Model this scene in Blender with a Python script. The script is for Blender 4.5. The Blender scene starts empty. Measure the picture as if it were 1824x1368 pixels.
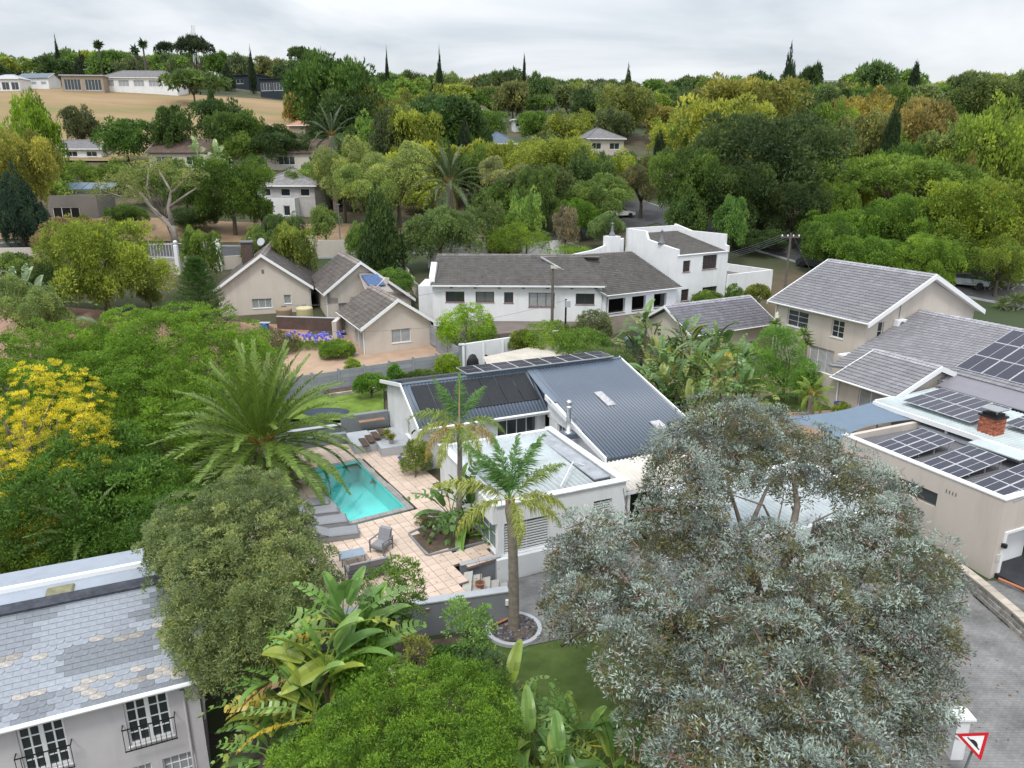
import bpy, math, random
import numpy as np
from mathutils import Vector, Matrix
SC = bpy.context.scene; COL = SC.collection
R_ = math.radians
# ------------------------------------------------------------------ camera, sky, sun, exposure
FPX, PITCH, CAMH = 1309.0, math.radians(16.7), 17.0
cam = bpy.data.objects.new('camera', bpy.data.cameras.new('camera')); COL.objects.link(cam)
cam.location = (0, 0, CAMH); cam.rotation_euler = (math.pi/2-PITCH, 0, 0)
cam.data.sensor_width = 36; cam.data.lens = 36*FPX/1824; cam.data.clip_end = 6000; cam.data.clip_start = .3
SC.camera = cam
W = bpy.data.worlds.new('World'); SC.world = W; W.use_nodes = True
nt = W.node_tree; nt.nodes.clear()
def nd(t, typ, **k):
    n = t.nodes.new(typ)
    for a, b in k.items():
        if a == 'inp':
            for i, v in b.items(): n.inputs[i].default_value = v
        else: setattr(n, a, b)
    return n
SUN_EL, SUN_AZ = R_(58), R_(200)     # soft light from high behind-left of the camera
sky = nd(nt, 'ShaderNodeTexSky', sky_type='NISHITA', sun_disc=False, sun_elevation=SUN_EL, sun_rotation=SUN_AZ)
tc = nd(nt, 'ShaderNodeTexCoord'); sep = nd(nt, 'ShaderNodeSeparateXYZ')
nt.links.new(tc.outputs['Generated'], sep.inputs[0])
def mth(t, op, a, b=None, c=None):
    n = nd(t, 'ShaderNodeMath', operation=op)
    for i, v in enumerate((a, b, c)):
        if v is None: continue
        if isinstance(v, (int, float)): n.inputs[i].default_value = v
        else: t.links.new(v, n.inputs[i])
    return n.outputs[0]
zc = mth(nt, 'MAXIMUM', sep.outputs[2], 0.0); zd = mth(nt, 'ADD', zc, .16)
cx = mth(nt, 'DIVIDE', sep.outputs[0], zd); cy = mth(nt, 'DIVIDE', sep.outputs[1], zd)
cmb = nd(nt, 'ShaderNodeCombineXYZ'); nt.links.new(cx, cmb.inputs[0]); nt.links.new(cy, cmb.inputs[1])
n1 = nd(nt, 'ShaderNodeTexNoise', inp={'Scale': .75, 'Detail': 5, 'Roughness': .52, 'Distortion': .6}); nt.links.new(cmb.outputs[0], n1.inputs['Vector'])
rmp = nd(nt, 'ShaderNodeValToRGB'); nt.links.new(n1.outputs[0], rmp.inputs[0])
e = rmp.color_ramp.elements
e[0].position = .38; e[0].color = (5.0, 5.4, 5.8, 1); e[1].position = .60; e[1].color = (7.5, 7.7, 7.9, 1)
# brighter cloud toward the horizon
hz = nd(nt, 'ShaderNodeMapRange', inp={1: .015, 2: .13, 3: 1.0, 4: 0.0}); nt.links.new(sep.outputs[2], hz.inputs[0])
mxh = nd(nt, 'ShaderNodeMix', data_type='RGBA'); nt.links.new(mth(nt, 'MULTIPLY', hz.outputs[0], .6), mxh.inputs[0])
nt.links.new(rmp.outputs[0], mxh.inputs[6]); mxh.inputs[7].default_value = (8.2, 8.3, 8.4, 1)
mx = nd(nt, 'ShaderNodeMix', data_type='RGBA'); mx.inputs[0].default_value = .9
nt.links.new(sky.outputs[0], mx.inputs[6]); nt.links.new(mxh.outputs[2], mx.inputs[7])
# an overcast sky brightens steadily from the horizon to overhead
ov = nd(nt, 'ShaderNodeVectorMath', operation='SCALE'); nt.links.new(mx.outputs[2], ov.inputs[0]); nt.links.new(mth(nt, 'MULTIPLY_ADD', zc, 1.7, .82), ov.inputs['Scale'])
bg = nd(nt, 'ShaderNodeBackground', inp={1: .1}); nt.links.new(ov.outputs[0], bg.inputs[0])
wo = nd(nt, 'ShaderNodeOutputWorld'); nt.links.new(bg.outputs[0], wo.inputs[0])
sun = bpy.data.objects.new('sun', bpy.data.lights.new('sun', 'SUN')); COL.objects.link(sun)
sun.data.energy = 1.5; sun.data.angle = R_(12); sun.data.color = (1, .96, .9)
sun.rotation_euler = (math.pi/2-SUN_EL, 0, math.pi-SUN_AZ); sun.location = (0, 0, 60)
vs = SC.view_settings; vs.view_transform = 'Standard'; vs.look = 'None'; vs.exposure = 0.32; vs.gamma = 1; vs.use_curve_mapping = False
SC.render.engine = 'CYCLES'
cy_ = SC.cycles; cy_.max_bounces = 6; cy_.diffuse_bounces = 3; cy_.glossy_bounces = 2; cy_.transmission_bounces = 3
cy_.transparent_max_bounces = 4; cy_.use_denoising = True; cy_.caustics_reflective = False; cy_.caustics_refractive = False
# ------------------------------------------------------------------ geometry of the place
def ray(x, y):
    u = (x-912)/FPX; v = (y-684)/FPX
    return (u, math.cos(PITCH)-v*math.sin(PITCH), -math.sin(PITCH)-v*math.cos(PITCH))
def GZ(x, y, z):
    r = ray(x, y); t = (z-CAMH)/r[2]; return Vector((r[0]*t, r[1]*t, z))
def GY(x, y, Y):
    r = ray(x, y); t = Y/r[1]; return Vector((r[0]*t, Y, CAMH+r[2]*t))
def RW(u, v, z=0, a=24):
    a = R_(a); return Vector((u*math.cos(a)-v*math.sin(a), u*math.sin(a)+v*math.cos(a), z))
_py = [-60, 12, 22, 29, 38, 45, 55, 65, 75, 85, 95, 110, 130, 160, 200, 250, 350, 450, 600, 900, 1500, 3000]
_pz = [-2, -1.6, -1.3, -1.3, -.25, .1, .7, 1.5, 2.7, 4.6, 6.1, 8.2, 11, 15.8, 22, 29, 42, 50, 57, 62, 66, 70]
def sst(a, b, x):
    t = np.clip((x-a)/(b-a), 0, 1); return t*t*(3-2*t)
def tz(x, y):
    x = np.asarray(x, float); y = np.asarray(y, float)
    z = np.interp(y, _py, _pz)
    L = sst(-20, -170, x)*sst(110, 260, y); z = z*(1+.26*L)
    z = z+sst(-25, -60, x)*sst(60, 95, y)*1.4*(1-sst(120, 160, y))
    z = z-4.4*sst(-7.5, -11.5, x)*sst(29, 23, y)-1.6*sst(-9, -16, x)*sst(44, 36, y)*sst(22, 29, y)
    return z+.25*np.sin(x*.13+1)*np.sin(y*.11)*sst(60, 110, y)
def T(x, y): return float(tz(x, y))
# ------------------------------------------------------------------ helpers
RNG = np.random.default_rng(7); rnd = random.Random(5)
class MB:
    def __init__(s): s.v = []; s.f = []; s.m = []; s.t = []
    def add(s, vs, fs, m=0, tone=None):
        o = len(s.v); s.v += [tuple(p) for p in vs]
        for f in fs: s.f.append([i+o for i in f]); s.m.append(m); s.t.append(tone if tone is not None else .5)
        return s
    def box(s, x0, x1, y0, y1, z0, z1, m=0, tone=None):
        return s.add([(x0,y0,z0),(x1,y0,z0),(x1,y1,z0),(x0,y1,z0),(x0,y0,z1),(x1,y0,z1),(x1,y1,z1),(x0,y1,z1)],
            [(0,3,2,1),(4,5,6,7),(0,1,5,4),(1,2,6,5),(2,3,7,6),(3,0,4,7)], m, tone)
    def bev(s, x0, x1, y0, y1, z0, z1, b=.02, m=0, tone=None):
        q = [(x0,y0),(x1,y0),(x1,y1),(x0,y1)]; i = [(x0+b,y0+b),(x1-b,y0+b),(x1-b,y1-b),(x0+b,y1-b)]
        return s.add([(a,c,z0) for a,c in q]+[(a,c,z1-b) for a,c in q]+[(a,c,z1) for a,c in i],
            [(0,1,5,4),(1,2,6,5),(2,3,7,6),(3,0,4,7),(4,5,9,8),(5,6,10,9),(6,7,11,10),(7,4,8,11),(8,9,10,11),(3,2,1,0)], m, tone)
    def obox(s, o, a, b, c, m=0, tone=None):
        o, a, b, c = Vector(o), Vector(a), Vector(b), Vector(c)
        return s.add([o,o+a,o+a+b,o+b,o+c,o+a+c,o+a+b+c,o+b+c],[(0,3,2,1),(4,5,6,7),(0,1,5,4),(1,2,6,5),(2,3,7,6),(3,0,4,7)], m, tone)
    def slab(s, pts, d, m=0, tone=None):      # polygon extruded by vector d
        n = len(pts); p = [Vector(a) for a in pts]; d = Vector(d)
        return s.add(p+[a+d for a in p], [list(range(n))[::-1], list(range(n, 2*n))]+[(i,(i+1)%n,(i+1)%n+n,i+n) for i in range(n)], m, tone)
    def tube(s, pts, rs, n=8, m=0, cap=True, tone=None):
        pts = [Vector(p) for p in pts]
        if isinstance(rs, (int, float)): rs = [rs]*len(pts)
        vs = []; 
        for i, p in enumerate(pts):
            d = (pts[min(i+1, len(pts)-1)]-pts[max(i-1, 0)]).normalized()
            a = d.orthogonal() if i == 0 else (a-d*a.dot(d))
            a = a.normalized(); b = d.cross(a)
            vs += [p+(a*math.cos(2*math.pi*k/n)+b*math.sin(2*math.pi*k/n))*rs[i] for k in range(n)]
        fs = [(i*n+k, i*n+(k+1)%n, (i+1)*n+(k+1)%n, (i+1)*n+k) for i in range(len(pts)-1) for k in range(n)]
        if cap: fs += [list(range(n))[::-1], [(len(pts)-1)*n+k for k in range(n)]]
        return s.add(vs, fs, m, tone)
    def lathe(s, prof, c=(0,0,0), n=16, m=0):
        vs = [(c[0]+r*math.cos(2*math.pi*k/n), c[1]+r*math.sin(2*math.pi*k/n), c[2]+z) for r, z in prof for k in range(n)]
        fs = [(i*n+k, i*n+(k+1)%n, (i+1)*n+(k+1)%n, (i+1)*n+k) for i in range(len(prof)-1) for k in range(n)]
        fs += [list(range(n))[::-1], [(len(prof)-1)*n+k for k in range(n)]]
        return s.add(vs, fs, m)
    def mesh(s, name, mats, off=(0,0,0), smooth=False):
        me = bpy.data.meshes.new(name); o = Vector(off)
        me.from_pydata([Vector(p)-o for p in s.v], [], s.f)
        for k in (mats if isinstance(mats, (list, tuple)) else [mats]): me.materials.append(k)
        me.polygons.foreach_set('material_index', s.m)
        at = me.attributes.new('tone', 'FLOAT', 'FACE'); at.data.foreach_set('value', s.t)
        if smooth: me.polygons.foreach_set('use_smooth', [True]*len(s.f))
        me.update(); return me
def link(name, me, parent=None, loc=None):
    o = bpy.data.objects.new(name, me); COL.objects.link(o)
    if parent is not None: o.parent = parent
    if loc is not None: o.location = loc
    return o
def tag(o, label=None, cat=None, group=None, kind=None):
    if label: o['label'] = label
    if cat: o['category'] = cat
    if group: o['group'] = group
    if kind: o['kind'] = kind
    return o
class Thing:
    """an Empty at the thing's base; parts are given in the absolute coordinates of the frame turned by ang"""
    def __init__(s, name, label, cat, o=(0,0,0), ang=0, group=None):
        s.o = Vector(o); s.ang = ang
        s.root = bpy.data.objects.new(name, None); COL.objects.link(s.root); s.root.empty_display_size = .3
        s.root.location = RW(o[0], o[1], o[2], ang); s.root.rotation_euler = (0, 0, R_(ang)); tag(s.root, label, cat, group)
    def part(s, name, mb, mats, parent=None, smooth=False, kind=None, label=None):
        ob = link(name, mb.mesh(name, mats, s.o, smooth), parent or s.root)
        if kind: ob['kind'] = kind
        if label: ob['label'] = label
        return ob
def single(name, label, cat, mb, mats, o=(0,0,0), ang=0, group=None, smooth=False, kind=None):
    ob = link(name, mb.mesh(name, mats, o, smooth)); ob.location = RW(o[0], o[1], o[2], ang); ob.rotation_euler = (0, 0, R_(ang))
    return tag(ob, label, cat, group, kind)
def struct(name, mb, mats, smooth=False, label=None):
    ob = link(name, mb.mesh(name, mats, (0,0,0), smooth)); ob['kind'] = 'structure'
    if label: ob['label'] = label
    return ob
def copy_tree(o, parent=None):
    c = o.copy(); COL.objects.link(c)
    if parent is not None: c.parent = parent
    for ch in list(o.children): copy_tree(ch, c)
    return c
def npmesh(name, V, F, mat, tone=None, smooth=False):      # V (n,3); F (m,k) all k-gons
    me = bpy.data.meshes.new(name); F = np.asarray(F, np.int32); m, k = F.shape
    me.vertices.add(len(V)); me.vertices.foreach_set('co', np.asarray(V, np.float32).ravel())
    me.loops.add(m*k); me.loops.foreach_set('vertex_index', F.ravel())
    me.polygons.add(m); me.polygons.foreach_set('loop_start', np.arange(m, dtype=np.int32)*k)
    me.polygons.foreach_set('loop_total', np.full(m, k, np.int32))
    for q in (mat if isinstance(mat, (list, tuple)) else [mat]): me.materials.append(q)
    if tone is not None: me.attributes.new('tone', 'FLOAT', 'FACE').data.foreach_set('value', np.asarray(tone, np.float32))
    if smooth: me.polygons.foreach_set('use_smooth', np.ones(m, bool))
    me.update(calc_edges=True); me.validate(); return me
# ------------------------------------------------------------------ materials
MC = {}
def mat(name, col, rough=.8, var=.12, scale=1.5, bump=.0, bscale=20, spec=.3, metal=0, tone=0., col2=None, stain=0., coat=0):
    if name in MC: return MC[name]
    m = bpy.data.materials.new(name); m.use_nodes = True; t = m.node_tree; b = t.nodes['Principled BSDF']
    b.inputs['Roughness'].default_value = rough; b.inputs['Metallic'].default_value = metal; b.inputs['Specular IOR Level'].default_value = spec
    if coat: b.inputs['Coat Weight'].default_value = coat
    tc = nd(t, 'ShaderNodeTexCoord'); no = nd(t, 'ShaderNodeTexNoise', inp={'Scale': scale, 'Detail': 6, 'Roughness': .6})
    t.links.new(tc.outputs['Object'], no.inputs['Vector'])
    mr = nd(t, 'ShaderNodeMapRange', inp={1: .3, 2: .7, 3: 0, 4: 1}); t.links.new(no.outputs[0], mr.inputs[0])
    mx = nd(t, 'ShaderNodeMix', data_type='RGBA'); t.links.new(mr.outputs[0], mx.inputs[0])
    c2 = col2 or tuple(min(1, c*(1+var)) for c in col)
    mx.inputs[6].default_value = (*[c*(1-var) for c in col], 1); mx.inputs[7].default_value = (*c2, 1)
    out = mx.outputs[2]
    if tone:
        at = nd(t, 'ShaderNodeAttribute', attribute_name='tone')
        m2 = nd(t, 'ShaderNodeMapRange', inp={1: 0, 2: 1, 3: 1-tone, 4: 1+tone}); t.links.new(at.outputs['Fac'], m2.inputs[0])
        v = nd(t, 'ShaderNodeVectorMath', operation='SCALE'); t.links.new(out, v.inputs[0]); t.links.new(m2.outputs[0], v.inputs['Scale']); out = v.outputs[0]
    if stain:
        s2 = nd(t, 'ShaderNodeTexNoise', inp={'Scale': .6, 'Detail': 8, 'Roughness': .7}); mp = nd(t, 'ShaderNodeMapping', inp={3: (2.6, 2.6, .35)})
        t.links.new(tc.outputs['Object'], mp.inputs[0]); t.links.new(mp.outputs[0], s2.inputs['Vector'])
        m3 = nd(t, 'ShaderNodeMapRange', inp={1: .5, 2: .75, 3: 1, 4: 1-stain}); t.links.new(s2.outputs[0], m3.inputs[0])
        v = nd(t, 'ShaderNodeVectorMath', operation='SCALE'); t.links.new(out, v.inputs[0]); t.links.new(m3.outputs[0], v.inputs['Scale']); out = v.outputs[0]
    t.links.new(out, b.inputs['Base Color'])
    if bump:
        bn = nd(t, 'ShaderNodeTexNoise', inp={'Scale': bscale, 'Detail': 4}); t.links.new(tc.outputs['Object'], bn.inputs['Vector'])
        bp = nd(t, 'ShaderNodeBump', inp={'Strength': bump, 'Distance': .02}); t.links.new(bn.outputs[0], bp.inputs['Height']); t.links.new(bp.outputs[0], b.inputs['Normal'])
    MC[name] = m; return m
def brickmat(name, c1, c2, mort, bw, bh, rough=.85, ms=.13, stain=.25, axis='xy', bump=.3, offset=.5):
    if name in MC: return MC[name]
    m = bpy.data.materials.new(name); m.use_nodes = True; t = m.node_tree; b = t.nodes['Principled BSDF']; b.inputs['Roughness'].default_value = rough
    tc = nd(t, 'ShaderNodeTexCoord'); src = tc.outputs['Object']
    if axis != 'xy':
        s = nd(t, 'ShaderNodeSeparateXYZ'); c = nd(t, 'ShaderNodeCombineXYZ'); t.links.new(src, s.inputs[0])
        t.links.new(mth(t, 'ADD', s.outputs[0], s.outputs[1]), c.inputs[0]); t.links.new(s.outputs[2], c.inputs[1]); src = c.outputs[0]
    br = nd(t, 'ShaderNodeTexBrick', offset=offset, inp={'Color1': (*c1, 1), 'Color2': (*c2, 1), 'Mortar': (*mort, 1), 'Scale': 1, 'Mortar Size': ms*bh, 'Brick Width': bw, 'Row Height': bh, 'Bias': 0})
    t.links.new(src, br.inputs['Vector'])
    no = nd(t, 'ShaderNodeTexNoise', inp={'Scale': .5, 'Detail': 8, 'Roughness': .7}); t.links.new(tc.outputs['Object'], no.inputs['Vector'])
    mr = nd(t, 'ShaderNodeMapRange', inp={1: .35, 2: .7, 3: 1-stain, 4: 1+stain*.6}); t.links.new(no.outputs[0], mr.inputs[0])
    v = nd(t, 'ShaderNodeVectorMath', operation='SCALE'); t.links.new(br.outputs[0], v.inputs[0]); t.links.new(mr.outputs[0], v.inputs['Scale']); t.links.new(v.outputs[0], b.inputs['Base Color'])
    bp = nd(t, 'ShaderNodeBump', invert=True, inp={'Strength': bump, 'Distance': .02}); t.links.new(br.outputs[1], bp.inputs['Height']); t.links.new(bp.outputs[0], b.inputs['Normal'])
    MC[name] = m; return m
def leafmat(name='foliage', rough=.5, trans=.4, lo=.95, hi=2.6, warm=(1.25, 1.05, .8), spec=.25):
    """leaf colour comes from the object's own colour, varied leaf by leaf"""
    if name in MC: return MC[name]
    m = bpy.data.materials.new(name); m.use_nodes = True; t = m.node_tree; b = t.nodes['Principled BSDF']
    b.inputs['Roughness'].default_value = rough; b.inputs['Specular IOR Level'].default_value = spec
    oi = nd(t, 'ShaderNodeObjectInfo'); at = nd(t, 'ShaderNodeAttribute', attribute_name='tone')
    mr = nd(t, 'ShaderNodeMapRange', inp={1: 0, 2: 1, 3: lo, 4: hi}); t.links.new(at.outputs['Fac'], mr.inputs[0])
    v = nd(t, 'ShaderNodeVectorMath', operation='SCALE'); t.links.new(oi.outputs['Color'], v.inputs[0]); t.links.new(mr.outputs[0], v.inputs['Scale'])
    w = nd(t, 'ShaderNodeVectorMath', operation='MULTIPLY'); t.links.new(v.outputs[0], w.inputs[0]); w.inputs[1].default_value = warm
    mx = nd(t, 'ShaderNodeMix', data_type='RGBA'); t.links.new(mth(t, 'POWER', at.outputs['Fac'], 2.2), mx.inputs[0]); t.links.new(v.outputs[0], mx.inputs[6]); t.links.new(w.outputs[0], mx.inputs[7])
    t.links.new(mx.outputs[2], b.inputs['Base Color'])
    tr = nd(t, 'ShaderNodeBsdfTranslucent'); t.links.new(mx.outputs[2], tr.inputs[0])
    ms = nd(t, 'ShaderNodeMixShader', inp={0: trans}); t.links.new(b.outputs[0], ms.inputs[1]); t.links.new(tr.outputs[0], ms.inputs[2])
    t.links.new(ms.outputs[0], t.nodes['Material Output'].inputs[0]); MC[name] = m; return m
FOL = leafmat(); SILV = leafmat('silver_foliage', rough=.55, trans=.22, lo=.4, hi=2.0, warm=(1.0, 1.02, 1.02))
M_white = mat('white_plaster', (.74, .75, .76), .75, .05, .8, .15, 30, stain=.14)
M_white2 = mat('white_paint', (.8, .81, .82), .5, .02)
M_beige = mat('beige_plaster', (.56, .505, .445), .85, .04, .7, .15, 30, stain=.13)
M_taupe = mat('taupe_plaster', (.54, .485, .435), .85, .04, .7, .15, 30, stain=.13)
M_lilac = mat('pale_grey_plaster', (.55, .53, .54), .8, .05, .8, .3, 12, stain=.12)
M_grey = mat('grey_paint', (.22, .235, .255), .7, .07, .7, .15, 20, stain=.15)
M_greyl = mat('pale_grey_cap', (.40, .42, .45), .7, .06, 1.2, stain=.15)
M_conc = mat('precast_concrete', (.30, .315, .34), .85, .07, 1.2, .3, 25, tone=.12, stain=.15)
M_glass = mat('window_glass', (.035, .045, .05), .08, .2, .4, spec=.8)
M_glassb = mat('curtained_glass', (.33, .35, .36), .25, .25, .9, spec=.5)
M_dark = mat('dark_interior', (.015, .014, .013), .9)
M_tile = mat('grey_roof_tile', (.40, .395, .425), .6, .1, 1.2, tone=.16, stain=.1)
M_tilebr = mat('brown_roof_tile', (.31, .275, .255), .85, .14, 1.1, .2, tone=.24, stain=.3)
M_tiledk = mat('weathered_roof_tile', (.195, .185, .175), .9, .14, 1.2, .2, tone=.2, stain=.25)
M_blue = mat('slate_blue_sheet', (.10, .128, .172), .42, .06, .5, spec=.5)
M_gal = mat('pale_roof_sheet', (.43, .48, .5), .5, .12, .8, spec=.4, stain=.25)
M_cream = mat('cream_roof_sheet', (.6, .57, .52), .6, .08, 1, stain=.15)
M_slate = mat('slate', (.255, .28, .32), .55, .25, 2.2, .3, 14, spec=.45, tone=.3)
M_lich = mat('lichened_slate', (.24, .245, .26), .8, .1, 5.5, .3, 14, tone=.2, col2=(.50, .45, .39))
M_flat = mat('roof_membrane', (.31, .345, .40), .7, .08, .8, .2, 8, stain=.15)
M_timber = mat('dark_timber', (.09, .06, .045), .8, .2, 4)
M_bark = mat('bark', (.12, .10, .08), .9, .3, 3, .5, 9)
M_barkg = mat('grey_bark', (.125, .105, .085), .9, .35, 3, .6, 9)
M_palmtrunk = mat('palm_bark', (.23, .20, .165), .9, .25, 6, .5, 14)
M_steel = mat('brushed_steel', (.55, .56, .57), .3, .05, 3, metal=.9)
M_alu = mat('anodised_frame', (.62, .63, .65), .4, .03, metal=.3)
M_gm = mat('grey_metal', (.16, .17, .185), .5, .08)
M_black = mat('black_plastic', (.02, .02, .022), .5)
M_iron = mat('black_iron', (.015, .015, .017), .5)
M_soil = mat('soil', (.10, .073, .055), .95, .3, 2, .5, 12)
M_terra = mat('terracotta', (.42, .17, .09), .8, .15, 3)
M_cush = mat('grey_cushion', (.25, .255, .275), .9, .08, 2, .2, 60)
M_grass = mat('lawn_green', (.12, .2, .025), .9, .3, 1.3, .6, 40, col2=(.18, .27, .045))
M_turf = mat('artificial_turf', (.06, .105, .018), .9, .3, 1.2, .6, 60, col2=(.09, .13, .03))
M_brownw = mat('red_brown_frame', (.12, .035, .03), .6)
M_yel = mat('old_timber_pole', (.13, .115, .1), .9, .2, 4)
# ------------------------------------------------------------------ building helpers
def wall(mb, p0, p1, z0, z1, t=.22, ops=(), m=0):
    """wall whose outer face runs p0->p1 (outside is on the right), with rectangular openings (s0,s1,z0,z1)"""
    p0 = Vector((p0[0], p0[1], 0)); p1 = Vector((p1[0], p1[1], 0)); L = (p1-p0).length; d = (p1-p0)/L; n = Vector((-d.y, d.x, 0))
    xs = sorted({t, L, *[o[0] for o in ops], *[o[1] for o in ops]}); zs = sorted({z0, z1, *[o[2] for o in ops], *[o[3] for o in ops]})
    P = lambda s, z, k: p0+d*s+n*(t*k)+Vector((0, 0, z))
    hole = lambda s, z: any(o[0] < s < o[1] and o[2] < z < o[3] for o in ops)
    for a, b in zip(xs, xs[1:]):
        for c, e in zip(zs, zs[1:]):
            if hole((a+b)/2, (c+e)/2): continue
            mb.add([P(a,c,0),P(b,c,0),P(b,e,0),P(a,e,0)], [(0,1,2,3)], m); mb.add([P(a,c,1),P(b,c,1),P(b,e,1),P(a,e,1)], [(3,2,1,0)], m)
    for a, b, c, e in ops:
        mb.add([P(a,c,0),P(b,c,0),P(b,e,0),P(a,e,0),P(a,c,1),P(b,c,1),P(b,e,1),P(a,e,1)], [(0,4,5,1),(1,5,6,2),(2,6,7,3),(3,7,4,0)], m)
    mb.add([P(t,z0,0),P(L,z0,0),P(L,z1,0),P(t,z1,0),P(t,z0,1),P(L,z0,1),P(L,z1,1),P(t,z1,1)], [(3,2,6,7),(1,5,6,2),(0,3,7,4),(0,4,5,1)], m)
def window(th, p0, p1, op, cols=2, rows=1, fm=None, gm=None, rec=.1, bar=.05, name='window', sill=True, bars=0, barm=None, blind=None, split=False):
    fm = fm or M_white2; gm = gm or M_glass
    p0 = Vector((p0[0], p0[1], 0)); p1 = Vector((p1[0], p1[1], 0)); d = (p1-p0).normalized(); n = Vector((-d.y, d.x, 0)); s0, s1, z0, z1 = op
    o = p0+d*s0+n*rec+Vector((0, 0, z0)); w = s1-s0; h = z1-z0; U = Vector((0, 0, 1))
    f = MB()
    f.obox(o, d*bar, n*.05, U*h); f.obox(o+d*(w-bar), d*bar, n*.05, U*h); f.obox(o+d*bar, d*(w-2*bar), n*.05, U*bar); f.obox(o+d*bar+U*(h-bar), d*(w-2*bar), n*.05, U*bar)
    for i in range(1, cols): f.obox(o+d*(w*i/cols-bar*.4)+U*bar+n*.006, d*bar*.8, n*.04, U*(h-2*bar))
    for j in range(1, rows): f.obox(o+U*(h*j/rows-bar*.3)+d*bar+n*.009, d*(w-2*bar), n*.035, U*bar*.6)
    fo = th.part(name, f, fm)
    if split: f2 = th.part('door_stile', MB().obox(o+d*(w/2-.07)+U*.02+n*-.015, d*.14, n*.05, U*(h-.04)), fm, fo)
    cw = (w-2*bar)/cols; rh = (h-2*bar)/rows
    g0 = MB().obox(Vector((0, 0, 0)), d*(cw*.97), n*.01, U*(rh*.97)); gme = g0.mesh('pane', gm)
    k = 0
    for i in range(cols):
        for j in range(rows):
            pn = link('pane', gme, fo, o+d*(bar+cw*i+cw*.015)+n*.03+U*(bar+rh*j+rh*.015)-th.o); k += 1
    if sill: th.part('window_sill', MB().obox(o-n*(rec+.05)-d*.05-U*.05, d*(w+.1), n*(rec+.05), U*.045), M_brownw if fm is M_brownw else M_white2, fo)
    if bars:
        b = MB()
        for i in range(bars+1): b.obox(o-n*.02+d*(w*i/bars-.01), d*.022, n*.02, U*h)
        for q in (.05, .5, .95): b.obox(o-n*.016+U*h*q, d*w, n*.012, U*.02)
        th.part('burglar_bars', b, barm or fm, fo)
    if blind:
        b = MB(); nb = int(h/.13)
        for i in range(nb): b.obox(o-n*.03+d*.05+U*(.05+i*(h-.1)/nb), d*(w-.1), n*.02-U*.05, U*.055)
        th.part('louvre_slats', b, blind, fo, kind='stuff')
    return fo
def bil(P, s, t):
    A, B, C_, D = [np.array(p, float) for p in P]; s = np.asarray(s)[..., None]; t = np.asarray(t)[..., None]
    return A*(1-s)*(1-t)+B*s*(1-t)+C_*s*t+D*(1-s)*t
def quadn(P):
    A, B, C_, D = [np.array(p, float) for p in P]; n = np.cross(B-A, D-A); n /= np.linalg.norm(n); return n if n[2] > 0 else -n
def tiles(th, P, m, cw=.33, ch=.33, parent=None, amp=.032, step=.085, name='tiles', lift=.02, rng=RNG, crook=.006):
    """interlocking tiles as real geometry: courses stepped up the slope, waves across. P = eaveL, eaveR, ridgeR, ridgeL"""
    A, B, C_, D = [np.array(p, float) for p in P]; n = quadn(P)
    W_ = max(np.linalg.norm(B-A), np.linalg.norm(C_-D)); H = max(np.linalg.norm(D-A), np.linalg.norm(C_-B))
    nc = max(2, round(W_/cw)); nr = max(2, round(H/ch)); k = 4
    s = np.linspace(0, 1, nc*k+1); prof = np.tile([0, .25, 1, .75], nc); prof = np.append(prof, 0)*amp
    V = []; 
    for r in range(nr):
        jit = np.repeat(rng.normal(0, crook, nc), k); jit = np.append(jit, jit[-1])
        for t, hh in (((r-.16)/nr, step), ((r+1)/nr, 0.0)):
            base = bil(P, s, np.full_like(s, t)); V.append(base+n*(prof+hh+lift+jit)[:, None])
    V = np.concatenate(V); w = nc*k+1; F = []
    i = np.arange(nc*k)
    for r in range(2*nr-1):
        a = r*w+i; F.append(np.stack([a, a+1, a+w+1, a+w], 1))
    base = bil(P, s, np.zeros_like(s)); V = np.concatenate([V, base]); a = 2*nr*w+i; F.append(np.stack([a, a+1, i+1, i], 1))
    F = np.concatenate(F)
    tn = []
    for r in range(2*nr-1):
        if r % 2 == 0: q = np.clip(rng.normal(.5, .2, nc), 0, 1)
        tn.append(np.repeat(q if r % 2 == 0 else q*.0, k))  # risers darkened: the shade under each tile lip is put into the tone
    tn.append(np.full(nc*k, .3)); tn = np.concatenate(tn)
    ob = link(name, npmesh(name, V-np.array(th.o), F, m, tn), parent or th.root); ob['kind'] = 'stuff'; return ob
def sheet(th, P, m, pitch=.2, amp=.03, parent=None, name='roof_sheeting', lift=.0, thick=.02):
    """ribbed metal sheet, ribs running from eave to ridge"""
    A, B, C_, D = [np.array(p, float) for p in P]; n = quadn(P); W_ = max(np.linalg.norm(B-A), np.linalg.norm(C_-D)); nc = max(2, round(W_/pitch))
    fr = np.array([0, .5, .62, .88]); s = np.append((np.arange(nc)[:, None]+fr).ravel()/nc, 1); pr = np.append(np.tile([0, 0, 1, 1], nc), 0)*amp
    lo = bil(P, s, np.zeros_like(s)); hi = bil(P, s, np.ones_like(s)); up = n*(pr+lift)[:, None]
    V = np.concatenate([lo+up, hi+up, lo+up-n*thick]); w = len(s); i = np.arange(w-1)
    F = np.concatenate([np.stack([i, i+1, i+w+1, i+w], 1), np.stack([i+2*w, i+2*w+1, i+1, i], 1)])
    return link(name, npmesh(name, V-np.array(th.o), F, m, np.full(len(F), .5)), parent or th.root)
def slabroof(th, P, m, thick=.12, name='roof'):
    n = Vector(quadn(P)); return th.part(name, MB().slab([Vector(p)-n*thick for p in P], n*(thick-.004)), m)
def bargeboard(th, a, b, m=None, h=.24, w=.05, name='bargeboard', out=(0, -1, 0)):
    a, b = Vector(a), Vector(b); U = Vector((0, 0, 1)); return th.part(name, MB().obox(a-U*h*.7, b-a, Vector(out)*w, U*h), m or M_white2)
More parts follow.
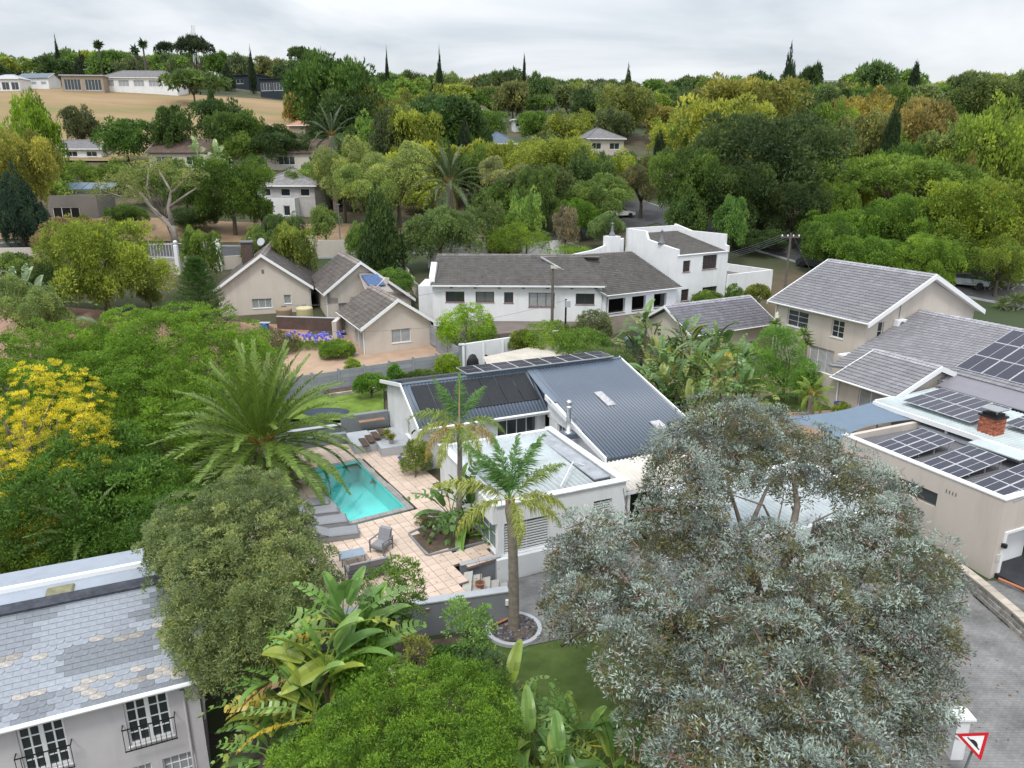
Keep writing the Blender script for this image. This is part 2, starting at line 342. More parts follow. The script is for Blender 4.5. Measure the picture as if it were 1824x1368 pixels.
def gutter(th, a, b, m=None, r=.07):
    return th.part('gutter', MB().tube([a, b], r, 8), m or M_white2)
def ridgecaps(th, a, b, m, parent=None, L=.4):
    a, b = Vector(a), Vector(b); n = max(2, int((b-a).length/L)); mb = MB()
    for i in range(n):
        p = a+(b-a)*(i/n); q = a+(b-a)*((i+1.08)/n); mb.tube([p+Vector((0, 0, .02)), q], [.15, .12], 6, tone=rnd.random())
    ob = th.part('ridge_caps', mb, m, parent, kind='stuff'); return ob
def pvmat():
    m = bpy.data.materials.new('solar_cells'); m.use_nodes = True; t = m.node_tree; b = t.nodes['Principled BSDF']
    b.inputs['Roughness'].default_value = .16; b.inputs['Specular IOR Level'].default_value = .38
    tc = nd(t, 'ShaderNodeTexCoord'); br = nd(t, 'ShaderNodeTexBrick', offset=0, inp={'Color1': (.012, .012, .03, 1), 'Color2': (.018, .018, .04, 1), 'Mortar': (.06, .06, .085, 1), 'Scale': 1, 'Mortar Size': .004, 'Brick Width': .18, 'Row Height': .09})
    t.links.new(tc.outputs['Object'], br.inputs['Vector']); t.links.new(br.outputs[0], b.inputs['Base Color']); return m
M_pv = pvmat()
def pvmesh(w, h, dark=False):
    mb = MB().box(0, w, 0, h, 0, .035, 0); g = .03 if not dark else .012
    mb.add([(g,g,.037),(w-g,g,.037),(w-g,h/2-.012,.037),(g,h/2-.012,.037)], [(0,1,2,3)], 1)
    mb.add([(g,h/2+.012,.037),(w-g,h/2+.012,.037),(w-g,h-g,.037),(g,h-g,.037)], [(0,1,2,3)], 1)
    return mb.mesh('solar_panel', [M_alu if not dark else M_black, M_pv if not dark else M_pool])
M_pool = mat('pool_heating_mat', (.022, .025, .028), .7, .2, 5, spec=.3)
def pvarray(label, o, X, Y_, nx, ny, gap=.02, legs=0, name='solar_array', ang=24, dark=False, group='solar panel arrays on the roofs'):
    """o corner, X and Y_ edge vectors (frame coordinates) of the whole array; each module is a part"""
    th = Thing(name, label, 'solar panels', o, ang, group)
    X, Y_ = Vector(X), Vector(Y_); w = X.length/nx; h = Y_.length/ny; Z = X.cross(Y_).normalized()
    mt = Matrix((X.normalized(), Y_.normalized(), Z)).transposed().to_4x4(); me = pvmesh(w-gap, h-gap, dark)
    for i in range(nx):
        for j in range(ny):
            ob = link('solar_panel', me, th.root); ob.matrix_local = Matrix.Translation(X*(i/nx)+Y_*(j/ny))@mt
    if legs:
        for i in range(nx+1):
            mb = MB(); 
            for fy in (.12, .88):
                p = X*(i/nx*.98+.01)+Y_*fy; mb.tube([p+th.o, p+th.o-Vector((0, 0, legs+(p.z)))], .03, 6)
            th.part('mounting_leg', mb, M_alu)
    return th
# ------------------------------------------------------------------ foliage helpers
def frame_np(d):
    a = np.cross(d, [0, 0, 1.0]); l = np.linalg.norm(a, axis=1, keepdims=True); a = np.where(l < 1e-3, [[1.0, 0, 0]], a/np.maximum(l, 1e-6)); return a, np.cross(d, a)
def unit(v): return v/np.maximum(np.linalg.norm(v, axis=1, keepdims=True), 1e-9)
def leaves(P, N, L, Wd, tone, rng, spread=.9, tri=False, up=0., droop=0.):
    """one leaf per point: V, F, tone. Leaves point along N mixed with random directions"""
    n = len(P); d = N+rng.normal(0, spread, (n, 3)); d[:, 2] += up-droop; d = unit(d); a, b = frame_np(d)
    th = rng.uniform(0, 2*np.pi, n)[:, None]; s = a*np.cos(th)+b*np.sin(th); u = np.cross(s, d)
    L = L*rng.uniform(.7, 1.25, n)[:, None]; w = Wd*rng.uniform(.75, 1.2, n)[:, None]
    if tri:
        V = np.stack([P-s*w*.5, P+s*w*.5, P+d*L], 1).reshape(-1, 3); F = np.arange(3*n).reshape(n, 3)
    else:
        V = np.stack([P, P+d*L*.5+s*w*.5+u*w*.12, P+d*L-u*L*.05, P+d*L*.5-s*w*.5+u*w*.12], 1).reshape(-1, 3); F = np.arange(4*n).reshape(n, 4)
    return V, F, tone
def sph(n, rng): v = rng.normal(0, 1, (n, 3)); return unit(v)
def crown(lobes, r2, per, rng, dens=1.6, leaf=(.2, .1), zmin=-.55, flat=1., spread=.9, tri=False, up=.25, droop=0., inner=.3, tvar=.16, jit=.22, toff=0, kj=(.8, 1.14), patch=.12, shell=.55):
    """lobes (cx,cy,cz,rx,ry,rz): sub-clumps over each lobe, leaves over each sub-clump"""
    PP, NN, TT = [], [], []; Ls = np.array(lobes, float); subs = []
    for i, l in enumerate(Ls):
        r = l[3:6]; area = 4*np.pi*((r[0]*r[1])**1.6/3+(r[0]*r[2])**1.6/3+(r[1]*r[2])**1.6/3)**(1/1.6)
        n = int(dens*area/(np.pi*r2*r2)); d = sph(n*2, rng); d = d[d[:, 2] > zmin][:n]
        k = rng.uniform(*kj, len(d))[:, None]; c = l[:3]+d*(r-r2*.5)*k
        ok = np.ones(len(c), bool)
        for j, q in enumerate(Ls):
            if j != i: ok &= (((c-q[:3])/np.maximum(q[3:6]-r2*.4, .1))**2).sum(1) > .62
        c = c[ok]; d = d[ok]; 
        if inner: 
            m = int(len(c)*inner); c = np.concatenate([c, l[:3]+sph(m, rng)*(r)*rng.uniform(.3, .8, (m, 1))]); d = np.concatenate([d, sph(m, rng)])
        subs.append(c)
        nn = len(c); rr = r2*rng.uniform(.65, 1.3, nn); sc_ = 2.2/max(.3, Ls[:, 3:5].max()); tb = np.clip(rng.normal(.5+toff, tvar, nn)+patch*(np.sin(c[:, 0]*sc_*1.7+c[:, 2]*sc_+i)+np.sin(c[:, 1]*sc_*2.1-c[:, 2]*sc_*1.3+2)), 0, 1)
        dd = sph(nn*per, rng).reshape(nn, per, 3)+d[:, None, :]*.75; dd[..., 2] += up
        dd = dd/np.linalg.norm(dd, axis=2, keepdims=True); rad = rr[:, None, None]*(1-rng.uniform(0, 1, (nn, per, 1))**2*shell)
        p = c[:, None, :]+dd*rad*np.array([1, 1, .8*flat])
        PP.append(p.reshape(-1, 3)); NN.append(dd.reshape(-1, 3)); TT.append((tb[:, None]+rng.normal(0, .14, (nn, per))+.10*(dd[..., 2]*0)).ravel())
    P = np.concatenate(PP); N = np.concatenate(NN); Tn = np.clip(np.concatenate(TT), 0, 1)
    V, F, Tn = leaves(P, N, leaf[0], leaf[1], Tn, rng, spread*.6+.15, tri, 0, droop)
    return V, F, Tn, np.concatenate(subs)
def limbs(mb, base, fork, tips, r0, rng=rnd, bend=.12, n=7):
    base, fork = Vector(base), Vector(fork); L = (fork-base).length
    pts = [base+(fork-base)*t+Vector((rng.uniform(-1, 1), rng.uniform(-1, 1), 0))*L*bend*.3*math.sin(t*3.14) for t in (0, .33, .66, 1)]
    mb.tube([base-Vector((0, 0, .25)), *pts[0:1], *pts[1:]], [r0*1.5, r0*1.15, r0*.95, r0*.85, r0*.75], n+1)
    for tp in tips:
        tp = Vector(tp); m = fork.lerp(tp, .5)+Vector((rng.uniform(-1, 1), rng.uniform(-1, 1), rng.uniform(-.2, .8)))*(tp-fork).length*bend
        q = fork.lerp(m, .5)+Vector((rng.uniform(-1, 1), rng.uniform(-1, 1), rng.uniform(-.5, .5)))*(tp-fork).length*bend*.4
        mb.tube([fork-(tp-fork)*.03, q, m, m.lerp(tp, .6), tp], [r0*.55, r0*.42, r0*.3, r0*.16, r0*.05], n-1)
def tree(name, label, base, lobes, color, r2=.6, per=60, leaf=(.2, .1), trunk=.25, fork=.45, tm=None, fm=None, seed=1, group=None, cat='tree', ntips=10, lstep=1, forkpt=None, **k):
    rng = np.random.default_rng(seed); rr = random.Random(seed); th = Thing(name, label, cat, base, 0, group)
    V, F, Tn, subs = crown(lobes, r2, per, rng, leaf=leaf, **k)
    c = link('crown' if cat == 'tree' else 'foliage', npmesh('crown', V-np.array(th.o), F, fm or FOL, Tn), th.root); c.color = (*color, 1)
    mb = MB(); top = Vector(np.array(lobes)[:, :3].mean(0)); fk = Vector(forkpt) if forkpt else Vector(base).lerp(top, fork)
    tips = [Vector(l[:3])+Vector((0, 0, l[5]*.3)) for l in lobes[::lstep]]+[Vector(subs[rr.randrange(len(subs))]) for _ in range(ntips)]
    limbs(mb, base, fk, tips, trunk, rr); th.part('trunk' if cat == 'tree' else 'stem', mb, tm or M_bark, smooth=True)
    return th, subs
# ------------------------------------------------------------------ terrain and ground surfaces
def groundmat():
    m = bpy.data.materials.new('garden_ground'); m.use_nodes = True; t = m.node_tree; b = t.nodes['Principled BSDF']; b.inputs['Roughness'].default_value = .95
    tc = nd(t, 'ShaderNodeTexCoord'); a = nd(t, 'ShaderNodeTexNoise', inp={'Scale': .05, 'Detail': 8, 'Roughness': .65}); t.links.new(tc.outputs['Object'], a.inputs[0])
    r = nd(t, 'ShaderNodeValToRGB'); t.links.new(a.outputs[0], r.inputs[0]); e = r.color_ramp.elements
    e[0].position = .4; e[0].color = (.035, .055, .018, 1); e[1].position = .62; e[1].color = (.12, .085, .055, 1); e.new(.5).color = (.055, .06, .028, 1)
    t.links.new(r.outputs[0], b.inputs['Base Color']); return m
M_ground = groundmat()
def inpoly(x, y, poly):
    c = False; n = len(poly)
    for i in range(n):
        x0, y0 = poly[i][:2]; x1, y1 = poly[(i+1) % n][:2]
        if (y0 > y) != (y1 > y) and x < (x1-x0)*(y-y0)/(y1-y0)+x0: c = not c
    return c
PATIO = [(-7.2, 24.75), (-.2, 26.45), (-.45, 28.3), *[tuple(RW(*p)[:2]) for p in ((11.45, 28.2), (11.45, 38.3), (11.45, 46.2))], (-13.0, 47.0), (-17.5, 40.0), (-14, 33)]
def terrain():
    xs = np.concatenate([np.arange(-900, -200, 25), np.arange(-200, -60, 5), np.arange(-60, 60, 2), np.arange(60, 200, 5), np.arange(200, 1001, 25)]).astype(float)
    ys = np.concatenate([np.arange(-40, 10, 5), np.arange(10, 110, 2), np.arange(110, 300, 5), np.arange(300, 700, 10), np.arange(700, 3001, 50)]).astype(float)
    X, Y = np.meshgrid(xs, ys); Z = tz(X, Y); nx = len(xs); ny = len(ys); V = np.stack([X, Y, Z], -1).reshape(-1, 3); F = []
    sh = [(-7.2+1.6, 24.75+1.8), (-1.4, 27.9), (-2.6, 30), (-5, 38), (-10, 44), (-12.5, 43), (-14.5, 38), (-11, 31)]
    for j in range(ny-1):
        for i in range(nx-1):
            if abs(xs[i]) < 22 and 20 < ys[j] < 50:
                if all(inpoly(xs[i+a], ys[j+b], sh) for a in (0, 1) for b in (0, 1)): continue
            F.append((j*nx+i, j*nx+i+1, (j+1)*nx+i+1, (j+1)*nx+i))
    o = link('ground', npmesh('ground', V, F, M_ground, smooth=True)); o['kind'] = 'structure'
terrain()
def drape(name, P, m, off=.06, step=1.0, fn=None, label=None):
    """sheet over a quad of ground points, following the terrain"""
    A, B, C_, D = [np.array((*p[:2], 0), float) for p in P]; ns = max(1, int(max(np.linalg.norm(B-A), np.linalg.norm(C_-D))/step)); nt_ = max(1, int(max(np.linalg.norm(D-A), np.linalg.norm(C_-B))/step))
    S_, T_ = np.meshgrid(np.linspace(0, 1, ns+1), np.linspace(0, 1, nt_+1)); V = bil((A, B, C_, D), S_.ravel(), T_.ravel())
    V[:, 2] = (tz(V[:, 0], V[:, 1]) if fn is None else fn)+off; i, j = np.meshgrid(np.arange(ns), np.arange(nt_)); a = (j*(ns+1)+i).ravel()
    o = link(name, npmesh(name, V, np.stack([a, a+1, a+ns+2, a+ns+1], 1), m, smooth=True)); o['kind'] = 'structure'
    if label: o['label'] = label
    return o
def path(name, pts, width, m, off=.07, step=1.5, kerb=None):
    """road ribbon along world points"""
    P = [Vector((*p[:2], 0)) for p in pts]; V = []; out = []
    for a, b in zip(P, P[1:]):
        n = max(1, int((b-a).length/step)); out += [a.lerp(b, i/n) for i in range(n)]
    out.append(P[-1]); k = 5
    for i, p in enumerate(out):
        d = (out[min(i+1, len(out)-1)]-out[max(i-1, 0)]).normalized(); s = Vector((d.y, -d.x, 0))
        for q in range(k): w = p+s*width*(q/(k-1)-.5); V.append((w.x, w.y, T(w.x, w.y)+off))
    F = [(i*k+q, i*k+q+1, (i+1)*k+q+1, (i+1)*k+q) for i in range(len(out)-1) for q in range(k-1)]
    o = link(name, npmesh(name, V, F, m, smooth=True)); o['kind'] = 'structure'
    if kerb:
        for sgn in (0, k-1):
            mb = MB(); 
            for i in range(len(out)-1):
                if 98 < out[i].y < 124 and out[i].x > 6: continue
                a = Vector(V[i*k+sgn]); b = Vector(V[(i+1)*k+sgn]); d = (b-a).normalized(); s = Vector((d.y, -d.x, 0))*(.15 if sgn else -.15); mb.obox(a-Vector((0, 0, .1)), b-a, s, (0, 0, .22))
            struct('kerb', mb, kerb)
M_asph = mat('asphalt', (.07, .07, .074), .9, .2, 1.5, .3, 30, stain=.15)
M_sand = mat('dry_verge', (.29, .19, .115), .95, .2, .35, .3, 20, col2=(.33, .235, .15))
def fieldmat():
    m = bpy.data.materials.new('dry_grass_field'); m.use_nodes = True; t = m.node_tree; b = t.nodes['Principled BSDF']; b.inputs['Roughness'].default_value = .95
    tc = nd(t, 'ShaderNodeTexCoord'); mp = nd(t, 'ShaderNodeMapping', inp={3: (.5, 1.6, 1)}); t.links.new(tc.outputs['Object'], mp.inputs[0])
    a = nd(t, 'ShaderNodeTexNoise', inp={'Scale': .035, 'Detail': 9, 'Roughness': .68}); t.links.new(mp.outputs[0], a.inputs[0])
    r = nd(t, 'ShaderNodeValToRGB'); t.links.new(a.outputs[0], r.inputs[0]); e = r.color_ramp.elements
    e[0].position = .36; e[0].color = (.15, .16, .045, 1); e[1].position = .70; e[1].color = (.33, .235, .13, 1); e.new(.46).color = (.22, .165, .07, 1); e.new(.57).color = (.27, .18, .09, 1)
    t.links.new(r.outputs[0], b.inputs['Base Color']); return m
drape('dry_field', [(-270, 166), (-50, 166), (-78, 300), (-270, 286)], fieldmat(), .35, 4)
M_brickpave = brickmat('red_brick_paving', (.36, .19, .13), (.42, .24, .17), (.25, .17, .13), .22, .11, stain=.3)
M_ochrepave = brickmat('ochre_brick_paving', (.42, .28, .19), (.36, .25, .18), (.28, .21, .16), .22, .11, stain=.25)
M_greypave = brickmat('grey_paver', (.235, .23, .226), (.20, .197, .195), (.155, .153, .152), .22, .11, stain=.5, ms=.08, bump=.15)
M_darkpave = brickmat('dark_driveway_paving', (.10, .07, .06), (.065, .05, .045), (.04, .035, .03), .22, .11, stain=.4)
path('street', [(-95, 84), (-52, 92.5), (-22, 95), (2, 100), (16, 110), (30, 125)], 6, M_asph, kerb=M_greyl)
path('avenue', [(19, 128), (27, 108), (38, 92), (52, 80), (72, 66), (95, 48)], 7.5, M_asph, kerb=M_greyl)
drape('verge', [(-92, 91.5), (-2, 103.5), (0, 112), (-92, 108)], M_sand, .09, 3)
drape('dry_verge', [(44, 98), (80, 72), (92, 84), (56, 108)], M_sand, .09, 3)
# gardens seen between the houses
drape('brick_courtyard', [(-52, 57), (-20, 55), (-19, 69), (-56, 76)], M_brickpave, .07, 1.5)
drape('gravel_court', [(-19, 51.5), (-4.6, 58.8), (-6.2, 68), (-19.5, 66)], mat('raked_gravel', (.40, .28, .20), .95, .12, 1, .5, 30), .08, 1)
def blob(name, c, rx, ry, m, z=None, n=28, off=.12, seed=1, h=.08, ang=0, label=None):
    r = random.Random(seed); ph = [r.uniform(0, 6.28) for _ in range(3)]; pts = []
    for k in range(n):
        a = 2*math.pi*k/n; q = 1+.10*math.sin(2*a+ph[0])+.07*math.sin(3*a+ph[1]); x = rx*q*math.cos(a); y = ry*q*math.sin(a)
        X = c[0]+x*math.cos(ang)-y*math.sin(ang); Y = c[1]+x*math.sin(ang)+y*math.cos(ang); pts.append((X, Y, (T(X, Y) if z is None else z)+off))
    return struct(name, MB().slab([(p[0], p[1], p[2]-h) for p in pts], (0, 0, h)), m, label=label)
blob('courtyard_lawn', (-37, 64.5), 3.2, 1.6, M_turf, off=.14, seed=4)
blob('courtyard_lawn', (-15.2, 54.6), 2.8, 1.7, M_turf, off=.16, seed=9, ang=.5)
drape('lawn', [(-19, 47.2), (-8.6, 46.6), (-9.8, 53.6), (-17.5, 49.6)], M_grass, .22, 1)
drape('soil_bed', [(-13.5, 51.3), (-9.8, 53.2), (-10.4, 54.6), (-14.2, 52.6)], M_soil, .26, 1)
drape('back_garden_lawn', [(-6.5, 66), (-4.2, 66), (-5.5, 80), (-9, 80)], M_grass, .1, 1.5)
drape('back_garden_soil', [(-6, 76), (18, 84), (20, 96), (-10, 92)], mat('bare_earth', (.2, .125, .075), .95, .3, .6, .4, 15, col2=(.16, .15, .06)), .12, 2)
drape('far_garden_lawn', [(14, 58), (22, 62), (20, 67), (12, 64)], M_grass, .1, 1.5)
# right-hand court of the tan house, its lawn
V0 = [RW(u, v) for u, v in ((30.5, 27), (45.4, 27), (45.4, 50), (31.5, 47))]
drape('brick_court', V0, M_ochrepave, 0, 1, fn=.82)
blob('court_lawn', GZ(1432, 716, .85), 3.6, 2.2, M_turf, z=.82, off=.06, seed=3, ang=.2)
# foreground lawn and driveways
drape('front_lawn', [(-7.5, 15), (6, 15), (6.5, 26.2), (-7.6, 24.6)], M_turf, .06, 1)
drape('path_paving', [(0, 24.6), (9, 27.5), (9, 33), (-.6, 29.2)], M_greypave, .09, .8)
drape('driveway', [(5.5, 12), (34, 12), (34, 29.8), (8, 29)], M_greypave, .08, 1)
drape('brick_drive', [(-16, 8), (-7.6, 8), (-7.6, 24.0), (-12.5, 24.6)], M_darkpave, .1, .8)
drape('soil_bed', [(-7.4, 21.5), (-1.4, 21), (-2, 25.4), (-7.4, 24.3)], M_soil, .09, .8)
# ------------------------------------------------------------------ patio, pool, steps
PA = 31.4
def inP(x, y): a = R_(PA); return (x*math.cos(a)+y*math.sin(a), -x*math.sin(a)+y*math.cos(a))
PU0, PU1, PV0, PV1 = 10.3, 13.3, 32.35, 39.55
def patio():
    base = MB(); o = [Vector((*p, 0)) for p in PATIO]
    # grout bed: patio polygon minus the pool, as quads fanned round the pool
    st = Thing('patio', None, None, (0, 0, 0), 0); st.root['kind'] = 'structure'
    bed = MB(); step = .49; N = []
    keep = []; plant = [(-4.9, 31.65), (-3.82, 29.65), (-1.25, 30.9), (-2.6, 34.2)]
    stp = [(-2.5, 28.75), (-.35, 29.2), (-.1, 26.3), (-1.6, 26.2)]
    for i in range(4, 60):
        for j in range(20, 120):
            u = i*step+3; v = j*step; cu, cv = u+step/2, v+step/2; w = RW(cu, cv, 0, PA)
            if not inpoly(w.x, w.y, PATIO): continue
            if PU0-.36 < cu < PU1+.36 and PV0-.36 < cv < PV1+.36: continue
            if inpoly(w.x, w.y, plant) or inpoly(w.x, w.y, stp): continue
            keep.append((w.length, u, v))
    keep.sort()
    mt = mat('paver', (.60, .475, .39), .85, .07, 2.5, .3, 25, tone=.07, stain=.12)
    cat = [MB().bev(0,   .468, 0, .468, -.05, 0, .012, tone=q).mesh('paver', mt) for q in (0, .3, .5, .8, 1)]
    rest = MB()
    for k, (L, u, v) in enumerate(keep):
        bed.box(u-.01, u+step-.01, v-.01, v+step-.01, -.12, -.022, 0)
        if 60 <= k < 360:
            ob = link('paver', rnd.choice(cat), st.root, RW(u, v, rnd.uniform(-.003, .003), PA)); ob.rotation_euler = (0, 0, R_(PA+rnd.uniform(-.4, .4)))
        else: rest.bev(u, u+.468, v, v+.468, -.05, 0, .012, tone=rnd.random())
    for mb, nm, mm in ((bed, 'grout_bed', mat('grout', (.22, .175, .15), .95)), (rest, 'pavers', mt)):
        ob = link(nm, mb.mesh(nm, mm), st.root); ob.rotation_euler = (0, 0, R_(PA)); ob['kind'] = 'stuff'
    # pool: basin, water, coping stones
    pl = Thing('swimming_pool', 'rectangular turquoise swimming pool with grey coping in the paved patio', 'pool', (PU0, PV0, 0), PA)
    lin = mat('pool_plaster', (.27, .82, .80), .5, .05, .8)
    b = MB(); a0, a1, c0, c1 = PU0, PU1, PV0, PV1
    b.add([(a0,c0,0),(a1,c0,0),(a1,c1,0),(a0,c1,0),(a0,c0,-1.4),(a1,c0,-1.1),(a1,c1,-1.3),(a0,c1,-1.5)], [(0,1,5,4),(1,2,6,5),(2,3,7,6),(3,0,4,7),(4,5,6,7)])
    pl.part('basin', b, lin)
    pl.part('step_ledge', MB().box(a0+.02, a1-.02, c0+.02, c0+.38, -1.0, -.35), mat('pale_pool_step', (.5, .85, .83), .5, .03))
    wm = bpy.data.materials.new('pool_water'); wm.use_nodes = True; t = wm.node_tree; p = t.nodes['Principled BSDF']
    p.inputs['Base Color'].default_value = (.42, .92, .90, 1); p.inputs['Transmission Weight'].default_value = .0; p.inputs['Roughness'].default_value = .04; p.inputs['IOR'].default_value = 1.33
    tr = nd(t, 'ShaderNodeBsdfTransparent', inp={0: (.75, .98, .97, 1)}); fr = nd(t, 'ShaderNodeFresnel', inp={0: 1.33}); gl = nd(t, 'ShaderNodeBsdfGlossy', inp={1: .03})
    ms = nd(t, 'ShaderNodeMixShader'); t.links.new(fr.outputs[0], ms.inputs[0]); t.links.new(tr.outputs[0], ms.inputs[1]); t.links.new(gl.outputs[0], ms.inputs[2]); t.links.new(ms.outputs[0], t.nodes['Material Output'].inputs[0])
    no = nd(t, 'ShaderNodeTexNoise', inp={'Scale': 3, 'Detail': 3}); bp = nd(t, 'ShaderNodeBump', inp={'Strength': .15, 'Distance': .03}); t.links.new(no.outputs[0], bp.inputs['Height'])
    for q in (fr, gl): t.links.new(bp.outputs[0], q.inputs['Normal'])
    pl.part('water', MB().add([(a0+.003,c0+.003,-.13),(a1-.003,c0+.003,-.13),(a1-.003,c1-.003,-.13),(a0+.003,c1-.003,-.13)], [(0,1,2,3)]), wm)
    cm = mat('coping_stone', (.27, .26, .25), .85, .15, 3, tone=.14); cw = .34
    def stone(x0, x1, y0, y1): pl.part('coping_stone', MB().bev(x0+.004, x1-.004, y0+.004, y1-.004, -.06, .022, .015, tone=rnd.random()), cm)
    n = 20
    for i in range(n):
        s0 = PV0+(PV1-PV0)*i/n; s1 = PV0+(PV1-PV0)*(i+1)/n; stone(PU0-cw, PU0, s0, s1); stone(PU1, PU1+cw, s0, s1)
    n = 10
    for i in range(n):
        s0 = PU0-cw+(PU1-PU0+2*cw)*i/n; s1 = PU0-cw+(PU1-PU0+2*cw)*(i+1)/n; stone(s0, s1, PV0-cw, PV0); stone(s0, s1, PV1, PV1+cw)
    # planted bed in the patio
    struct('planting_bed', MB().slab([(p[0], p[1], -.25) for p in plant], (0, 0, .24)), M_soil)
    kb = MB()
    for a, b2 in zip(plant, plant[1:]+plant[:1]):
        a, b2 = Vector((*a, -.05)), Vector((*b2, -.05)); d = (b2-a).normalized(); kb.obox(a, b2-a, Vector((d.y, -d.x, 0))*.09, (0, 0, .12))
    struct('bed_edging', kb, M_grey)
    # retaining wall
    w0, w1 = Vector((-8.2, 24.3, 0)), Vector((-.15, 26.35, 0)); d = (w1-w0).normalized(); n_ = Vector((-d.y, d.x, 0))
    th = Thing('retaining_wall', 'grey painted retaining wall with pale coping between patio and lower lawn', 'wall', w0)
    th.part('wall_face', MB().obox(w0-Vector((0, 0, 4)), w1-w0, n_*.28, (0, 0, 4.2)), M_grey)
    th.part('coping', MB().obox(w0-n_*.04+Vector((0, 0, .203)), w1-w0+d*.04, n_*.42, (0, 0, .06)), M_greyl)
    th.part('wall_light', MB().bev(w1.x-.12, w1.x+.03, w1.y-.12, w1.y-.02, -.35, -.1), M_white2)
    # steps going down from the patio to the paved path
    sp = Thing('garden_steps', 'pale concrete steps descending beside the white house corner', 'steps', (-2, 27.3, -1.2), 0)
    for k in range(5):
        a = Vector((-2.1+.38*k, 28.4+.14*k, 0)); b2 = Vector((-1.72+.38*k, 26.35+.1*k, 0)); z = -.12-.22*k
        sp.part('tread', MB().slab([(a.x, a.y, z-.9), (b2.x-.38, b2.y, z-.9), (b2.x, b2.y+.1, z-.9), (a.x+.38, a.y+.14, z-.9)], (0, 0, .9)), mat('step_concrete', (.42, .41, .38), .9, .12, 2, stain=.2))
    a, b2 = Vector((-2.25, 28.75, -1.3)), Vector((-.5, 29.55, -1.3)); dd = (b2-a).normalized()
    th = Thing('side_wall', 'short grey wall above the concrete steps beside the house corner', 'wall', a)
    th.part('wall_face', MB().obox(a, b2-a, Vector((-dd.y, dd.x, 0))*.2, (0, 0, 1.29)), M_grey)
    th.part('coping', MB().obox(a-Vector((0, .03, -1.293)), b2-a, Vector((-dd.y, dd.x, 0))*.24, (0, 0, .04)), M_greyl)
patio()
def low_terrace():
    # raised grey planters and steps by the left gable wall (house frame)
    th = Thing('raised_terrace', 'grey raised terrace with timber steps against the white gable wall', 'terrace', (9.0, 42, 0), 24)
    th.part('terrace_block', MB().box(9.6, 11.4, 40.9, 44.3, 0, .55).box(8.2, 9.59, 42.0, 44.6, 0, .5), M_greyl)
    th.part('wall_face', MB().box(4.0, 8.19, 44.2, 44.6, 0, .62), M_grey); th.part('wall_face', MB().box(8.2, 11.3, 45.6, 46.0, .0, 1.25), M_grey)
    for k in range(4): th.part('timber_step', MB().box(8.7+.42*k, 9.08+.42*k, 41.7+.25*k, 43.1+.15*k, .50+.1*k, .58+.1*k), M_timber)
    th.part('bench', MB().box(9.2, 10.9, 44.9, 45.3, .9, .97), mat('weathered_wood', (.3, .18, .12), .8, .2))
    tw = Thing('low_grey_wall', 'low grey wall along the lawn behind the pool patio', 'wall', (2.5, 45, 0), 24)
    tw.part('wall_face', MB().box(1.5, 9.1, 46.0, 46.3, 0, .55), M_grey); tw.part('coping', MB().box(1.5, 9.1, 45.95, 46.35, .553, .6), M_greyl)
low_terrace()
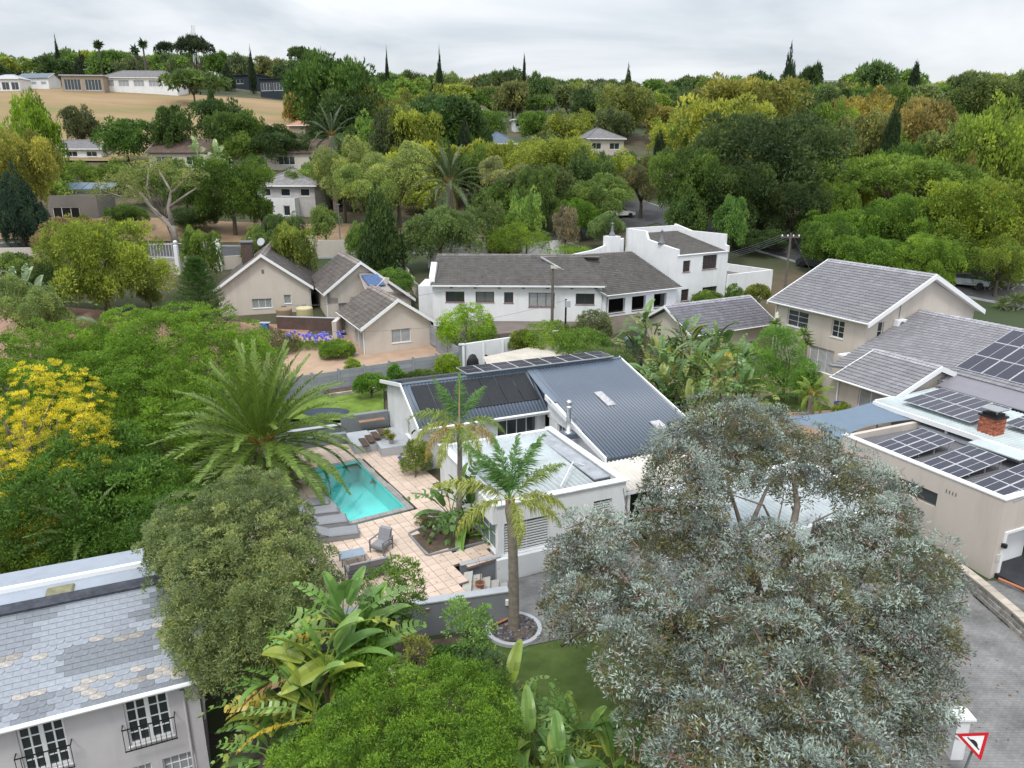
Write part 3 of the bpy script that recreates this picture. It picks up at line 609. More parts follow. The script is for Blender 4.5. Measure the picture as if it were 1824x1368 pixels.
# ------------------------------------------------------------------ main white house, blue ribbed roof (frame 24 deg)
def main_house():
    th = Thing('white_house', 'white rendered house with slate blue ribbed metal roof beside the pool', 'house', (11.4, 38.3, 0), 24)
    zE, vE, zR, vR = 2.72, 38.25, 4.25, 41.3
    UR = 26.5
    opsF = [(2.2, 5.4, .9, 2.2), (4.5, 7.3, .9, 2.2)]
    w = MB(); fo = [(4.7, 7.3, .95, 2.25)]
    wall(w, (11.4, 38.3), (19.3, 38.3), -.3, 2.62, .25, fo)
    go = [(1.3, 2.9, .9, 2.0)]
    wall(w, (11.4, 46.0), (11.4, 38.3), -.3, 2.62, .25, [(4.2, 5.3, .95, 2.0)])
    # gable infill above the left wall, follows the two roof slopes
    w.slab([(11.4, 38.3, 2.621), (11.4, 46, 2.621), (11.4, 46, 3.1), (11.4, 41.3, 4.14), ], (.25, 0, 0))
    wall(w, (26.3, 46), (11.4, 46), -.3, 3.0, .25)
    th.part('wall', w, M_white)
    window(th, (11.4, 38.3), (19.3, 38.3), fo[0], 4, 1, gm=M_glass)
    window(th, (11.4, 46.0), (11.4, 38.3), (4.2, 5.3, .95, 2.0), 2, 1, gm=M_glassb)
    # side wall under the big roof with a tall door, seen over the box room
    s = MB(); dop = [(1.3, 2.6, .25, 2.2)]; s2 = (19.3, 38.0); s3 = (19.3, 30.9)
    wall(s, s2, s3, -.3, 2.15, .25, dop)
    s.slab([(19.3, 38.0, 2.151), (19.3, 30.9, 2.151), (19.3, 38.0, 3.5)], (.25, 0, 0))
    th.part('side_wall', s, M_white); window(th, s2, s3, dop[0], 3, 1, sill=False)
    s = MB(); wall(s, (26.2, 31.5), (26.2, 46), -.3, 2.3, .25); wall(s, (19.3, 30.9), (26.2, 30.9), -.3, 2.1, .25); th.part('rear_wall', s, M_white)
    # roofs
    rf = slabroof(th, [(11.15, vE-.35, zE-.14), (19.5, vE-.35, zE-.14), (19.9, vR, zR), (11.15, vR, zR)], M_blue)
    sheet(th, [(11.15, vE-.35, zE-.14), (19.5, vE-.35, zE-.14), (19.9, vR, zR), (11.15, vR, zR)], M_blue, .23, .055, rf)
    rb = slabroof(th, [(11.15, vR, zR), (UR, vR, zR), (UR, 46.3, 3.14), (11.15, 46.3, 3.14)], M_blue, name='back_roof')
    sheet(th, [(11.15, 46.3, 3.14), (UR, 46.3, 3.14), (UR, vR, zR), (11.15, vR, zR)], M_blue, .2, .03, rb)
    Pb = [(19.2, 30.7, 2.12), (25.6, 30.7, 2.12), (UR-.1, vR-.02, zR+.012), (19.55, vR-.02, zR+.012)]
    bg_ = slabroof(th, Pb, M_blue, name='main_roof'); sheet(th, Pb, M_blue, .23, .06, bg_)
    th.part('valley_flashing', MB().slab([(19.0, 37.0, 3.36), (19.75, 37.0, 3.36), (20.1, vR, zR+.03), (19.35, vR, zR+.03)], (0, 0, .04)), mat('blue_flashing', (.135, .17, .215), .45, .04))
    th.part('ridge_cap', MB().tube([(11.1, vR, zR+.03), (UR, vR, zR+.05)], .12, 6), mat('blue_flashing', (.135, .17, .215), .45, .04))
    bargeboard(th, (UR+.02, vR+.3, zR+.05), (25.72, 30.6, 2.2), h=.22, w=.1, out=(1, 0, 0))
    bargeboard(th, (11.08, vR, zR+.05), (11.08, vE-.42, zE-.1), h=.24, w=.08, out=(-1, 0, 0)); bargeboard(th, (11.08, 46.35, 3.2), (11.08, vR, zR+.05), h=.22, w=.08, out=(-1, 0, 0))
    bargeboard(th, (19.14, vR-3.4, 3.52), (19.05, 30.6, 2.18), h=.3, w=.1, out=(-1, 0, 0))
    th.part('fascia', MB().box(11.1, 19.5, vE-.42, vE-.36, zE-.36, zE-.14), M_white2); gutter(th, (11.1, vE-.47, zE-.18), (19.4, vE-.47, zE-.18))
    th.part('downpipe', MB().tube([(11.3, 38.15, 2.5), (11.3, 38.15, .0)], .045, 8), M_white2)
    th.part('wall_lamp', MB().tube([(11.2, 39.0, 2.15), (11.0, 38.95, 2.05), (10.98, 38.95, 1.95)], .05, 6), M_black)
    # skylights, flue
    def skl(u0, u1, v0, v1):
        z = lambda v: 2.12+(zR-2.12)*(v-30.7)/(vR-30.7)+.06
        th.part('skylight', MB().slab([(u0, v0, z(v0)), (u1, v0, z(v0)), (u1, v1, z(v1)), (u0, v1, z(v1))], (0, 0, .05)), mat('clouded_skylight', (.42, .41, .42), .4, .3, 4))
    skl(22.1, 22.65, 35.6, 37.3); skl(23.5, 24.2, 32.4, 33.3)
    th.part('flue', MB().lathe([(.28, 0), (.2, .12), (.13, .14), (.13, 1.45), (.2, 1.5), (.2, 1.6), (.12, 1.63), (.12, 1.72), (.19, 1.75), (.17, 1.9), (.05, 1.98)], (18.7, 34.2, 2.45), 16), M_steel, smooth=True)
    th.part('flue_flashing', MB().box(18.35, 19.1, 33.85, 34.6, 2.2, 2.5), M_blue)
    # flat roofed box room in front
    B = Thing('white_annex', 'flat roofed white annexe with corner window beside the tall garden palm', 'house', (11.4, 27.2, -1.3), 24)
    w = MB(); f = [(.3, 2.6, .0, 1.55), (4.9, 5.9, .9, 1.75)]; l = [(5.6, 7.65, .0, 1.55)]
    wall(w, (11.45, 27.25), (18.1, 27.25), -1.6, 2.5, .25, f); wall(w, (11.45, 35.2), (11.45, 27.25), -1.6, 2.5, .25, l)
    wall(w, (18.1, 27.25), (18.1, 35.3), -1.6, 2.5, .25); wall(w, (18.1, 35.3), (11.45, 35.3), -1.6, 2.5, .25); B.part('wall', w, M_white)
    window(B, (11.45, 27.25), (18.1, 27.25), f[0], 2, 1, gm=mat('shutter_glass', (.10, .13, .13), .2, .1), blind=M_white2); window(B, (11.45, 27.25), (18.1, 27.25), f[1], 1, 1, blind=M_white2)
    window(B, (11.45, 35.2), (11.45, 27.25), l[0], 2, 2, gm=mat('greenish_glass', (.22, .29, .29), .1, .15))
    B.part('window_hood', MB().box(11.2, 11.44, 27.3, 29.0, 1.6, 2.5), M_white)
    B.part('plinth', MB().box(11.3, 14.3, 27.0, 27.24, -1.6, -.06), M_white2)
    B.part('parapet_cap', MB().box(11.35, 18.2, 27.15, 27.6, 2.503, 2.56).box(11.35, 11.8, 27.61, 35.4, 2.503, 2.56).box(17.8, 18.2, 27.61, 35.4, 2.503, 2.56), mat('parapet_paint', (.62, .64, .66), .7, .12, 1.5, stain=.25))
    sheet(B, [(11.75, 27.55, 2.15), (17.8, 27.55, 2.15), (17.8, 35.1, 2.38), (11.75, 35.1, 2.38)], M_gal, .28, .065)
    B.part('roof_flashing', MB().box(16.9, 17.79, 28.2, 35.0, 2.36, 2.42), mat('cement_flashing', (.33, .35, .38), .8, .2, 2))
    B.part('roof_pipe', MB().tube([(17.3, 29.9, 2.42), (16.6, 29.8, 2.75), (14.8, 27.7, 2.64)], .03, 6), M_white2)
    B.part('skylight_slot', MB().box(16.0, 16.5, 33.2, 33.5, 2.36, 2.45), M_dark)
    # carport with cream sheets and the white garage block beyond the silver tree
    Cp = Thing('carport', 'cream ribbed carport roof between blue roof and silver tree', 'carport', (18.3, 28, -1.3), 24)
    rr = slabroof(Cp, [(18.25, 27.6, 1.72), (24.5, 27.6, 1.72), (24.5, 30.6, 1.98), (18.25, 30.6, 1.98)], M_white2, .2); sheet(Cp, [(18.25, 27.6, 1.72), (24.5, 27.6, 1.72), (24.5, 30.6, 1.98), (18.25, 30.6, 1.98)], M_cream, .25, .06, rr)
    for u in (18.6, 24.2): Cp.part('post', MB().box(u, u+.15, 27.8, 27.95, -1.4, 1.5), M_white2)
    G_ = Thing('white_garage', 'white flat roofed garage with brown door half hidden by the silver tree', 'garage', (21, 21.2, -1.3), 24)
    w = MB(); gd = [(3.2, 7.6, -1.3, .85)]; wall(w, (20.2, 21.2), (29.3, 21.2), -1.6, 1.75, .25, gd); wall(w, (20.2, 27.2), (20.2, 21.2), -1.6, 1.75, .25); wall(w, (29.3, 21.2), (29.3, 27.2), -1.6, 1.75, .25); wall(w, (29.3, 27.2), (20.2, 27.2), -1.6, 1.75, .25)
    G_.part('wall', w, M_white); G_.part('roof', MB().box(20.46, 29.04, 21.46, 26.94, 1.2, 1.3), M_greyl); sheet(G_, [(20.47, 21.47, 1.33), (29.03, 21.47, 1.33), (29.03, 26.93, 1.5), (20.47, 26.93, 1.5)], M_gal, .28, .05)
    d = MB(); 
    for k in range(9): d.box(23.42, 27.78, 21.33, 21.4, -1.3+k*.24, -1.3+k*.24+.225, tone=rnd.random())
    G_.part('garage_door', d, mat('brown_door', (.09, .06, .045), .6, .1, tone=.1))
main_house()
# heating mats and panels on the blue roof
k_ = (4.25-2.58)/(41.3-37.9)
pvarray('black pool heating mats on the front slope of the blue roof', (11.6, 38.75, 3.07), (7.6, 0, 0), (0, 2.3, 2.3*k_), 7, 1, .05, dark=True, name='pool_heating_mats')
pvarray('black pool heating mats on the gentle back slope near the left gable', (11.5, 41.6, 4.25), (4.2, 0, 0), (0, 2.6, -2.6*.222), 3, 1, .05, dark=True, name='pool_heating_mats')
pvarray('long edge-on row of tilted solar panels along the blue ridge', (15.2, 41.0, 4.55), (10.6, 0, 0), (0, 2.0, -.1), 9, 1, .02)
def rear_roof():
    th = Thing('lean_to', 'pale translucent lean-to roof behind the blue house', 'shed', (20.0, 47.8, 0), 24)
    P = [(19.8, 47.9, 2.15), (28.0, 47.6, 2.15), (28.6, 54.2, 2.5), (20.6, 51.8, 2.5)]
    r = slabroof(th, P, M_white2, .1); sheet(th, P, mat('aged_polycarbonate', (.5, .46, .40), .6, .14, .9, stain=.2), .25, .03, r)
    for u, v in ((20, 48.1), (27.8, 48), (20.8, 51.6), (28.3, 53.8)): th.part('post', MB().box(u, u+.1, v, v+.1, 0, 2.05), M_white2)
rear_roof()
# ------------------------------------------------------------------ left foreground slate house (frame 24)
def slate_house():
    # right gable wall corner at the gutter end
    c = RW(0, 0); a = R_(24); ux, uy = math.cos(a), math.sin(a)
    X, Y = -10.9, 21.92; u1 = X*ux+Y*uy; v0 = -X*uy+Y*ux          # gutter right end in the frame
    uW = u1-.25; vW = v0+.35; zg = -.42; vR = v0+3.5; zr = 1.78; uL = u1-17
    th = Thing('slate_roofed_house', 'two storey pale grey house with lichened slate roof in the lower left corner', 'house', (u1, v0, -6), 24)
    w = MB(); q = 16.75; up = [(q-2.4, q-1.0, -2.7, -.84), (q-5.55, q-4.2, -2.7, -.84)]
    lo = [(q-1.5, q-.42, -4.75, -3.62), (q-2.75, q-1.85, -4.75, -3.62), (q-5.5, q-4.3, -4.75, -3.62)]
    p0, p1 = (uL, vW), (uW, vW); 
    wall(w, p0, p1, -6.2, -.5, .3, up+lo)
    sd = [(1.2, 2.6, -3.3, -1.5)]; wall(w, p1, (uW, v0+6.0), -6.2, -.5, .3, sd)
    w.slab([(uW, vW, -.499), (uW, vR, -.499), (uW, vR, zr-.25)], (-.3, 0, 0)); th.part('wall', w, M_lilac)
    for o in up:
        f = window(th, p0, p1, o, 4, 4, bar=.07, name='french_window', split=True); 
        b = MB(); d = 1.0
        for i in range(11): b.tube([(p0[0]+o[0]-.12+(o[1]-o[0]+.24)*i/10, vW-.3, o[2]+.02), (p0[0]+o[0]-.12+(o[1]-o[0]+.24)*i/10, vW-.3, o[2]+.95)], .013, 5)
        for z in (.05, .95): b.box(p0[0]+o[0]-.14, p0[0]+o[1]+.14, vW-.32, vW-.28, o[2]+z-.015, o[2]+z+.015)
        for sgn in (o[0]-.13, o[1]+.13): b.box(p0[0]+sgn-.015, p0[0]+sgn+.015, vW-.3, vW, o[2]+.93, o[2]+.96)
        th.part('balcony_railing', b, M_iron, f)
        th.part('curtain', MB().box(p0[0]+o[0]+.08, p0[0]+o[0]+.4, vW+.14, vW+.16, o[2]+.1, o[3]-.1), mat('net_curtain', (.4, .4, .38), .9), f) if o is up[1] else None
    for o in lo: window(th, p0, p1, o, 4, 3, gm=M_glassb, bar=.05)
    window(th, p1, (uW, v0+6.0), sd[0], 2, 4)
    P = [(uL-.3, v0-.05, zg), (u1+.1, v0-.05, zg), (u1+.1, vR, zr), (uL-.3, vR, zr)]
    rf = slabroof(th, P, M_lilac, .14, 'roof')
    # slates, one by one: half-lap courses of 0.6 x 0.3 m
    n = Vector(quadn(P)); A = Vector(P[0]); H = (Vector(P[3])-A); L = H.length; hd = H/L; rows = 20; ch = L/rows; cw = .5
    al = MB().add([(0,0,.030),(.49,0,.030),(.49,ch*1.25,.004),(0,ch*1.25,.004),(0,0,.008),(.49,0,.008)], [(0,1,2,3),(4,5,1,0)])
    mf, ml = [], []
    def sl(clip, m, tone):
        if clip: vs = [(.07,0,.030),(.43,0,.030),(.49,.08,.028),(.49,ch*1.25,.004),(0,ch*1.25,.004),(0,.08,.028),(.07,0,.01),(.43,0,.01)]; f = [(0,1,2,3,4,5),(6,7,1,0)]
        else: vs = [(0,0,.030),(.49,0,.030),(.49,ch*1.25,.004),(0,ch*1.25,.004),(0,0,.008),(.49,0,.008)]; f = [(0,1,2,3),(4,5,1,0)]
        return MB().add(vs, f, 0, tone).mesh('slate', m)
    bank = {(c, l, k): sl(c, (M_lich if l else M_slate), k) for c in (0, 1) for l in (0, 1) for k in (.05, .3, .5, .7, .95)}
    mt = Matrix((Vector((1, 0, 0)), hd, n)).transposed().to_4x4(); rest = MB(); cand = []
    zone = random.Random(11)
    patches = [(zone.uniform(0, 17), zone.randint(0, 19), zone.uniform(.4, 1.6), zone.choice([.05, .3, .7, .95])) for _ in range(90)]
    for r in range(rows):
        k = 0; off = -.25*(r % 2)
        while off+k*cw < 17.3:
            s = off+k*cw; k += 1
            if s < -.1 or s > 16.95: continue
            cl = 1 if r in (1, 2, 3, 4, 9, 10, 11, 12) else 0
            li = 1 if (r in (2, 3, 4, 10, 11) and rnd.random() < .32) or (r < 8 and s > 15.8 and rnd.random() < .32) or rnd.random() < .015 else 0
            tn = rnd.choice([.3, .5, .5, .7])
            for px_, pr, pw, pt in patches:
                if abs(s-px_) < pw and abs(r-pr) < 2.3: tn = pt
            cand.append((-s, r, s, cl, li, tn))
    cand.sort(); 
    for i, (_, r, s, cl, li, tn) in enumerate(cand):
        p = A+hd*(r*ch)+Vector((s, 0, 0))+n*.004
        if i < 300:
            ob = link('slate', bank[(cl, li, tn)], rf); ob.matrix_local = Matrix.Translation(p-th.o)@mt@Matrix.Rotation(rnd.uniform(-.012, .012), 4, 'Z')
        else:
            q = lambda x, y, z: p+Vector((x, 0, 0))+hd*y+n*z
            rest.add([q(0,0,.03), q(.49,0,.03), q(.49,ch*1.25,.004), q(0,ch*1.25,.004), q(0,0,.008), q(.49,0,.008)], [(0,1,2,3),(4,5,1,0)], li, tn)
    th.part('slates', rest, [M_slate, M_lich], rf, kind='stuff')
    th.part('ridge_flashing', MB().slab([(uL-.3, vR-.2, zr+.0), (u1+.12, vR-.2, zr+.0), (u1+.12, vR+.28, zr+.1), (uL-.3, vR+.28, zr+.1)], (0, 0, .05)), mat('bitumen', (.05, .055, .07), .8, .4, 4))
    th.part('flat_roof', MB().box(uL-.3, u1-.3, vR+.285, v0+4.85, zr-.35, zr+.02), M_flat)
    th.part('flat_roof', MB().box(uL-.3, u1-1.8, v0+5.05, v0+6.3, zr-.3, zr+.12), M_flat)
    th.part('roof_upstand', MB().box(uL+8, u1-1.2, v0+4.855, v0+5.045, zr-.1, zr+.2), M_white2)
    th.part('skylight', MB().bev(u1-5.0, u1-4.1, vR+.4, vR+1.0, zr+.025, zr+.12, .05), mat('yellowed_skylight', (.20, .19, .11), .5, .3, 4))
    th.part('fascia', MB().box(uL-.3, u1+.1, v0-.02, v0+.04, zg-.2, zg-.02), M_white2); gutter(th, (uL-.3, v0-.1, zg-.03), (u1+.12, v0-.1, zg-.03), r=.09)
    th.part('downpipe', MB().tube([(u1-.9, v0-.08, zg-.1), (u1-.75, vW-.06, zg-.5), (u1-.75, vW-.06, -6)], .05, 8), M_lilac)
slate_house()
# ------------------------------------------------------------------ right side: garage block with tilted panels (frame 24)
def tan_garage():
    th = Thing('tan_garage_block', 'tan rendered garage block with flat parapet roof at the right edge', 'garage', (32, 18.2, -1.3), 24)
    w = MB(); wo = [(3.7, 5.9, 1.0, 1.72)]; gd = [(.5, 3.2, -1.35, 1.0), (3.6, 6.2, -1.35, 1.0)]
    wall(w, (32, 27.2), (32, 18.2), -1.7, 2.72, .25, wo); wall(w, (32, 18.2), (40, 18.2), -1.7, 2.72, .25, gd)
    wall(w, (40, 27.2), (32, 27.2), -1.7, 2.72, .25); wall(w, (40, 18.2), (40, 27.2), -1.7, 2.72, .25); th.part('wall', w, M_taupe)
    window(th, (32, 27.2), (32, 18.2), wo[0], 2, 1, fm=mat('bronze_frame', (.2, .17, .13), .5), rec=.08, sill=False)
    th.part('parapet_cap', MB().box(31.95, 32.3, 18.5, 27.25, 2.723, 2.79).box(31.95, 40, 18.15, 18.499, 2.723, 2.79), M_white2)
    th.part('parapet_cap', MB().box(37.6, 38.0, 18.5, 27.2, 2.4, 2.6), M_greyl)
    sheet(th, [(32.3, 18.5, 2.42), (32.3, 27.1, 2.42), (40, 27.1, 2.3), (40, 18.5, 2.3)], mat('grey_ribbed_sheet', (.14, .14, .155), .5, .08), .2, .03)
    for s0, s1 in ((.5, 3.2), (3.6, 6.2)):
        f = th.part('garage_door', MB().box(32+s0+.09, 32+s1-.09, 18.75, 18.8, -1.35, .9), M_white2)
        th.part('door_frame', MB().box(32+s0-.08, 32+s0+.08, 18.14, 18.22, -1.35, 1.08).box(32+s0+.08, 32+s1-.08, 18.14, 18.22, .96, 1.08).box(32+s1-.08, 32+s1+.08, 18.14, 18.22, -1.35, 1.08), M_white2, f)
    for v in (25.1, 20.4):
        b = MB()
        for k in range(4): b.box(31.985, 31.999, v+k*.16, v+k*.16+.05, 1.95, 2.13)
        th.part('air_vent', b, mat('vent_grey', (.2, .18, .165), .9))
    th.part('alarm_sign', MB().bev(32.16, 32.42, 18.16, 18.2, -.35, -.0, .01), mat('sign_cream', (.55, .55, .5), .6)); th.part('wall_lamp', MB().bev(32.35, 32.5, 18.0, 18.2, .35, .55), M_black)
tan_garage()
for i, (v, lb) in enumerate(((25.6, 'tilted rack of black solar panels on the tan garage roof, furthest from the door'), (22.85, 'tilted rack of black solar panels in the middle of the tan garage roof'), (20.15, 'tilted rack of black solar panels on the tan garage roof nearest the garage door corner'))):
    pvarray(lb, (32.55, v-2.0, 2.58), (3.5, 0, .42), (0, 1.95, .06), 3, 2, .02, legs=.32)
def pergola():
    th = Thing('metal_patio_roof', 'pale ribbed metal patio roof behind the tan garage block', 'patio roof', (37.6, 21.5, 0), 24)
    P = [(37.6, 20.5, 3.1), (37.6, 29.9, 3.1), (42.7, 29.9, 3.35), (42.7, 20.5, 3.35)]
    r = slabroof(th, P, M_greyl, .2); sheet(th, P, mat('pale_zinc_sheet', (.46, .52, .53), .45, .1, spec=.5), .22, .03, r)
    th.part('fascia', MB().box(37.45, 37.58, 20.5, 30.0, 2.85, 3.12).box(37.6, 42.7, 29.92, 30.0, 2.9, 3.2), M_white2)
    for v in (20.8, 25.2, 29.7): th.part('post', MB().box(37.7, 37.85, v, v+.15, .3, 2.85), M_white2)
    th.part('sheet_step', MB().slab([(36.5, 20.5, 2.95), (37.5, 20.5, 3.0), (37.5, 23.2, 3.0), (36.5, 23.2, 2.95)], (0, 0, .06)), mat('pale_zinc_sheet', (.46, .52, .53), .45, .1))
    ch = Thing('brick_chimney', 'red brick chimney with metal cowl among the solar panels', 'chimney', (38.1, 23.0, 2.6), 24)
    c = ch.part('stack', MB().box(38.2, 38.98, 22.98, 23.9, 2.6, 4.05), mat('chimney_mortar', (.28, .2, .17), .9))
    bb = MB(); bw, bh = .23, .085
    for r_ in range(17):
        z = 2.62+r_*bh; o = (r_ % 2)*.115
        for face in range(4):
            L = .8 if face in (0, 2) else .94; k = -o
            while k < L-.02:
                a0 = max(0, k)+.006; a1 = min(L, k+bw)-.006; k += bw
                if a1-a0 < .03: continue
                t = rnd.random()
                if face == 0: bb.box(38.19+a0, 38.19+a1, 22.962, 22.978, z, z+bh-.014, tone=t)
                if face == 2: bb.box(38.19+a0, 38.19+a1, 23.902, 23.918, z, z+bh-.014, tone=t)
                if face == 3: bb.box(38.182, 38.198, 22.97+a0, 22.97+a1, z, z+bh-.014, tone=t)
                if face == 1: bb.box(38.982, 38.998, 22.97+a0, 22.97+a1, z, z+bh-.014, tone=t)
    ch.part('bricks', bb, mat('red_brick', (.36, .12, .07), .9, .25, 5, tone=.45), c, kind='stuff')
    ch.part('crown', MB().box(38.12, 39.06, 22.9, 23.98, 4.06, 4.16).box(38.25, 38.93, 23.05, 23.83, 4.161, 4.3), M_black)
    ch.part('cowl', MB().box(38.1, 39.05, 22.95, 23.9, 4.48, 4.53).box(38.3, 38.34, 23.1, 23.14, 4.3, 4.48).box(38.8, 38.84, 23.7, 23.74, 4.3, 4.48), M_steel)
pergola()
pvarray('rack of solar panels lying on the pale metal patio roof', (38.3, 24.6, 3.45), (0, 4.2, .05), (3.4, 0, .35), 4, 2, .02, legs=0) if 0 else pvarray('rack of solar panels lying on the pale metal patio roof', (38.3, 24.4, 3.42), (3.4, 0, .35), (0, 4.3, .0), 2, 4, .02)
pvarray('rack of solar panels beyond the brick chimney at the picture edge', (39.6, 20.9, 3.5), (2.6, 0, .3), (0, 2.6, .0), 2, 3, .02)
def tan_house():
    th = Thing('tan_two_storey_house', 'two storey tan house with grey tiled gable roof and white bargeboards', 'house', (45.3, 37.7, .8), 24)
    u0, u1, v0, v1 = 45.3, 57.0, 37.7, 46.9; zE = 5.95; ur = 51.2; zR = 8.95
    w = MB(); fo = [(3.0, 4.4, .95, 3.05)]; side = [(8.3-.3, 9.2-.3, 4.55, 5.6)]
    # west wall runs v1->v0 (outside on the right = -u)
    ops = [(1.35, 3.6, 4.15, 5.5), (6.0, 7.2, 4.15, 5.5), (4.1, 6.6, .95, 3.05)]
    wall(w, (u0, v1), (u0, v0), -.2, zE, .3, ops); fr = [(1.15, 1.75, 4.3, 5.75)]
    wall(w, (u0, v0), (u1, v0), -.2, zE, .3, fr); wall(w, (u1, v0), (u1, v1), -.2, zE, .3); wall(w, (u1, v1), (u0, v1), -.2, zE, .3)
    w.slab([(u0, v0, zE+.001), (u1, v0, zE+.001), (ur, v0, zR-.25)], (0, .3, 0)); th.part('wall', w, M_beige)
    for o in ops[:2]: window(th, (u0, v1), (u0, v0), o, 2, 3, gm=M_glass)
    f = window(th, (u0, v1), (u0, v0), ops[2], 3, 1, gm=M_glassb, name='patio_door', bars=22, sill=False); window(th, (u0, v0), (u1, v0), fr[0], 1, 2)
    PL = [(44.85, 47.4, zE-.1), (44.85, 37.25, zE-.1), (ur, 37.25, zR), (ur, 47.4, zR)]; PR = [(57.5, 37.25, zE-.1), (57.5, 47.4, zE-.1), (ur, 47.4, zR), (ur, 37.25, zR)]
    for P in (PL, PR): r = slabroof(th, P, M_white2, .14); tiles(th, P, M_tile, .30, .36, r)
    ridgecaps(th, (ur, 37.2, zR+.03), (ur, 47.4, zR+.03), M_tile)
    # second gable stepping out beyond
    P2 = [(58.2, 38.9, zE-.2), (58.2, 40.8, zE-.2), (52.3, 40.8, zR-.02), (52.3, 38.4, zR-.02)]; rg_ = th.part('rear_gable', MB().slab([(51.5, 37.45, zR-.05), (57.6, 37.45, zE-.2), (58.6, 39.0, zE+.0), (52.5, 39.0, zR-.12)], (0, 0, .06)), M_tile); tiles(th, [(57.6, 37.45, zE-.12), (58.6, 39.0, zE+.07), (52.5, 39.0, zR-.04), (51.6, 37.45, zR-.02)], M_tile, .3, .36, rg_)
    bargeboard(th, (44.8, 37.2, zE-.12), (ur, 37.2, zR+.05), h=.36, w=.09); bargeboard(th, (ur, 37.2, zR+.05), (57.5, 37.2, zE-.12), h=.36, w=.09)
    bargeboard(th, (44.8, 47.45, zE-.12), (ur, 47.45, zR+.05), h=.28, w=.08, out=(0, 1, 0))
    gutter(th, (44.78, 47.4, zE-.1), (44.78, 37.2, zE-.1)); th.part('downpipe', MB().tube([(45.2, 46.8, 5.7), (45.22, 46.8, 0.6)], .05, 8), M_white2)
    ac = th.part('air_conditioner', MB().bev(48.0, 48.95, 37.3, 37.69, 5.2, 5.85, .03), M_white2); th.part('fan_grille', MB().lathe([(.24, 0), (.24, .02), (.05, .03)], (0, 0, 0), 16).mesh and MB().tube([(48.45, 37.29, 5.5), (48.45, 37.27, 5.5)], .22, 16), M_gm, ac)
    th.part('ac_pipe', MB().tube([(48.5, 37.66, 5.85), (48.5, 37.66, 7.2)], .02, 5), M_gm)
    st = Thing('door_steps', 'two dark grey tiled steps below the barred patio door', 'steps', (43.8, 41.5, .5), 24)
    for k, z in enumerate((.92, .77, .62)): st.part('tread', MB().bev(45.28-.55*(k+1)-.6, 45.28-.6-.55*k if k else 45.28, 39.4-.25*k, 43.6+.2*k, .3, z, .03), M_gm)
    # wing with its front gable
    w2 = Thing('tan_house_wing', 'low grey tiled wing of the tan house with small front gable', 'house', (40, 30, .5), 24)
    w = MB(); wo = [(2.2, 4.6, 1.45, 2.85)]
    wall(w, (39.75, 37.6), (39.75, 30.3), -.2, 3.05, .25, [(4.6, 6.4, 1.55, 2.85)]); wall(w, (39.75, 30.3), (47.2, 30.3), -.2, 3.05, .25, []); w.slab([(39.75, 30.3, 3.051), (46.6, 30.3, 3.051), (43.05, 30.3, 4.35)], (0, .25, 0))
    w2.part('wall', w, M_beige); w = MB(); wall(w, (53.5, 30.3), (53.5, 37.6), -.2, 4, .25); w2.part('end_wall', w, M_beige); window(w2, (39.75, 37.6), (39.75, 30.3), (4.6, 6.4, 1.55, 2.85), 2, 1, gm=M_glassb)
    PA_ = [(39.3, 34.9, 3.15), (39.3, 29.95, 3.15), (43.05, 29.95, 4.6), (43.05, 34.9, 4.6)]; PB = [(46.8, 29.95, 3.15), (46.8, 33.5, 3.15), (43.05, 33.5, 4.6), (43.05, 29.95, 4.6)]
    for P in (PA_, PB): r = slabroof(w2, P, M_white2, .12); tiles(w2, P, M_tile, .30, .36, r)
    k = .385; z = lambda u: 6.3-k*(50.6-u)
    PM = [(41.9, 37.6, z(41.9)), (43.6, 29.9, z(43.6)), (50.6, 30.5, z(50.6)), (50.6, 37.6, z(50.6))]; r = slabroof(w2, PM, M_white2, .12, 'main_roof'); tiles(w2, PM, M_tile, .30, .36, r)
    PM2 = [(44.6, 30.0, z(44.6)), (44.6, 19.0, z(44.6)), (50.6, 19.0, z(50.6)), (50.6, 30.5, z(50.6))]; r = slabroof(w2, PM2, M_white2, .12, 'main_roof'); tiles(w2, PM2, M_tile, .30, .36, r)
    PM3 = [(57, 19, 3.8), (57, 37.6, 3.8), (50.6, 37.6, 6.3), (50.6, 19, 6.3)]; r = slabroof(w2, PM3, M_tile, .12, 'rear_roof')
    ridgecaps(w2, (50.6, 19, 6.33), (50.6, 37.6, 6.33), M_tile); ridgecaps(w2, (43.05, 29.9, 4.63), (43.05, 34.9, 4.63), M_tile)
    w2.part('low_pitch_roof', MB().slab([(42.8, 29.85, 3.45), (42.8, 19, 3.45), (44.7, 19, 3.98), (44.7, 29.85, 3.98)], (0, 0, .06)), mat('lilac_membrane', (.215, .21, .235), .6, .06))
    bargeboard(w2, (39.2, 29.9, 3.08), (43.05, 29.9, 4.62), h=.34, w=.09); bargeboard(w2, (43.05, 29.9, 4.62), (46.2, 29.9, 3.42), h=.34, w=.09); bargeboard(w2, (39.25, 34.95, 3.1), (43.05, 34.95, 4.62), h=.2, w=.06, out=(0, 1, 0))
    gutter(w2, (39.2, 35, 3.12), (39.2, 29.9, 3.12)); w2.part('downpipe', MB().tube([(39.6, 34.6, 3), (39.65, 34.6, .5)], .05, 8), M_white2)
    w2.part('porch_roof', MB().box(43.6, 45.0, 36.0, 38.5, 3.35, 3.47), M_white2)
tan_house()
k_ = .385
pvarray('large framed array of dark blue solar panels on the tiled wing roof', (45.0, 30.4, 6.3-k_*5.6+.12), (0, -11, 0), (5.3, 0, 5.3*k_), 10, 3, .03) if 0 else pvarray('large framed array of dark blue solar panels on the tiled wing roof', (45.1, 20.0, 6.3-k_*5.5+.13), (5.2, 0, 5.2*k_), (0, 10.4, 0), 3, 6, .03)
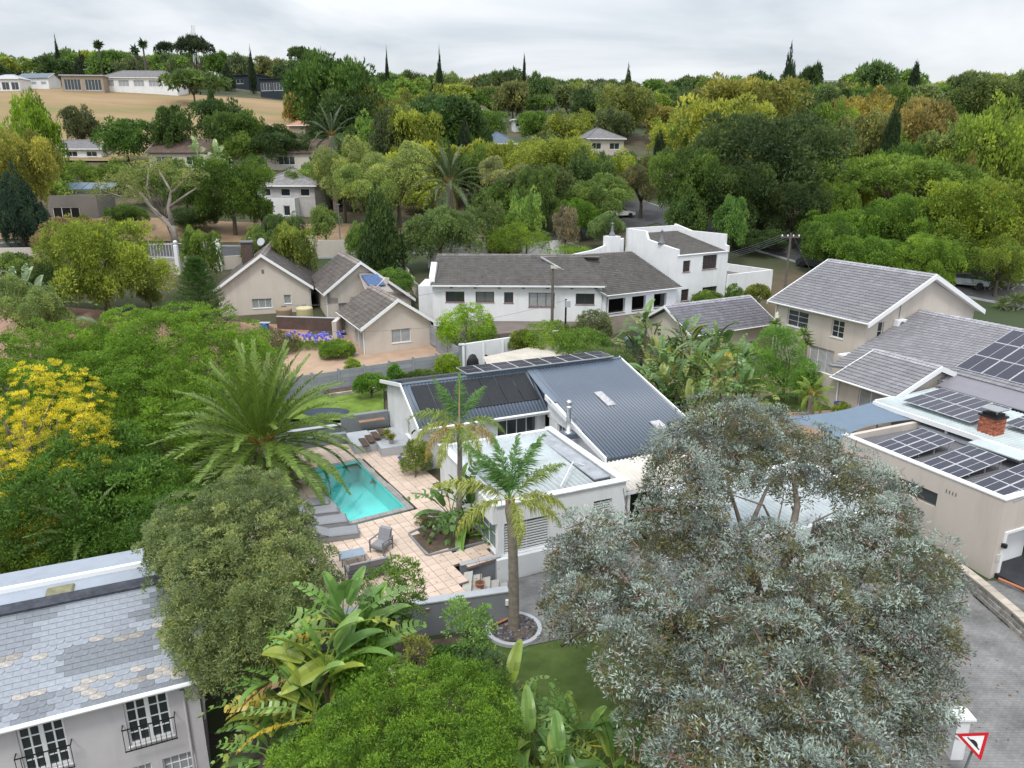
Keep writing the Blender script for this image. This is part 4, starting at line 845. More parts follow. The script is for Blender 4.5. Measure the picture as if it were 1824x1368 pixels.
def cottage():
    A = 30; c = RW(41.3, 49.8); 
    def q(u, v, z): p = RW(u, v, z); a = R_(A); return (p.x*math.cos(a)+p.y*math.sin(a), -p.x*math.sin(a)+p.y*math.cos(a), z)
    e0 = q(38.9, 49.5, 2.95); e1 = q(48.0, 50.35, 2.95); r1 = q(51.6, 54.0, 4.85); r0 = q(39.6, 52.75, 4.85)
    u0 = e0[0]; u1 = e1[0]+1.2; v0 = (e0[1]+e1[1])/2; vr = v0+3.6
    th = Thing('tiled_cottage', 'long low tan cottage with mauve grey tiled roof behind the strelitzias', 'house', (u0, v0, 1), A)
    u0 -= .2; w = MB(); wall(w, (u0+.4, v0+.4), (u1-.4, v0+.4), .2, 2.9, .25, [(2.2, 3.4, .4, 2.3)]); wall(w, (u0+.4, v0+6.8), (u0+.4, v0+.4), .2, 2.9, .25); wall(w, (u1-.4, v0+.4), (u1-.4, v0+6.8), .2, 2.9, .25)
    w.slab([(u0+.4, v0+.4, 2.901), (u0+.4, v0+6.8, 2.901), (u0+.4, vr, 4.6)], (.25, 0, 0)); th.part('wall', w, M_beige); th.part('door', MB().box(u0+2.6, u0+3.8, v0+.5, v0+.56, .4, 2.3), M_gm)
    P = [(u0, v0, 2.95), (u1, v0, 2.95), (u1, vr, 4.9), (u0, vr, 4.9)]; r = slabroof(th, P, M_white2, .12); tiles(th, P, mat('mauve_roof_tile', (.35, .34, .39), .6, .1, 1.2, tone=.2, stain=.1), .3, .33, r)
    P = [(u1, v0+7.2, 2.95), (u0, v0+7.2, 2.95), (u0, vr, 4.9), (u1, vr, 4.9)]; slabroof(th, P, M_tile, .12, 'rear_roof'); ridgecaps(th, (u0, vr, 4.93), (u1, vr, 4.93), M_tile)
    bargeboard(th, (u0-.05, v0-.05, 2.9), (u0-.05, vr, 4.95), out=(-1, 0, 0)); bargeboard(th, (u0-.05, vr, 4.95), (u0-.05, v0+7.25, 2.9), out=(-1, 0, 0)); bargeboard(th, (u1+.05, v0-.05, 2.9), (u1+.05, vr, 4.95), out=(1, 0, 0)); gutter(th, (u0, v0-.07, 2.93), (u1, v0-.07, 2.93))
cottage()
# ------------------------------------------------------------------ white longhouse
def longhouse():
    A = -2; th = Thing('white_longhouse', 'long single storey white house with brown weathered tiles and red-brown windows', 'house', (-7.3, 67, 3.1), A)
    def l(x, y): a = R_(A); return (x*math.cos(a)+y*math.sin(a), -x*math.sin(a)+y*math.cos(a))
    u0, v0 = l(-7.3, 67.0); u1 = l(8.2, 66.7)[0]; zE = 6.35; zb = 3.1; zR = 8.55; vr = v0+4.2
    sc = (u1-u0)/(1150-118)
    ops = []
    for a, b, c, d in ((198, 313, 430, 494), (382, 495, 430, 494), (556, 612, 432, 497), (706, 864, 434, 520), (992, 1106, 438, 503)):
        ops.append(((a-118)*sc, (b-118)*sc, zE-(d-392)*.0154, zE-(c-392)*.0154))
    w = MB(); wall(w, (u0, v0), (u1, v0), zb-.6, zE, .3, ops); wall(w, (u0, v0+8.4), (u0, v0), zb-.6, zE, .3); wall(w, (u1, v0+8.4), (u0, v0+8.4), zb-.6, zE, .3)
    w.slab([(u0, v0, zE+.001), (u0, v0+8.4, zE+.001), (u0, vr, zR)], (.3, 0, 0)); th.part('wall', w, M_white)
    for i, o in enumerate(ops): window(th, (u0, v0), (u1, v0), o, (2, 2, 1, 3, 2)[i], (1, 1, 1, 1, 1)[i], fm=M_brownw, gm=(M_glass, mat('half_blind_glass', (.14, .16, .16), .15), M_glass, M_glassb, M_glass)[i], bar=.06)
    P = [(u0-.1, v0-.45, zE+.1), (u1+.4, v0-.45, zE+.1), (u1-1.7, vr, zR), (u0-.1, vr, zR)]; r = slabroof(th, P, M_white2, .14); tiles(th, P, M_tiledk, .33, .32, r, crook=.006)
    P = [(u1, v0+8.9, zE+.1), (u0-.1, v0+8.9, zE+.1), (u0-.1, vr, zR), (u1, vr, zR)]; slabroof(th, P, M_tiledk, .12, 'rear_roof'); ridgecaps(th, (u0, vr, zR+.03), (u1-1.7, vr, zR+.03), M_tiledk)
    th.part('gutter', MB().box(u0, u1+.2, v0-.56, v0-.44, zE-.06, zE+.08), M_white2)
    # curly parapets on the left gable
    for vv in (v0-.3, vr-.2):
        th.part('gable_parapet', MB().slab([(u0-.25, vv, zE-.1), (u0-.25, vv+2.1, zE+.95), (u0-.25, vv+2.5, zE+1.75), (u0-.25, vv+1.9, zE+1.9), (u0-.25, vv+.2, zE+.75)], (.5, 0, 0)), M_white)
    th.part('side_block', MB().box(u0-1.7, u0-.01, v0+2.5, v0+7, zb-.6, zE-.5), M_white)
    for k in range(7): th.part('air_vent', MB().box(u0+1.6+k*2.2, u0+1.9+k*2.2, v0-.02, v0-.003, zE-.3, zE-.18), M_gm)
    # angled bay room (frame 30)
    B = 31; bt = Thing('white_bay_wing', 'white verandah wing with dark openings on a tan brick plinth', 'house', (0, 0, 0), B)
    def m(x, y): a = R_(B); return (x*math.cos(a)+y*math.sin(a), -x*math.sin(a)+y*math.cos(a))
    a0, b0 = m(8.55, 66.4); a1 = m(15.9, 70.9)[0]; z0, z1 = 3.45, 5.45; L = a1-a0
    ops = [(.35, 2.3, 3.75, 5.1), (3.1, 4.8, 3.75, 5.1), (5.8, 7.4, 3.75, 5.1)]; w = MB(); wall(w, (a0, b0), (a1, b0), z0, z1, .3, ops)
    bt.part('wall', w, M_white); w = MB(); wall(w, (a0-.9, b0+2.6), (a0-.02, b0+.05), z0-.3, z1+.3, .25, [(.5, 2.1, 3.3, 5.2)]); bt.part('porch_wall', w, M_white)
    bt.part('plinth', MB().box(a0-.02, a1, b0+.05, b0+.6, 1.0, z0-.002), brickmat('tan_block_plinth', (.40, .34, .28), (.36, .30, .25), (.30, .25, .21), .4, .2, axis='xz'))
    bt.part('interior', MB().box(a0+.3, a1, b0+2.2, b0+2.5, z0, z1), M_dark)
    for o in ops: bt.part('window_sill', MB().box(a0+o[0], a0+o[1], b0-.05, b0+.3, o[2]-.06, o[2]-.004), M_brownw)
    P = [(a0-.25, b0-.4, z1+.12), (a1+.3, b0-.4, z1+.12), (a1-1.2, b0+5.6, 8.5), (a0-3.2, b0+6.0, 8.55)]; r = slabroof(bt, P, M_white2, .14); tiles(bt, P, M_tiledk, .33, .32, r, crook=.006)
    bt.part('valley_gutter', MB().tube([P[0], P[3]], .1, 6), mat('cement_flashing', (.33, .35, .38), .8)); gutter(bt, (a0-.25, b0-.45, z1+.08), (a1+.3, b0-.45, z1+.08), r=.06)
    # two storey block with parapets (frame 33)
    C_ = 33; ct = Thing('white_two_storey_block', 'two storey white block with stepped parapets and red-brown windows', 'house', (0, 0, 0), C_)
    def n(x, y): a = R_(C_); return (x*math.cos(a)+y*math.sin(a), -x*math.sin(a)+y*math.cos(a))
    c0, d0 = n(15.9, 71.2); c1 = n(21.9, 75.1)[0]; zb, zt = 3.4, 8.55
    ops = [(.85, 1.85, 6.85, 7.95), (3.55, 5.6, 6.9, 8.3), (.85, 1.9, 4.0, 5.15), (3.8, 5.9, 3.9, 5.1)]
    w = MB(); wall(w, (c0, d0), (c1, d0), zb-.8, zt, .3, ops); wall(w, (c1, d0), (c1, d0+7.5), zb-.8, 10.2, .3); wall(w, (c0, d0+7.5), (c0, d0), zb-.8, zt, .3); wall(w, (c1, d0+7.5), (c0, d0+7.5), zb-.8, 10.6, .3)
    w.slab([(c0, d0, zt+.001), (c0, d0+7.5, zt+.001), (c0, d0+7.5, 10.6), (c0, d0+4.6, 10.5), (c0, d0+4.2, 9.7), (c0, d0+.6, 9.15), (c0, d0, 9.1)], (.3, 0, 0)); ct.part('wall', w, M_white)
    for o in ops: window(ct, (c0, d0), (c1, d0), o, 2 if o[1]-o[0] < 1.3 else 4, 3, fm=M_brownw, bar=.05)
    P = [(c0+.3, d0+.1, 8.5), (c1-.3, d0+.1, 8.5), (c1-.3, d0+7.2, 10.0), (c0+.3, d0+7.2, 10.0)]; r = slabroof(ct, P, M_white, .14); tiles(ct, P, M_tiledk, .33, .32, r, crook=.006); gutter(ct, (c0, d0-.05, 8.5), (c1, d0-.05, 8.5))
    ct.part('parapet', MB().slab([(c1-.28, d0-.1, 8.5), (c1-.28, d0+7.5, 10.0), (c1-.28, d0+7.5, 10.75), (c1-.28, d0-.1, 9.05)], (.3, 0, 0)), M_white)
    for q, z in (((c0+.15, d0+2.4), 9.4), ):
        ct.part('finial', MB().lathe([(.38, 0), (.3, .2), (.16, .45), (.1, .9), (.05, 1.1), (.16, 1.25), (.02, 1.4)], (*q, z), 10), M_gm, smooth=True)
    # lower boundary wall rising behind, with pillar
    ct.part('garden_wall', MB().slab([(c0-.32, d0+7.4, 3), (c0-11, d0+7.8, 3), (c0-11, d0+7.8, 7.6), (c0-7.5, d0+7.7, 8.2), (c0-4, d0+7.6, 8.6), (c0-.32, d0+7.4, 9.6)], (0, .3, 0)), M_white)
    ct.part('gate_pillar', MB().box(c0-2.6, c0-1.3, d0+6.8, d0+8.0, 4, 9.9), M_white); ct.part('finial', MB().lathe([(.38, 0), (.3, .2), (.16, .45), (.1, .9), (.05, 1.1), (.16, 1.25), (.02, 1.4)], (c0-1.95, d0+7.4, 9.9), 10), M_gm)
    # roof terrace at the right
    T0 = c1+.02; w = MB(); tl = 6.9
    w.box(T0, T0+tl, d0-.3, d0-.05, 2.4, 6.15).box(T0+tl-.25, T0+tl, d0-.04, d0+8, 2.4, 6.15).box(T0, T0+tl-.26, d0+7.7, d0+8, 2.4, 6.15).box(T0, T0+tl-.26, d0, d0+7.6, 5.0, 5.3)
    ct.part('roof_terrace', w, M_white); ct.part('terrace_floor', MB().box(T0, T0+tl-.27, d0, d0+7.5, 5.302, 5.33), mat('terrace_screed', (.15, .13, .12), .9, .2, 1))
    ct.part('paved_yard', MB().box(-.1, .1, 0, .1, 0, .1), M_white) if 0 else None
longhouse()
th = Thing('paved_terrace', 'grey-brown paved terrace with white retaining wall in front of the longhouse', 'terrace', (4, 62, 3), 0)
th.part('paving', MB().slab([(-4.9, 59.6, 1.0), (6.4, 65.0, 1.0), (8.4, 66.6, 1.0), (-5.3, 67.2, 1.0)], (0, 0, 2.05)), mat('terrace_tarmac', (.17, .14, .125), .9, .15, .6, stain=.2))
th.part('parapet', MB().slab([(-3.9, 57.4, .2), (3.9, 62.4, .2), (3.9, 62.7, .2), (-3.9, 57.7, .2)], (0, 0, 2.9)), M_white)
for i in range(6):
    a = Vector((-3.9, 57.36, .3)).lerp(Vector((3.9, 62.36, .3)), i/5); th.part('pillar', MB().box(a.x-.1, a.x+.1, a.y-.1, a.y+.1, .2, 3.15), M_white)
# ------------------------------------------------------------------ tan gabled houses at the left centre
def gabled(name, label, A, eL, eR, depth, zL, zR_, zP, zb, ops=(), side=(), over=.4, pm=M_tilebr, uP=None, wins=(), cat='house'):
    def l(x, y): a = R_(A); return (x*math.cos(a)+y*math.sin(a), -x*math.sin(a)+y*math.cos(a))
    a0, v = l(*eL); a1 = l(*eR)[0]; up = (a0+a1)/2 if uP is None else a0+uP; th = Thing(name, label, cat, (a0, v, zb), A)
    w = MB(); W0, W1 = a0+over, a1-over; vw = v+.35
    zm = min(zL, zR_); sl0 = (zP-zL)/(up-a0); sl1 = (zP-zR_)/(a1-up); zl = zL+sl0*over-.2; zr = zR_+sl1*over-.2; zm = min(zl, zr)
    wall(w, (W0, vw), (W1, vw), zb-.8, zm, .3, ops); w.slab([(W0, vw, zm+.001), (W1, vw, zm+.001), (W1, vw, zr+.002), (up, vw, zP-.2), (W0, vw, zl+.002)], (0, .3, 0))
    wall(w, (W0, vw+depth-.7), (W0, vw), zb-.8, zl, .3, side); wall(w, (W1, vw), (W1, vw+depth-.7), zb-.8, zr, .3); wall(w, (W1, vw+depth-.7), (W0, vw+depth-.7), zb-.8, zm, .3)
    th.part('wall', w, M_beige)
    for P in ([(a0, v+depth, zL), (a0, v, zL), (up, v, zP), (up, v+depth, zP)], [(a1, v, zR_), (a1, v+depth, zR_), (up, v+depth, zP), (up, v, zP)]):
        r = slabroof(th, P, M_white2, .12); tiles(th, P, pm, .36, .42, r, amp=.03, step=.095)
    ridgecaps(th, (up, v, zP+.03), (up, v+depth, zP+.03), pm)
    for (p, q) in (((a0-.05, zL), (up, zP+.05)), ((up, zP+.05), (a1+.05, zR_))): bargeboard(th, (p[0], v-.06, p[1]), (q[0], v-.06, q[1]), h=.3, w=.08)
    gutter(th, (a0-.08, v, zL-.02), (a0-.08, v+depth, zL-.02)); th.part('downpipe', MB().tube([(W0-.06, vw+.1, zL-.1), (W0-.06, vw+.1, zb-.2)], .05, 6), M_white2); th.part('downpipe', MB().tube([(W1+.06, vw+.1, zR_-.1), (W1+.06, vw+.1, zb-.2)], .05, 6), M_white2)
    for o, kw in wins: window(th, (W0, vw), (W1, vw), o, **kw)
    for o in side: window(th, (W0, vw+depth-.7), (W0, vw), o, 2, 1, gm=M_glassb, sill=False, name='glazed_door')
    return th, (a0, a1, v, vw, W0, W1, up)
lat = mat('lattice_curtain', (.26, .28, .27), .4, .4, 12)
t1, g1 = gabled('tan_gable_house', 'tan gabled house with brick chimney and satellite dish behind the conifer', 13, (-29.3, 71.8), (-20.1, 73.9), 19, 5.0, 5.0, 8.35, .8,
    ops=[(3.0, 4.9, 3.05, 4.0), (6.1, 6.8, 3.4, 4.3)], wins=[((3.0, 4.9, 3.05, 4.0), dict(cols=3, gm=lat)), ((6.1, 6.8, 3.4, 4.3), dict(cols=1, gm=lat))])
a0, a1, v, vw, W0, W1, up = g1
t1.part('air_vent', MB().box(up-.12, up+.12, vw-.02, vw-.003, 6.5, 6.9), M_gm)
ch = t1.part('chimney', MB().box(up-2.4, up-1.3, v+5, v+6, 6, 9.1), mat('dark_brick', (.10, .07, .06), .9, .3, 5)); t1.part('cap', MB().box(up-2.5, up-1.2, v+4.9, v+6.1, 9.102, 9.25), M_gm, ch)
ds = t1.part('satellite_dish', MB().tube([(up-.3, v+4.6, 9.2), (up-.34, v+4.52, 9.24)], .42, 16), M_greyl); t1.part('mast', MB().tube([(up-.3, v+4.7, 8.2), (up-.3, v+4.65, 9.3)], .03, 6), M_gm, ds)
t2, g2 = gabled('tan_gable_house', 'tan gabled house in the middle with solar geyser and striped bay window', 24, (-18.2, 70.5), (-9.9, 74.2), 9.5, 4.9, 3.75, 7.75, .8, uP=3.75,
    ops=[(1.0, 2.2, 1.6, 2.9), (1.0, 2.2, 3.1, 4.4)], wins=[((1.0, 2.2, 1.6, 2.9), dict(cols=2, gm=M_glassb, bars=6, barm=M_brownw)), ((1.0, 2.2, 3.1, 4.4), dict(cols=2, gm=M_glassb, bars=6, barm=M_brownw))])
a0, a1, v, vw, W0, W1, up = g2
t2.part('link_roof', MB().slab([(up-.2, v-2.6, 5.0), (up+2.5, v-2.6, 5.0), (up+1.4, v+.3, 6.6), (up-.2, v+.3, 6.6)], (0, 0, .14)), M_tilebr)
t2.part('firewall', MB().slab([(up-.1, v-3.0, 4.5), (up+2.3, v-1.2, 5.7), (up+2.5, v-1.2, 6.25), (up+2.1, v-1.2, 6.3), (up-.1, v-3.0, 5.05)], (.0, .3, 0)), M_beige)
t2.part('solar_geyser', MB().slab([(up+.3, v-1.9, 5.65), (up+1.9, v-1.9, 5.65), (up+1.5, v-.4, 6.5), (up-.1, v-.4, 6.5)], (0, 0, .1)), mat('geyser_blue', (.06, .11, .24), .2, .3, 5))
t3, g3 = gabled('tan_gable_house', 'small tan gabled house with one white window nearest the grey precast wall', 26, (-12.75, 60.6), (-6.7, 63.6), 8.5, 3.6, 3.6, 5.85, .9,
    ops=[(2.35, 4.1, 2.05, 3.25)], wins=[((2.35, 4.1, 2.05, 3.25), dict(cols=2, rows=1, gm=M_glassb))], side=[(4.6, 5.5, 1.2, 3.0), (6.0, 7.2, 1.1, 3.0)])
a0, a1, v, vw, W0, W1, up = g3
s3 = Thing('entrance_steps', 'concrete entrance steps beside the small tan gabled house', 'steps', (W0-1, vw+1.5, .9), 26)
for k in range(3): s3.part('tread', MB().box(W0-.5-.4*(k+1), W0-.5-.4*k, vw+.5, vw+2.4, .4, 1.35-.2*k), M_greyl)
# service yard between the houses
th = Thing('face_brick_wall', 'dark face-brick garden wall behind the blue agapanthus', 'wall', (-22.2, 68.3, 1.2), 0)
a, b = Vector((-22.3, 68.4, .6)), Vector((-16.3, 67.6, .6)); d = (b-a).normalized()
th.part('wall_face', MB().obox(a, b-a, Vector((-d.y, d.x, 0))*.25, (0, 0, 2.5)), brickmat('dark_face_brick', (.12, .06, .045), (.085, .05, .045), (.13, .11, .10), .23, .085, axis='xz', stain=.4))
th.part('coping', MB().obox(a+Vector((0, -.03, 2.503)), b-a, Vector((-d.y, d.x, 0))*.3, (0, 0, .06)), M_greyl); th.part('end_pillar', MB().box(-16.3, -15.9, 65.2, 67.9, .6, 3.3), M_beige)
for x, y, r, h, c, lb in ((-22.2, 70.6, .75, 1.9, (.27, .20, .13), 'round brown plastic water tank beside the gabled house'), (-20.3, 70.9, .8, 1.95, (.52, .46, .27), 'round cream plastic water tank beside the gabled house')):
    tk = Thing('water_tank', lb, 'water tank', (x, y, 1.8), 0, 'rainwater tanks behind the brick wall')
    z0 = T(x, y)+.1; pr = [(r, 0)]
    for k in range(8): pr += [(r*1.03, h*(k+.3)/8), (r*.98, h*(k+.9)/8)]
    tk.part('body', MB().lathe(pr+[(r*.9, h), (r*.3, h+.18)], (x, y, 1.6), 20), mat('tank_'+lb[6:11], c, .5, .05), smooth=True); tk.part('lid', MB().lathe([(r*.32, 0), (r*.32, .08)], (x, y, 1.8+h-.03), 12), M_gm)
th = Thing('plastic_drum', 'blue plastic drum with pale lid against the tan gable wall', 'drum', (-23.4, 68.2, .8)); th.part('body', MB().lathe([(.36, 0), (.4, .3), (.4, .8), (.36, 1.1)], (-23.4, 68.2, 1.45), 14), mat('drum_blue', (.02, .07, .35), .4), smooth=True); th.part('lid', MB().box(-23.9, -22.9, 67.9, 68.5, 2.56, 2.62), M_greyl)
th = Thing('yard_steps', 'pale steps at the end of the dark brick wall', 'steps', (-22.7, 67.3, .8))
for k in range(4): th.part('tread', MB().box(-23.3+.0, -22.3, 66.2+.35*k, 66.55+.35*k, .6, 1.35+.17*k), M_greyl)
# ------------------------------------------------------------------ precast walls
def precast(name, label, a, b, z0, z1, np_, h=1.7, m=None, group=None, vertical=False):
    a, b = Vector((*a, 0)), Vector((*b, 0)); d = (b-a)/np_; u = d.normalized(); s = Vector((-u.y, u.x, 0)); th = Thing(name, label, 'wall', (a.x, a.y, z0), 0, group); m = m or M_conc
    for i in range(np_+1):
        p = a+d*i; z = z0+(z1-z0)*i/np_; th.part('post', MB().obox(p-u*.07-s*.07+Vector((0, 0, z-.3)), u*.14, s*.14, (0, 0, h+.36)), m)
    nr = 5
    for i in range(np_):
        p = a+d*i+u*.075; z = z0+(z1-z0)*(i+.5)/np_
        for j in range(nr): th.part('panel', MB().obox(p-s*.025+Vector((0, 0, z-.1+j*h/nr)), d-u*.15, s*.05, (0, 0, h/nr-.012), tone=rnd.random()), m)
    return th
precast('precast_wall', 'grey precast concrete wall between the pool lawn and the gabled house', (-18.2, 50.0), (-4.3, 57.7), .5, .9, 8, 1.65)
precast('precast_wall', 'grey precast wall climbing beside the longhouse terrace', (-4.3, 57.9), (-8.8, 66.6), 1.0, 2.3, 4, 1.7)
precast('precast_wall', 'tan precast boundary wall beside the yard of the middle gabled house', (-9.6, 76), (-15.5, 95), 3.2, 5.6, 6, 1.6, M_beige)
th = Thing('gate_pier', 'grey masonry pier where the precast wall meets the white wall', 'pier', (-4.1, 57.6, .5)); th.part('pier', MB().bev(-4.25, -3.75, 57.3, 57.8, .3, 3.0), M_grey); th.part('cap', MB().bev(-4.3, -3.7, 57.25, 57.85, 3.003, 3.1), M_greyl)
th = Thing('brick_planter', 'whitewashed low brick planter at the foot of the precast wall', 'planter', (-10, 52.6, .4)); a, b = Vector((-13.3, 51.0, .25)), Vector((-8.3, 53.6, .25)); d = (b-a).normalized(); s = Vector((-d.y, d.x, 0))
th.part('soil_fill', MB().obox(a+s*.2+d*.2, (b-a)-d*.4, s*1.2, (0, 0, .6)), M_soil)
wm = mat('whitewashed_brick', (.42, .37, .34), .9, .2, 4, tone=.35)
th.part('core', MB().obox(a+s*.03+d*.01, (b-a)-d*.02, s*.16, (0, 0, .66)), mat('old_mortar', (.3, .27, .25), .95))
for r in range(7):
    k = 0; off = -.12*(r % 2)
    while off+k*.25 < (b-a).length-.1:
        s0 = max(0, off+k*.25); s1 = min((b-a).length, off+k*.25+.235); k += 1; th.part('brick', MB().obox(a+d*s0+Vector((0, 0, r*.1)), d*(s1-s0), s*.14, (0, 0, .09), tone=rnd.random()), wm)
# ------------------------------------------------------------------ street wall with white palisade gates, boundary walls
M_gate = mat('chalky_gate_paint', (.55, .56, .57), .6, .08)
def palisade(label, a, b, z, h=1.7, n=26, pil=True):
    a, b = Vector((*a, z)), Vector((*b, z)); d = b-a; u = d.normalized(); s = Vector((-u.y, u.x, 0)); th = Thing('palisade_gate', label, 'gate', a, 0, 'white palisade gates on the street')
    for i in range(n): p = a+d*((i+.5)/n); th.part('bar', MB().obox(p-u*.03, u*.06, s*.03, (0, 0, h)), M_gate)
    fr = MB(); 
    for q in (.12, h-.15): fr.obox(a+Vector((0, 0, q))-s*.035, d, s*.03, (0, 0, .07))
    th.part('rail', fr, M_white2)
Zs = 5.6
sw = Thing('street_wall', 'tan street boundary wall with pillars and globe lamps', 'wall', (-30, 92, 5))
def seg(a, b, z, h, m=M_beige): a, b = Vector((*a, z)), Vector((*b, z)); u = (b-a).normalized(); sw.part('wall_face', MB().obox(a, b-a, Vector((-u.y, u.x, 0))*.25, (0, 0, h)), m)
g0 = GZ(246, 500, 2.6); g1_ = GZ(300, 470, 4.6)
seg((-42, 82.5), (-31, 88), 2.6, 4.0); seg((-42, 82.6), (-60, 80.5), 3, 5.2); seg((-24.5, 91.5), (-18.6, 94), 4.3, 3.6); seg((-18.5, 94), (-15.6, 94.8), 4.6, 3.6)
palisade('white palisade fence panels left of the chimney', (-42, 82.4), (-34.2, 86.2), 6.62, 1.8, 28); palisade('white palisade driveway gate behind the feathery tree', (-30.8, 88.0), (-24.6, 91.2), 5.8, 2.4, 26)
for x, y in ((-38.1, 84.2), (-34.1, 86.3), (-31, 88), (-24.5, 91.3), (-18.6, 93.8)):
    sw.part('pillar', MB().bev(x-.2, x+.2, y-.25, y+.15, 3, 8.2, .05), M_white2 if x < -30 else M_beige); gl = sw.part('globe_lamp', MB().lathe([(.05, 0), (.2, .1), (.26, .25), (.2, .42), (.04, .5)], (x, y, 8.2), 10), mat('opal_glass', (.7, .7, .68), .3), smooth=True)
bw = Thing('white_boundary_wall', 'curving white boundary wall behind the longhouse garden', 'wall', (5, 92, 5)); pts = [(-10, 88, 5.6), (-4, 90, 5.8), (2, 92.4, 6.0), (7, 94.5, 6.3)]
for p, q in zip(pts, pts[1:]): a = Vector(p); bw.part('wall_face', MB().obox(a-Vector((0, 0, 1)), Vector(q)-a, (0, .25, 0), (0, 0, 2.5)), M_white)
# ------------------------------------------------------------------ houses further up the hill
def hipbox(name, label, px, w, d, ang, h, roof, wm, rm, gx=None, rh=1.8, wins=3, gm=None, z=None, cat='house', hip=1, wh=1.3, wz=None, ww=.55):
    """far house: local frame centred at its front middle"""
    x, y = px; z0 = T(x, y)-.4 if z is None else z; th = Thing.__new__(Thing); th.o = Vector((0, 0, 0)); th.ang = ang
    r = bpy.data.objects.new(name, None); COL.objects.link(r); r.location = (x, y, z0); r.rotation_euler = (0, 0, R_(ang)); tag(r, label, cat); th.root = r
    mb = MB(); ops = []; zc = (h-wh)*.62 if wz is None else wz
    for i in range(wins): c = w*(i+.5)/wins; q = w/wins*ww/2; ops.append((c-q, c+q, zc, zc+wh))
    wall(mb, (-w/2, 0), (w/2, 0), -2.5, h, .3, ops); wall(mb, (w/2, 0), (w/2, d), -2.5, h, .3); wall(mb, (w/2, d), (-w/2, d), -2.5, h, .3); wall(mb, (-w/2, d), (-w/2, 0), -2.5, h, .3); th.part('wall', mb, wm)
    for o in ops: window(th, (-w/2, 0), (w/2, 0), o, max(1, int((o[1]-o[0])/1.1)), 1, gm=gm, bar=.09)
    e = .5
    if roof == 'hip':
        a = w/2+e; b0, b1 = -e, d+e; k = min(a*.95, (d+2*e)/2)*hip; m_ = (b0+b1)/2; Z = h+rh
        th.part('roof', MB().add([(-a,b0,h),(a,b0,h),(a,b1,h),(-a,b1,h),(-a+k,m_,Z),(a-k,m_,Z)], [(0,1,5,4),(1,2,5),(2,3,4,5),(3,0,4),(3,2,1,0)]), rm)
        cp = MB()
        for p in ((-a, b0, h), (-a, b1, h)): cp.tube([p, (-a+k, m_, Z)], .14, 5)
        for p in ((a, b0, h), (a, b1, h)): cp.tube([p, (a-k, m_, Z)], .14, 5)
        cp.tube([(-a+k, m_, Z), (a-k, m_, Z)], .14, 5); th.part('ridge_caps', cp, rm); th.part('fascia', MB().box(-a, a, b0-.08, b0-.01, h-.2, h+.02), M_white2)
    elif roof == 'gable':
        a = w/2+e; m_ = d/2; Z = h+rh
        th.part('roof', MB().slab([(-a,-e,h),(a,-e,h),(a,m_,Z),(-a,m_,Z)], (0,0,.15)).slab([(a,d+e,h),(-a,d+e,h),(-a,m_,Z),(a,m_,Z)], (0,0,.15)), rm); [th.part('gable', MB().slab([(q*w/2,0,h),(q*w/2,d,h),(q*w/2,m_,Z-.1)], (-.3*q,0,0)), wm) for q in (1, -1)]; bargeboard(th, (a,-e,h+.1), (a,m_,Z+.1), out=(1,0,0)); bargeboard(th, (-a,-e,h+.1), (-a,m_,Z+.1), out=(-1,0,0))
    elif roof == 'flat': th.part('roof', MB().box(-w/2-e, w/2+e, -e, d+e, h+.003, h+.35), rm)
    elif roof == 'mono': th.part('roof', MB().slab([(-w/2-e,-e,h),(w/2+e,-e,h),(w/2+e,d+e,h+rh),(-w/2-e,d+e,h+rh)], (0,0,.2)), rm)
    return th
M_navy = mat('navy_cladding', (.022, .032, .045), .6); M_sandst = mat('sandstone', (.33, .27, .21), .9, .15, 2); M_rtile = mat('terracotta_tile', (.40, .20, .13), .85, .2, 2, tone=.2); M_brn = mat('brown_tile', (.11, .075, .062), .85, .3, 1.2, .4, 8, stain=.3)
M_gt = mat('plain_grey_tile', (.17, .165, .17), .8, .2, 1.5, .4, 8, stain=.25)
def at(px, py, Y): p = GY(px, py, Y); return (p.x, p.y)
def hit(px, py, y0=40, y1=700):
    for Y in np.arange(y0, y1, 1.0):
        p = GY(px, py, float(Y))
        if p.z <= T(p.x, p.y): return p
    return GY(px, py, y1)
def hb(px, pybase, Y, wpx=None, **k):
    p = hit(px, pybase, 100); sc = 1.0
    if wpx: t = p.y/ray(px, pybase)[1]; sc = wpx*t/FPX/k['w']
    for q in ('w', 'd', 'h', 'rh', 'wh', 'wz'):
        if q in k: k[q] *= sc
    k.setdefault('rh', 1.8*sc); k.setdefault('wh', 1.3*sc); return hipbox(px=(p.x, p.y), z=p.z-.1, **k)
hb(250, 168, 246, wpx=130, name='hillside_villa', label='long white villa with grey hip roof above the dry field', w=25, d=11, ang=4, h=5.4, roof='hip', wm=M_white, rm=M_gt, rh=2.8, wins=5, gm=M_glassb, wh=2, wz=2.6, ww=.7)
hb(150, 166, 246, wpx=70, name='stone_house', label='flat roofed sandstone house beside the white villa', w=13, d=9, ang=6, h=5.4, roof='flat', wm=M_sandst, rm=M_greyl, wins=2, wh=3.4, wz=1, ww=.8)
hb(177, 150, 262, wpx=60, name='grey_roofed_house', label='sandy house with grey roof just behind the sandstone one', w=12, d=9, ang=0, h=5, roof='hip', wm=M_sandst, rm=M_gt, rh=2, wins=2)
hb(62, 160, 262, wpx=58, name='pale_house', label='pale gabled house with blue grey roof at the upper left', w=15, d=8, ang=-8, h=5, roof='gable', wm=M_white, rm=mat('blue_grey_roof', (.13, .16, .2), .6), rh=2.4, wins=3, gm=M_glassb)
hb(12, 164, 247, wpx=50, name='white_pavilion', label='small white pavilion at the left edge above the field', w=10, d=7, ang=0, h=4.6, roof='hip', wm=M_white, rm=M_greyl, rh=1.6, wins=3, ww=.8, wh=2.6, wz=.8)
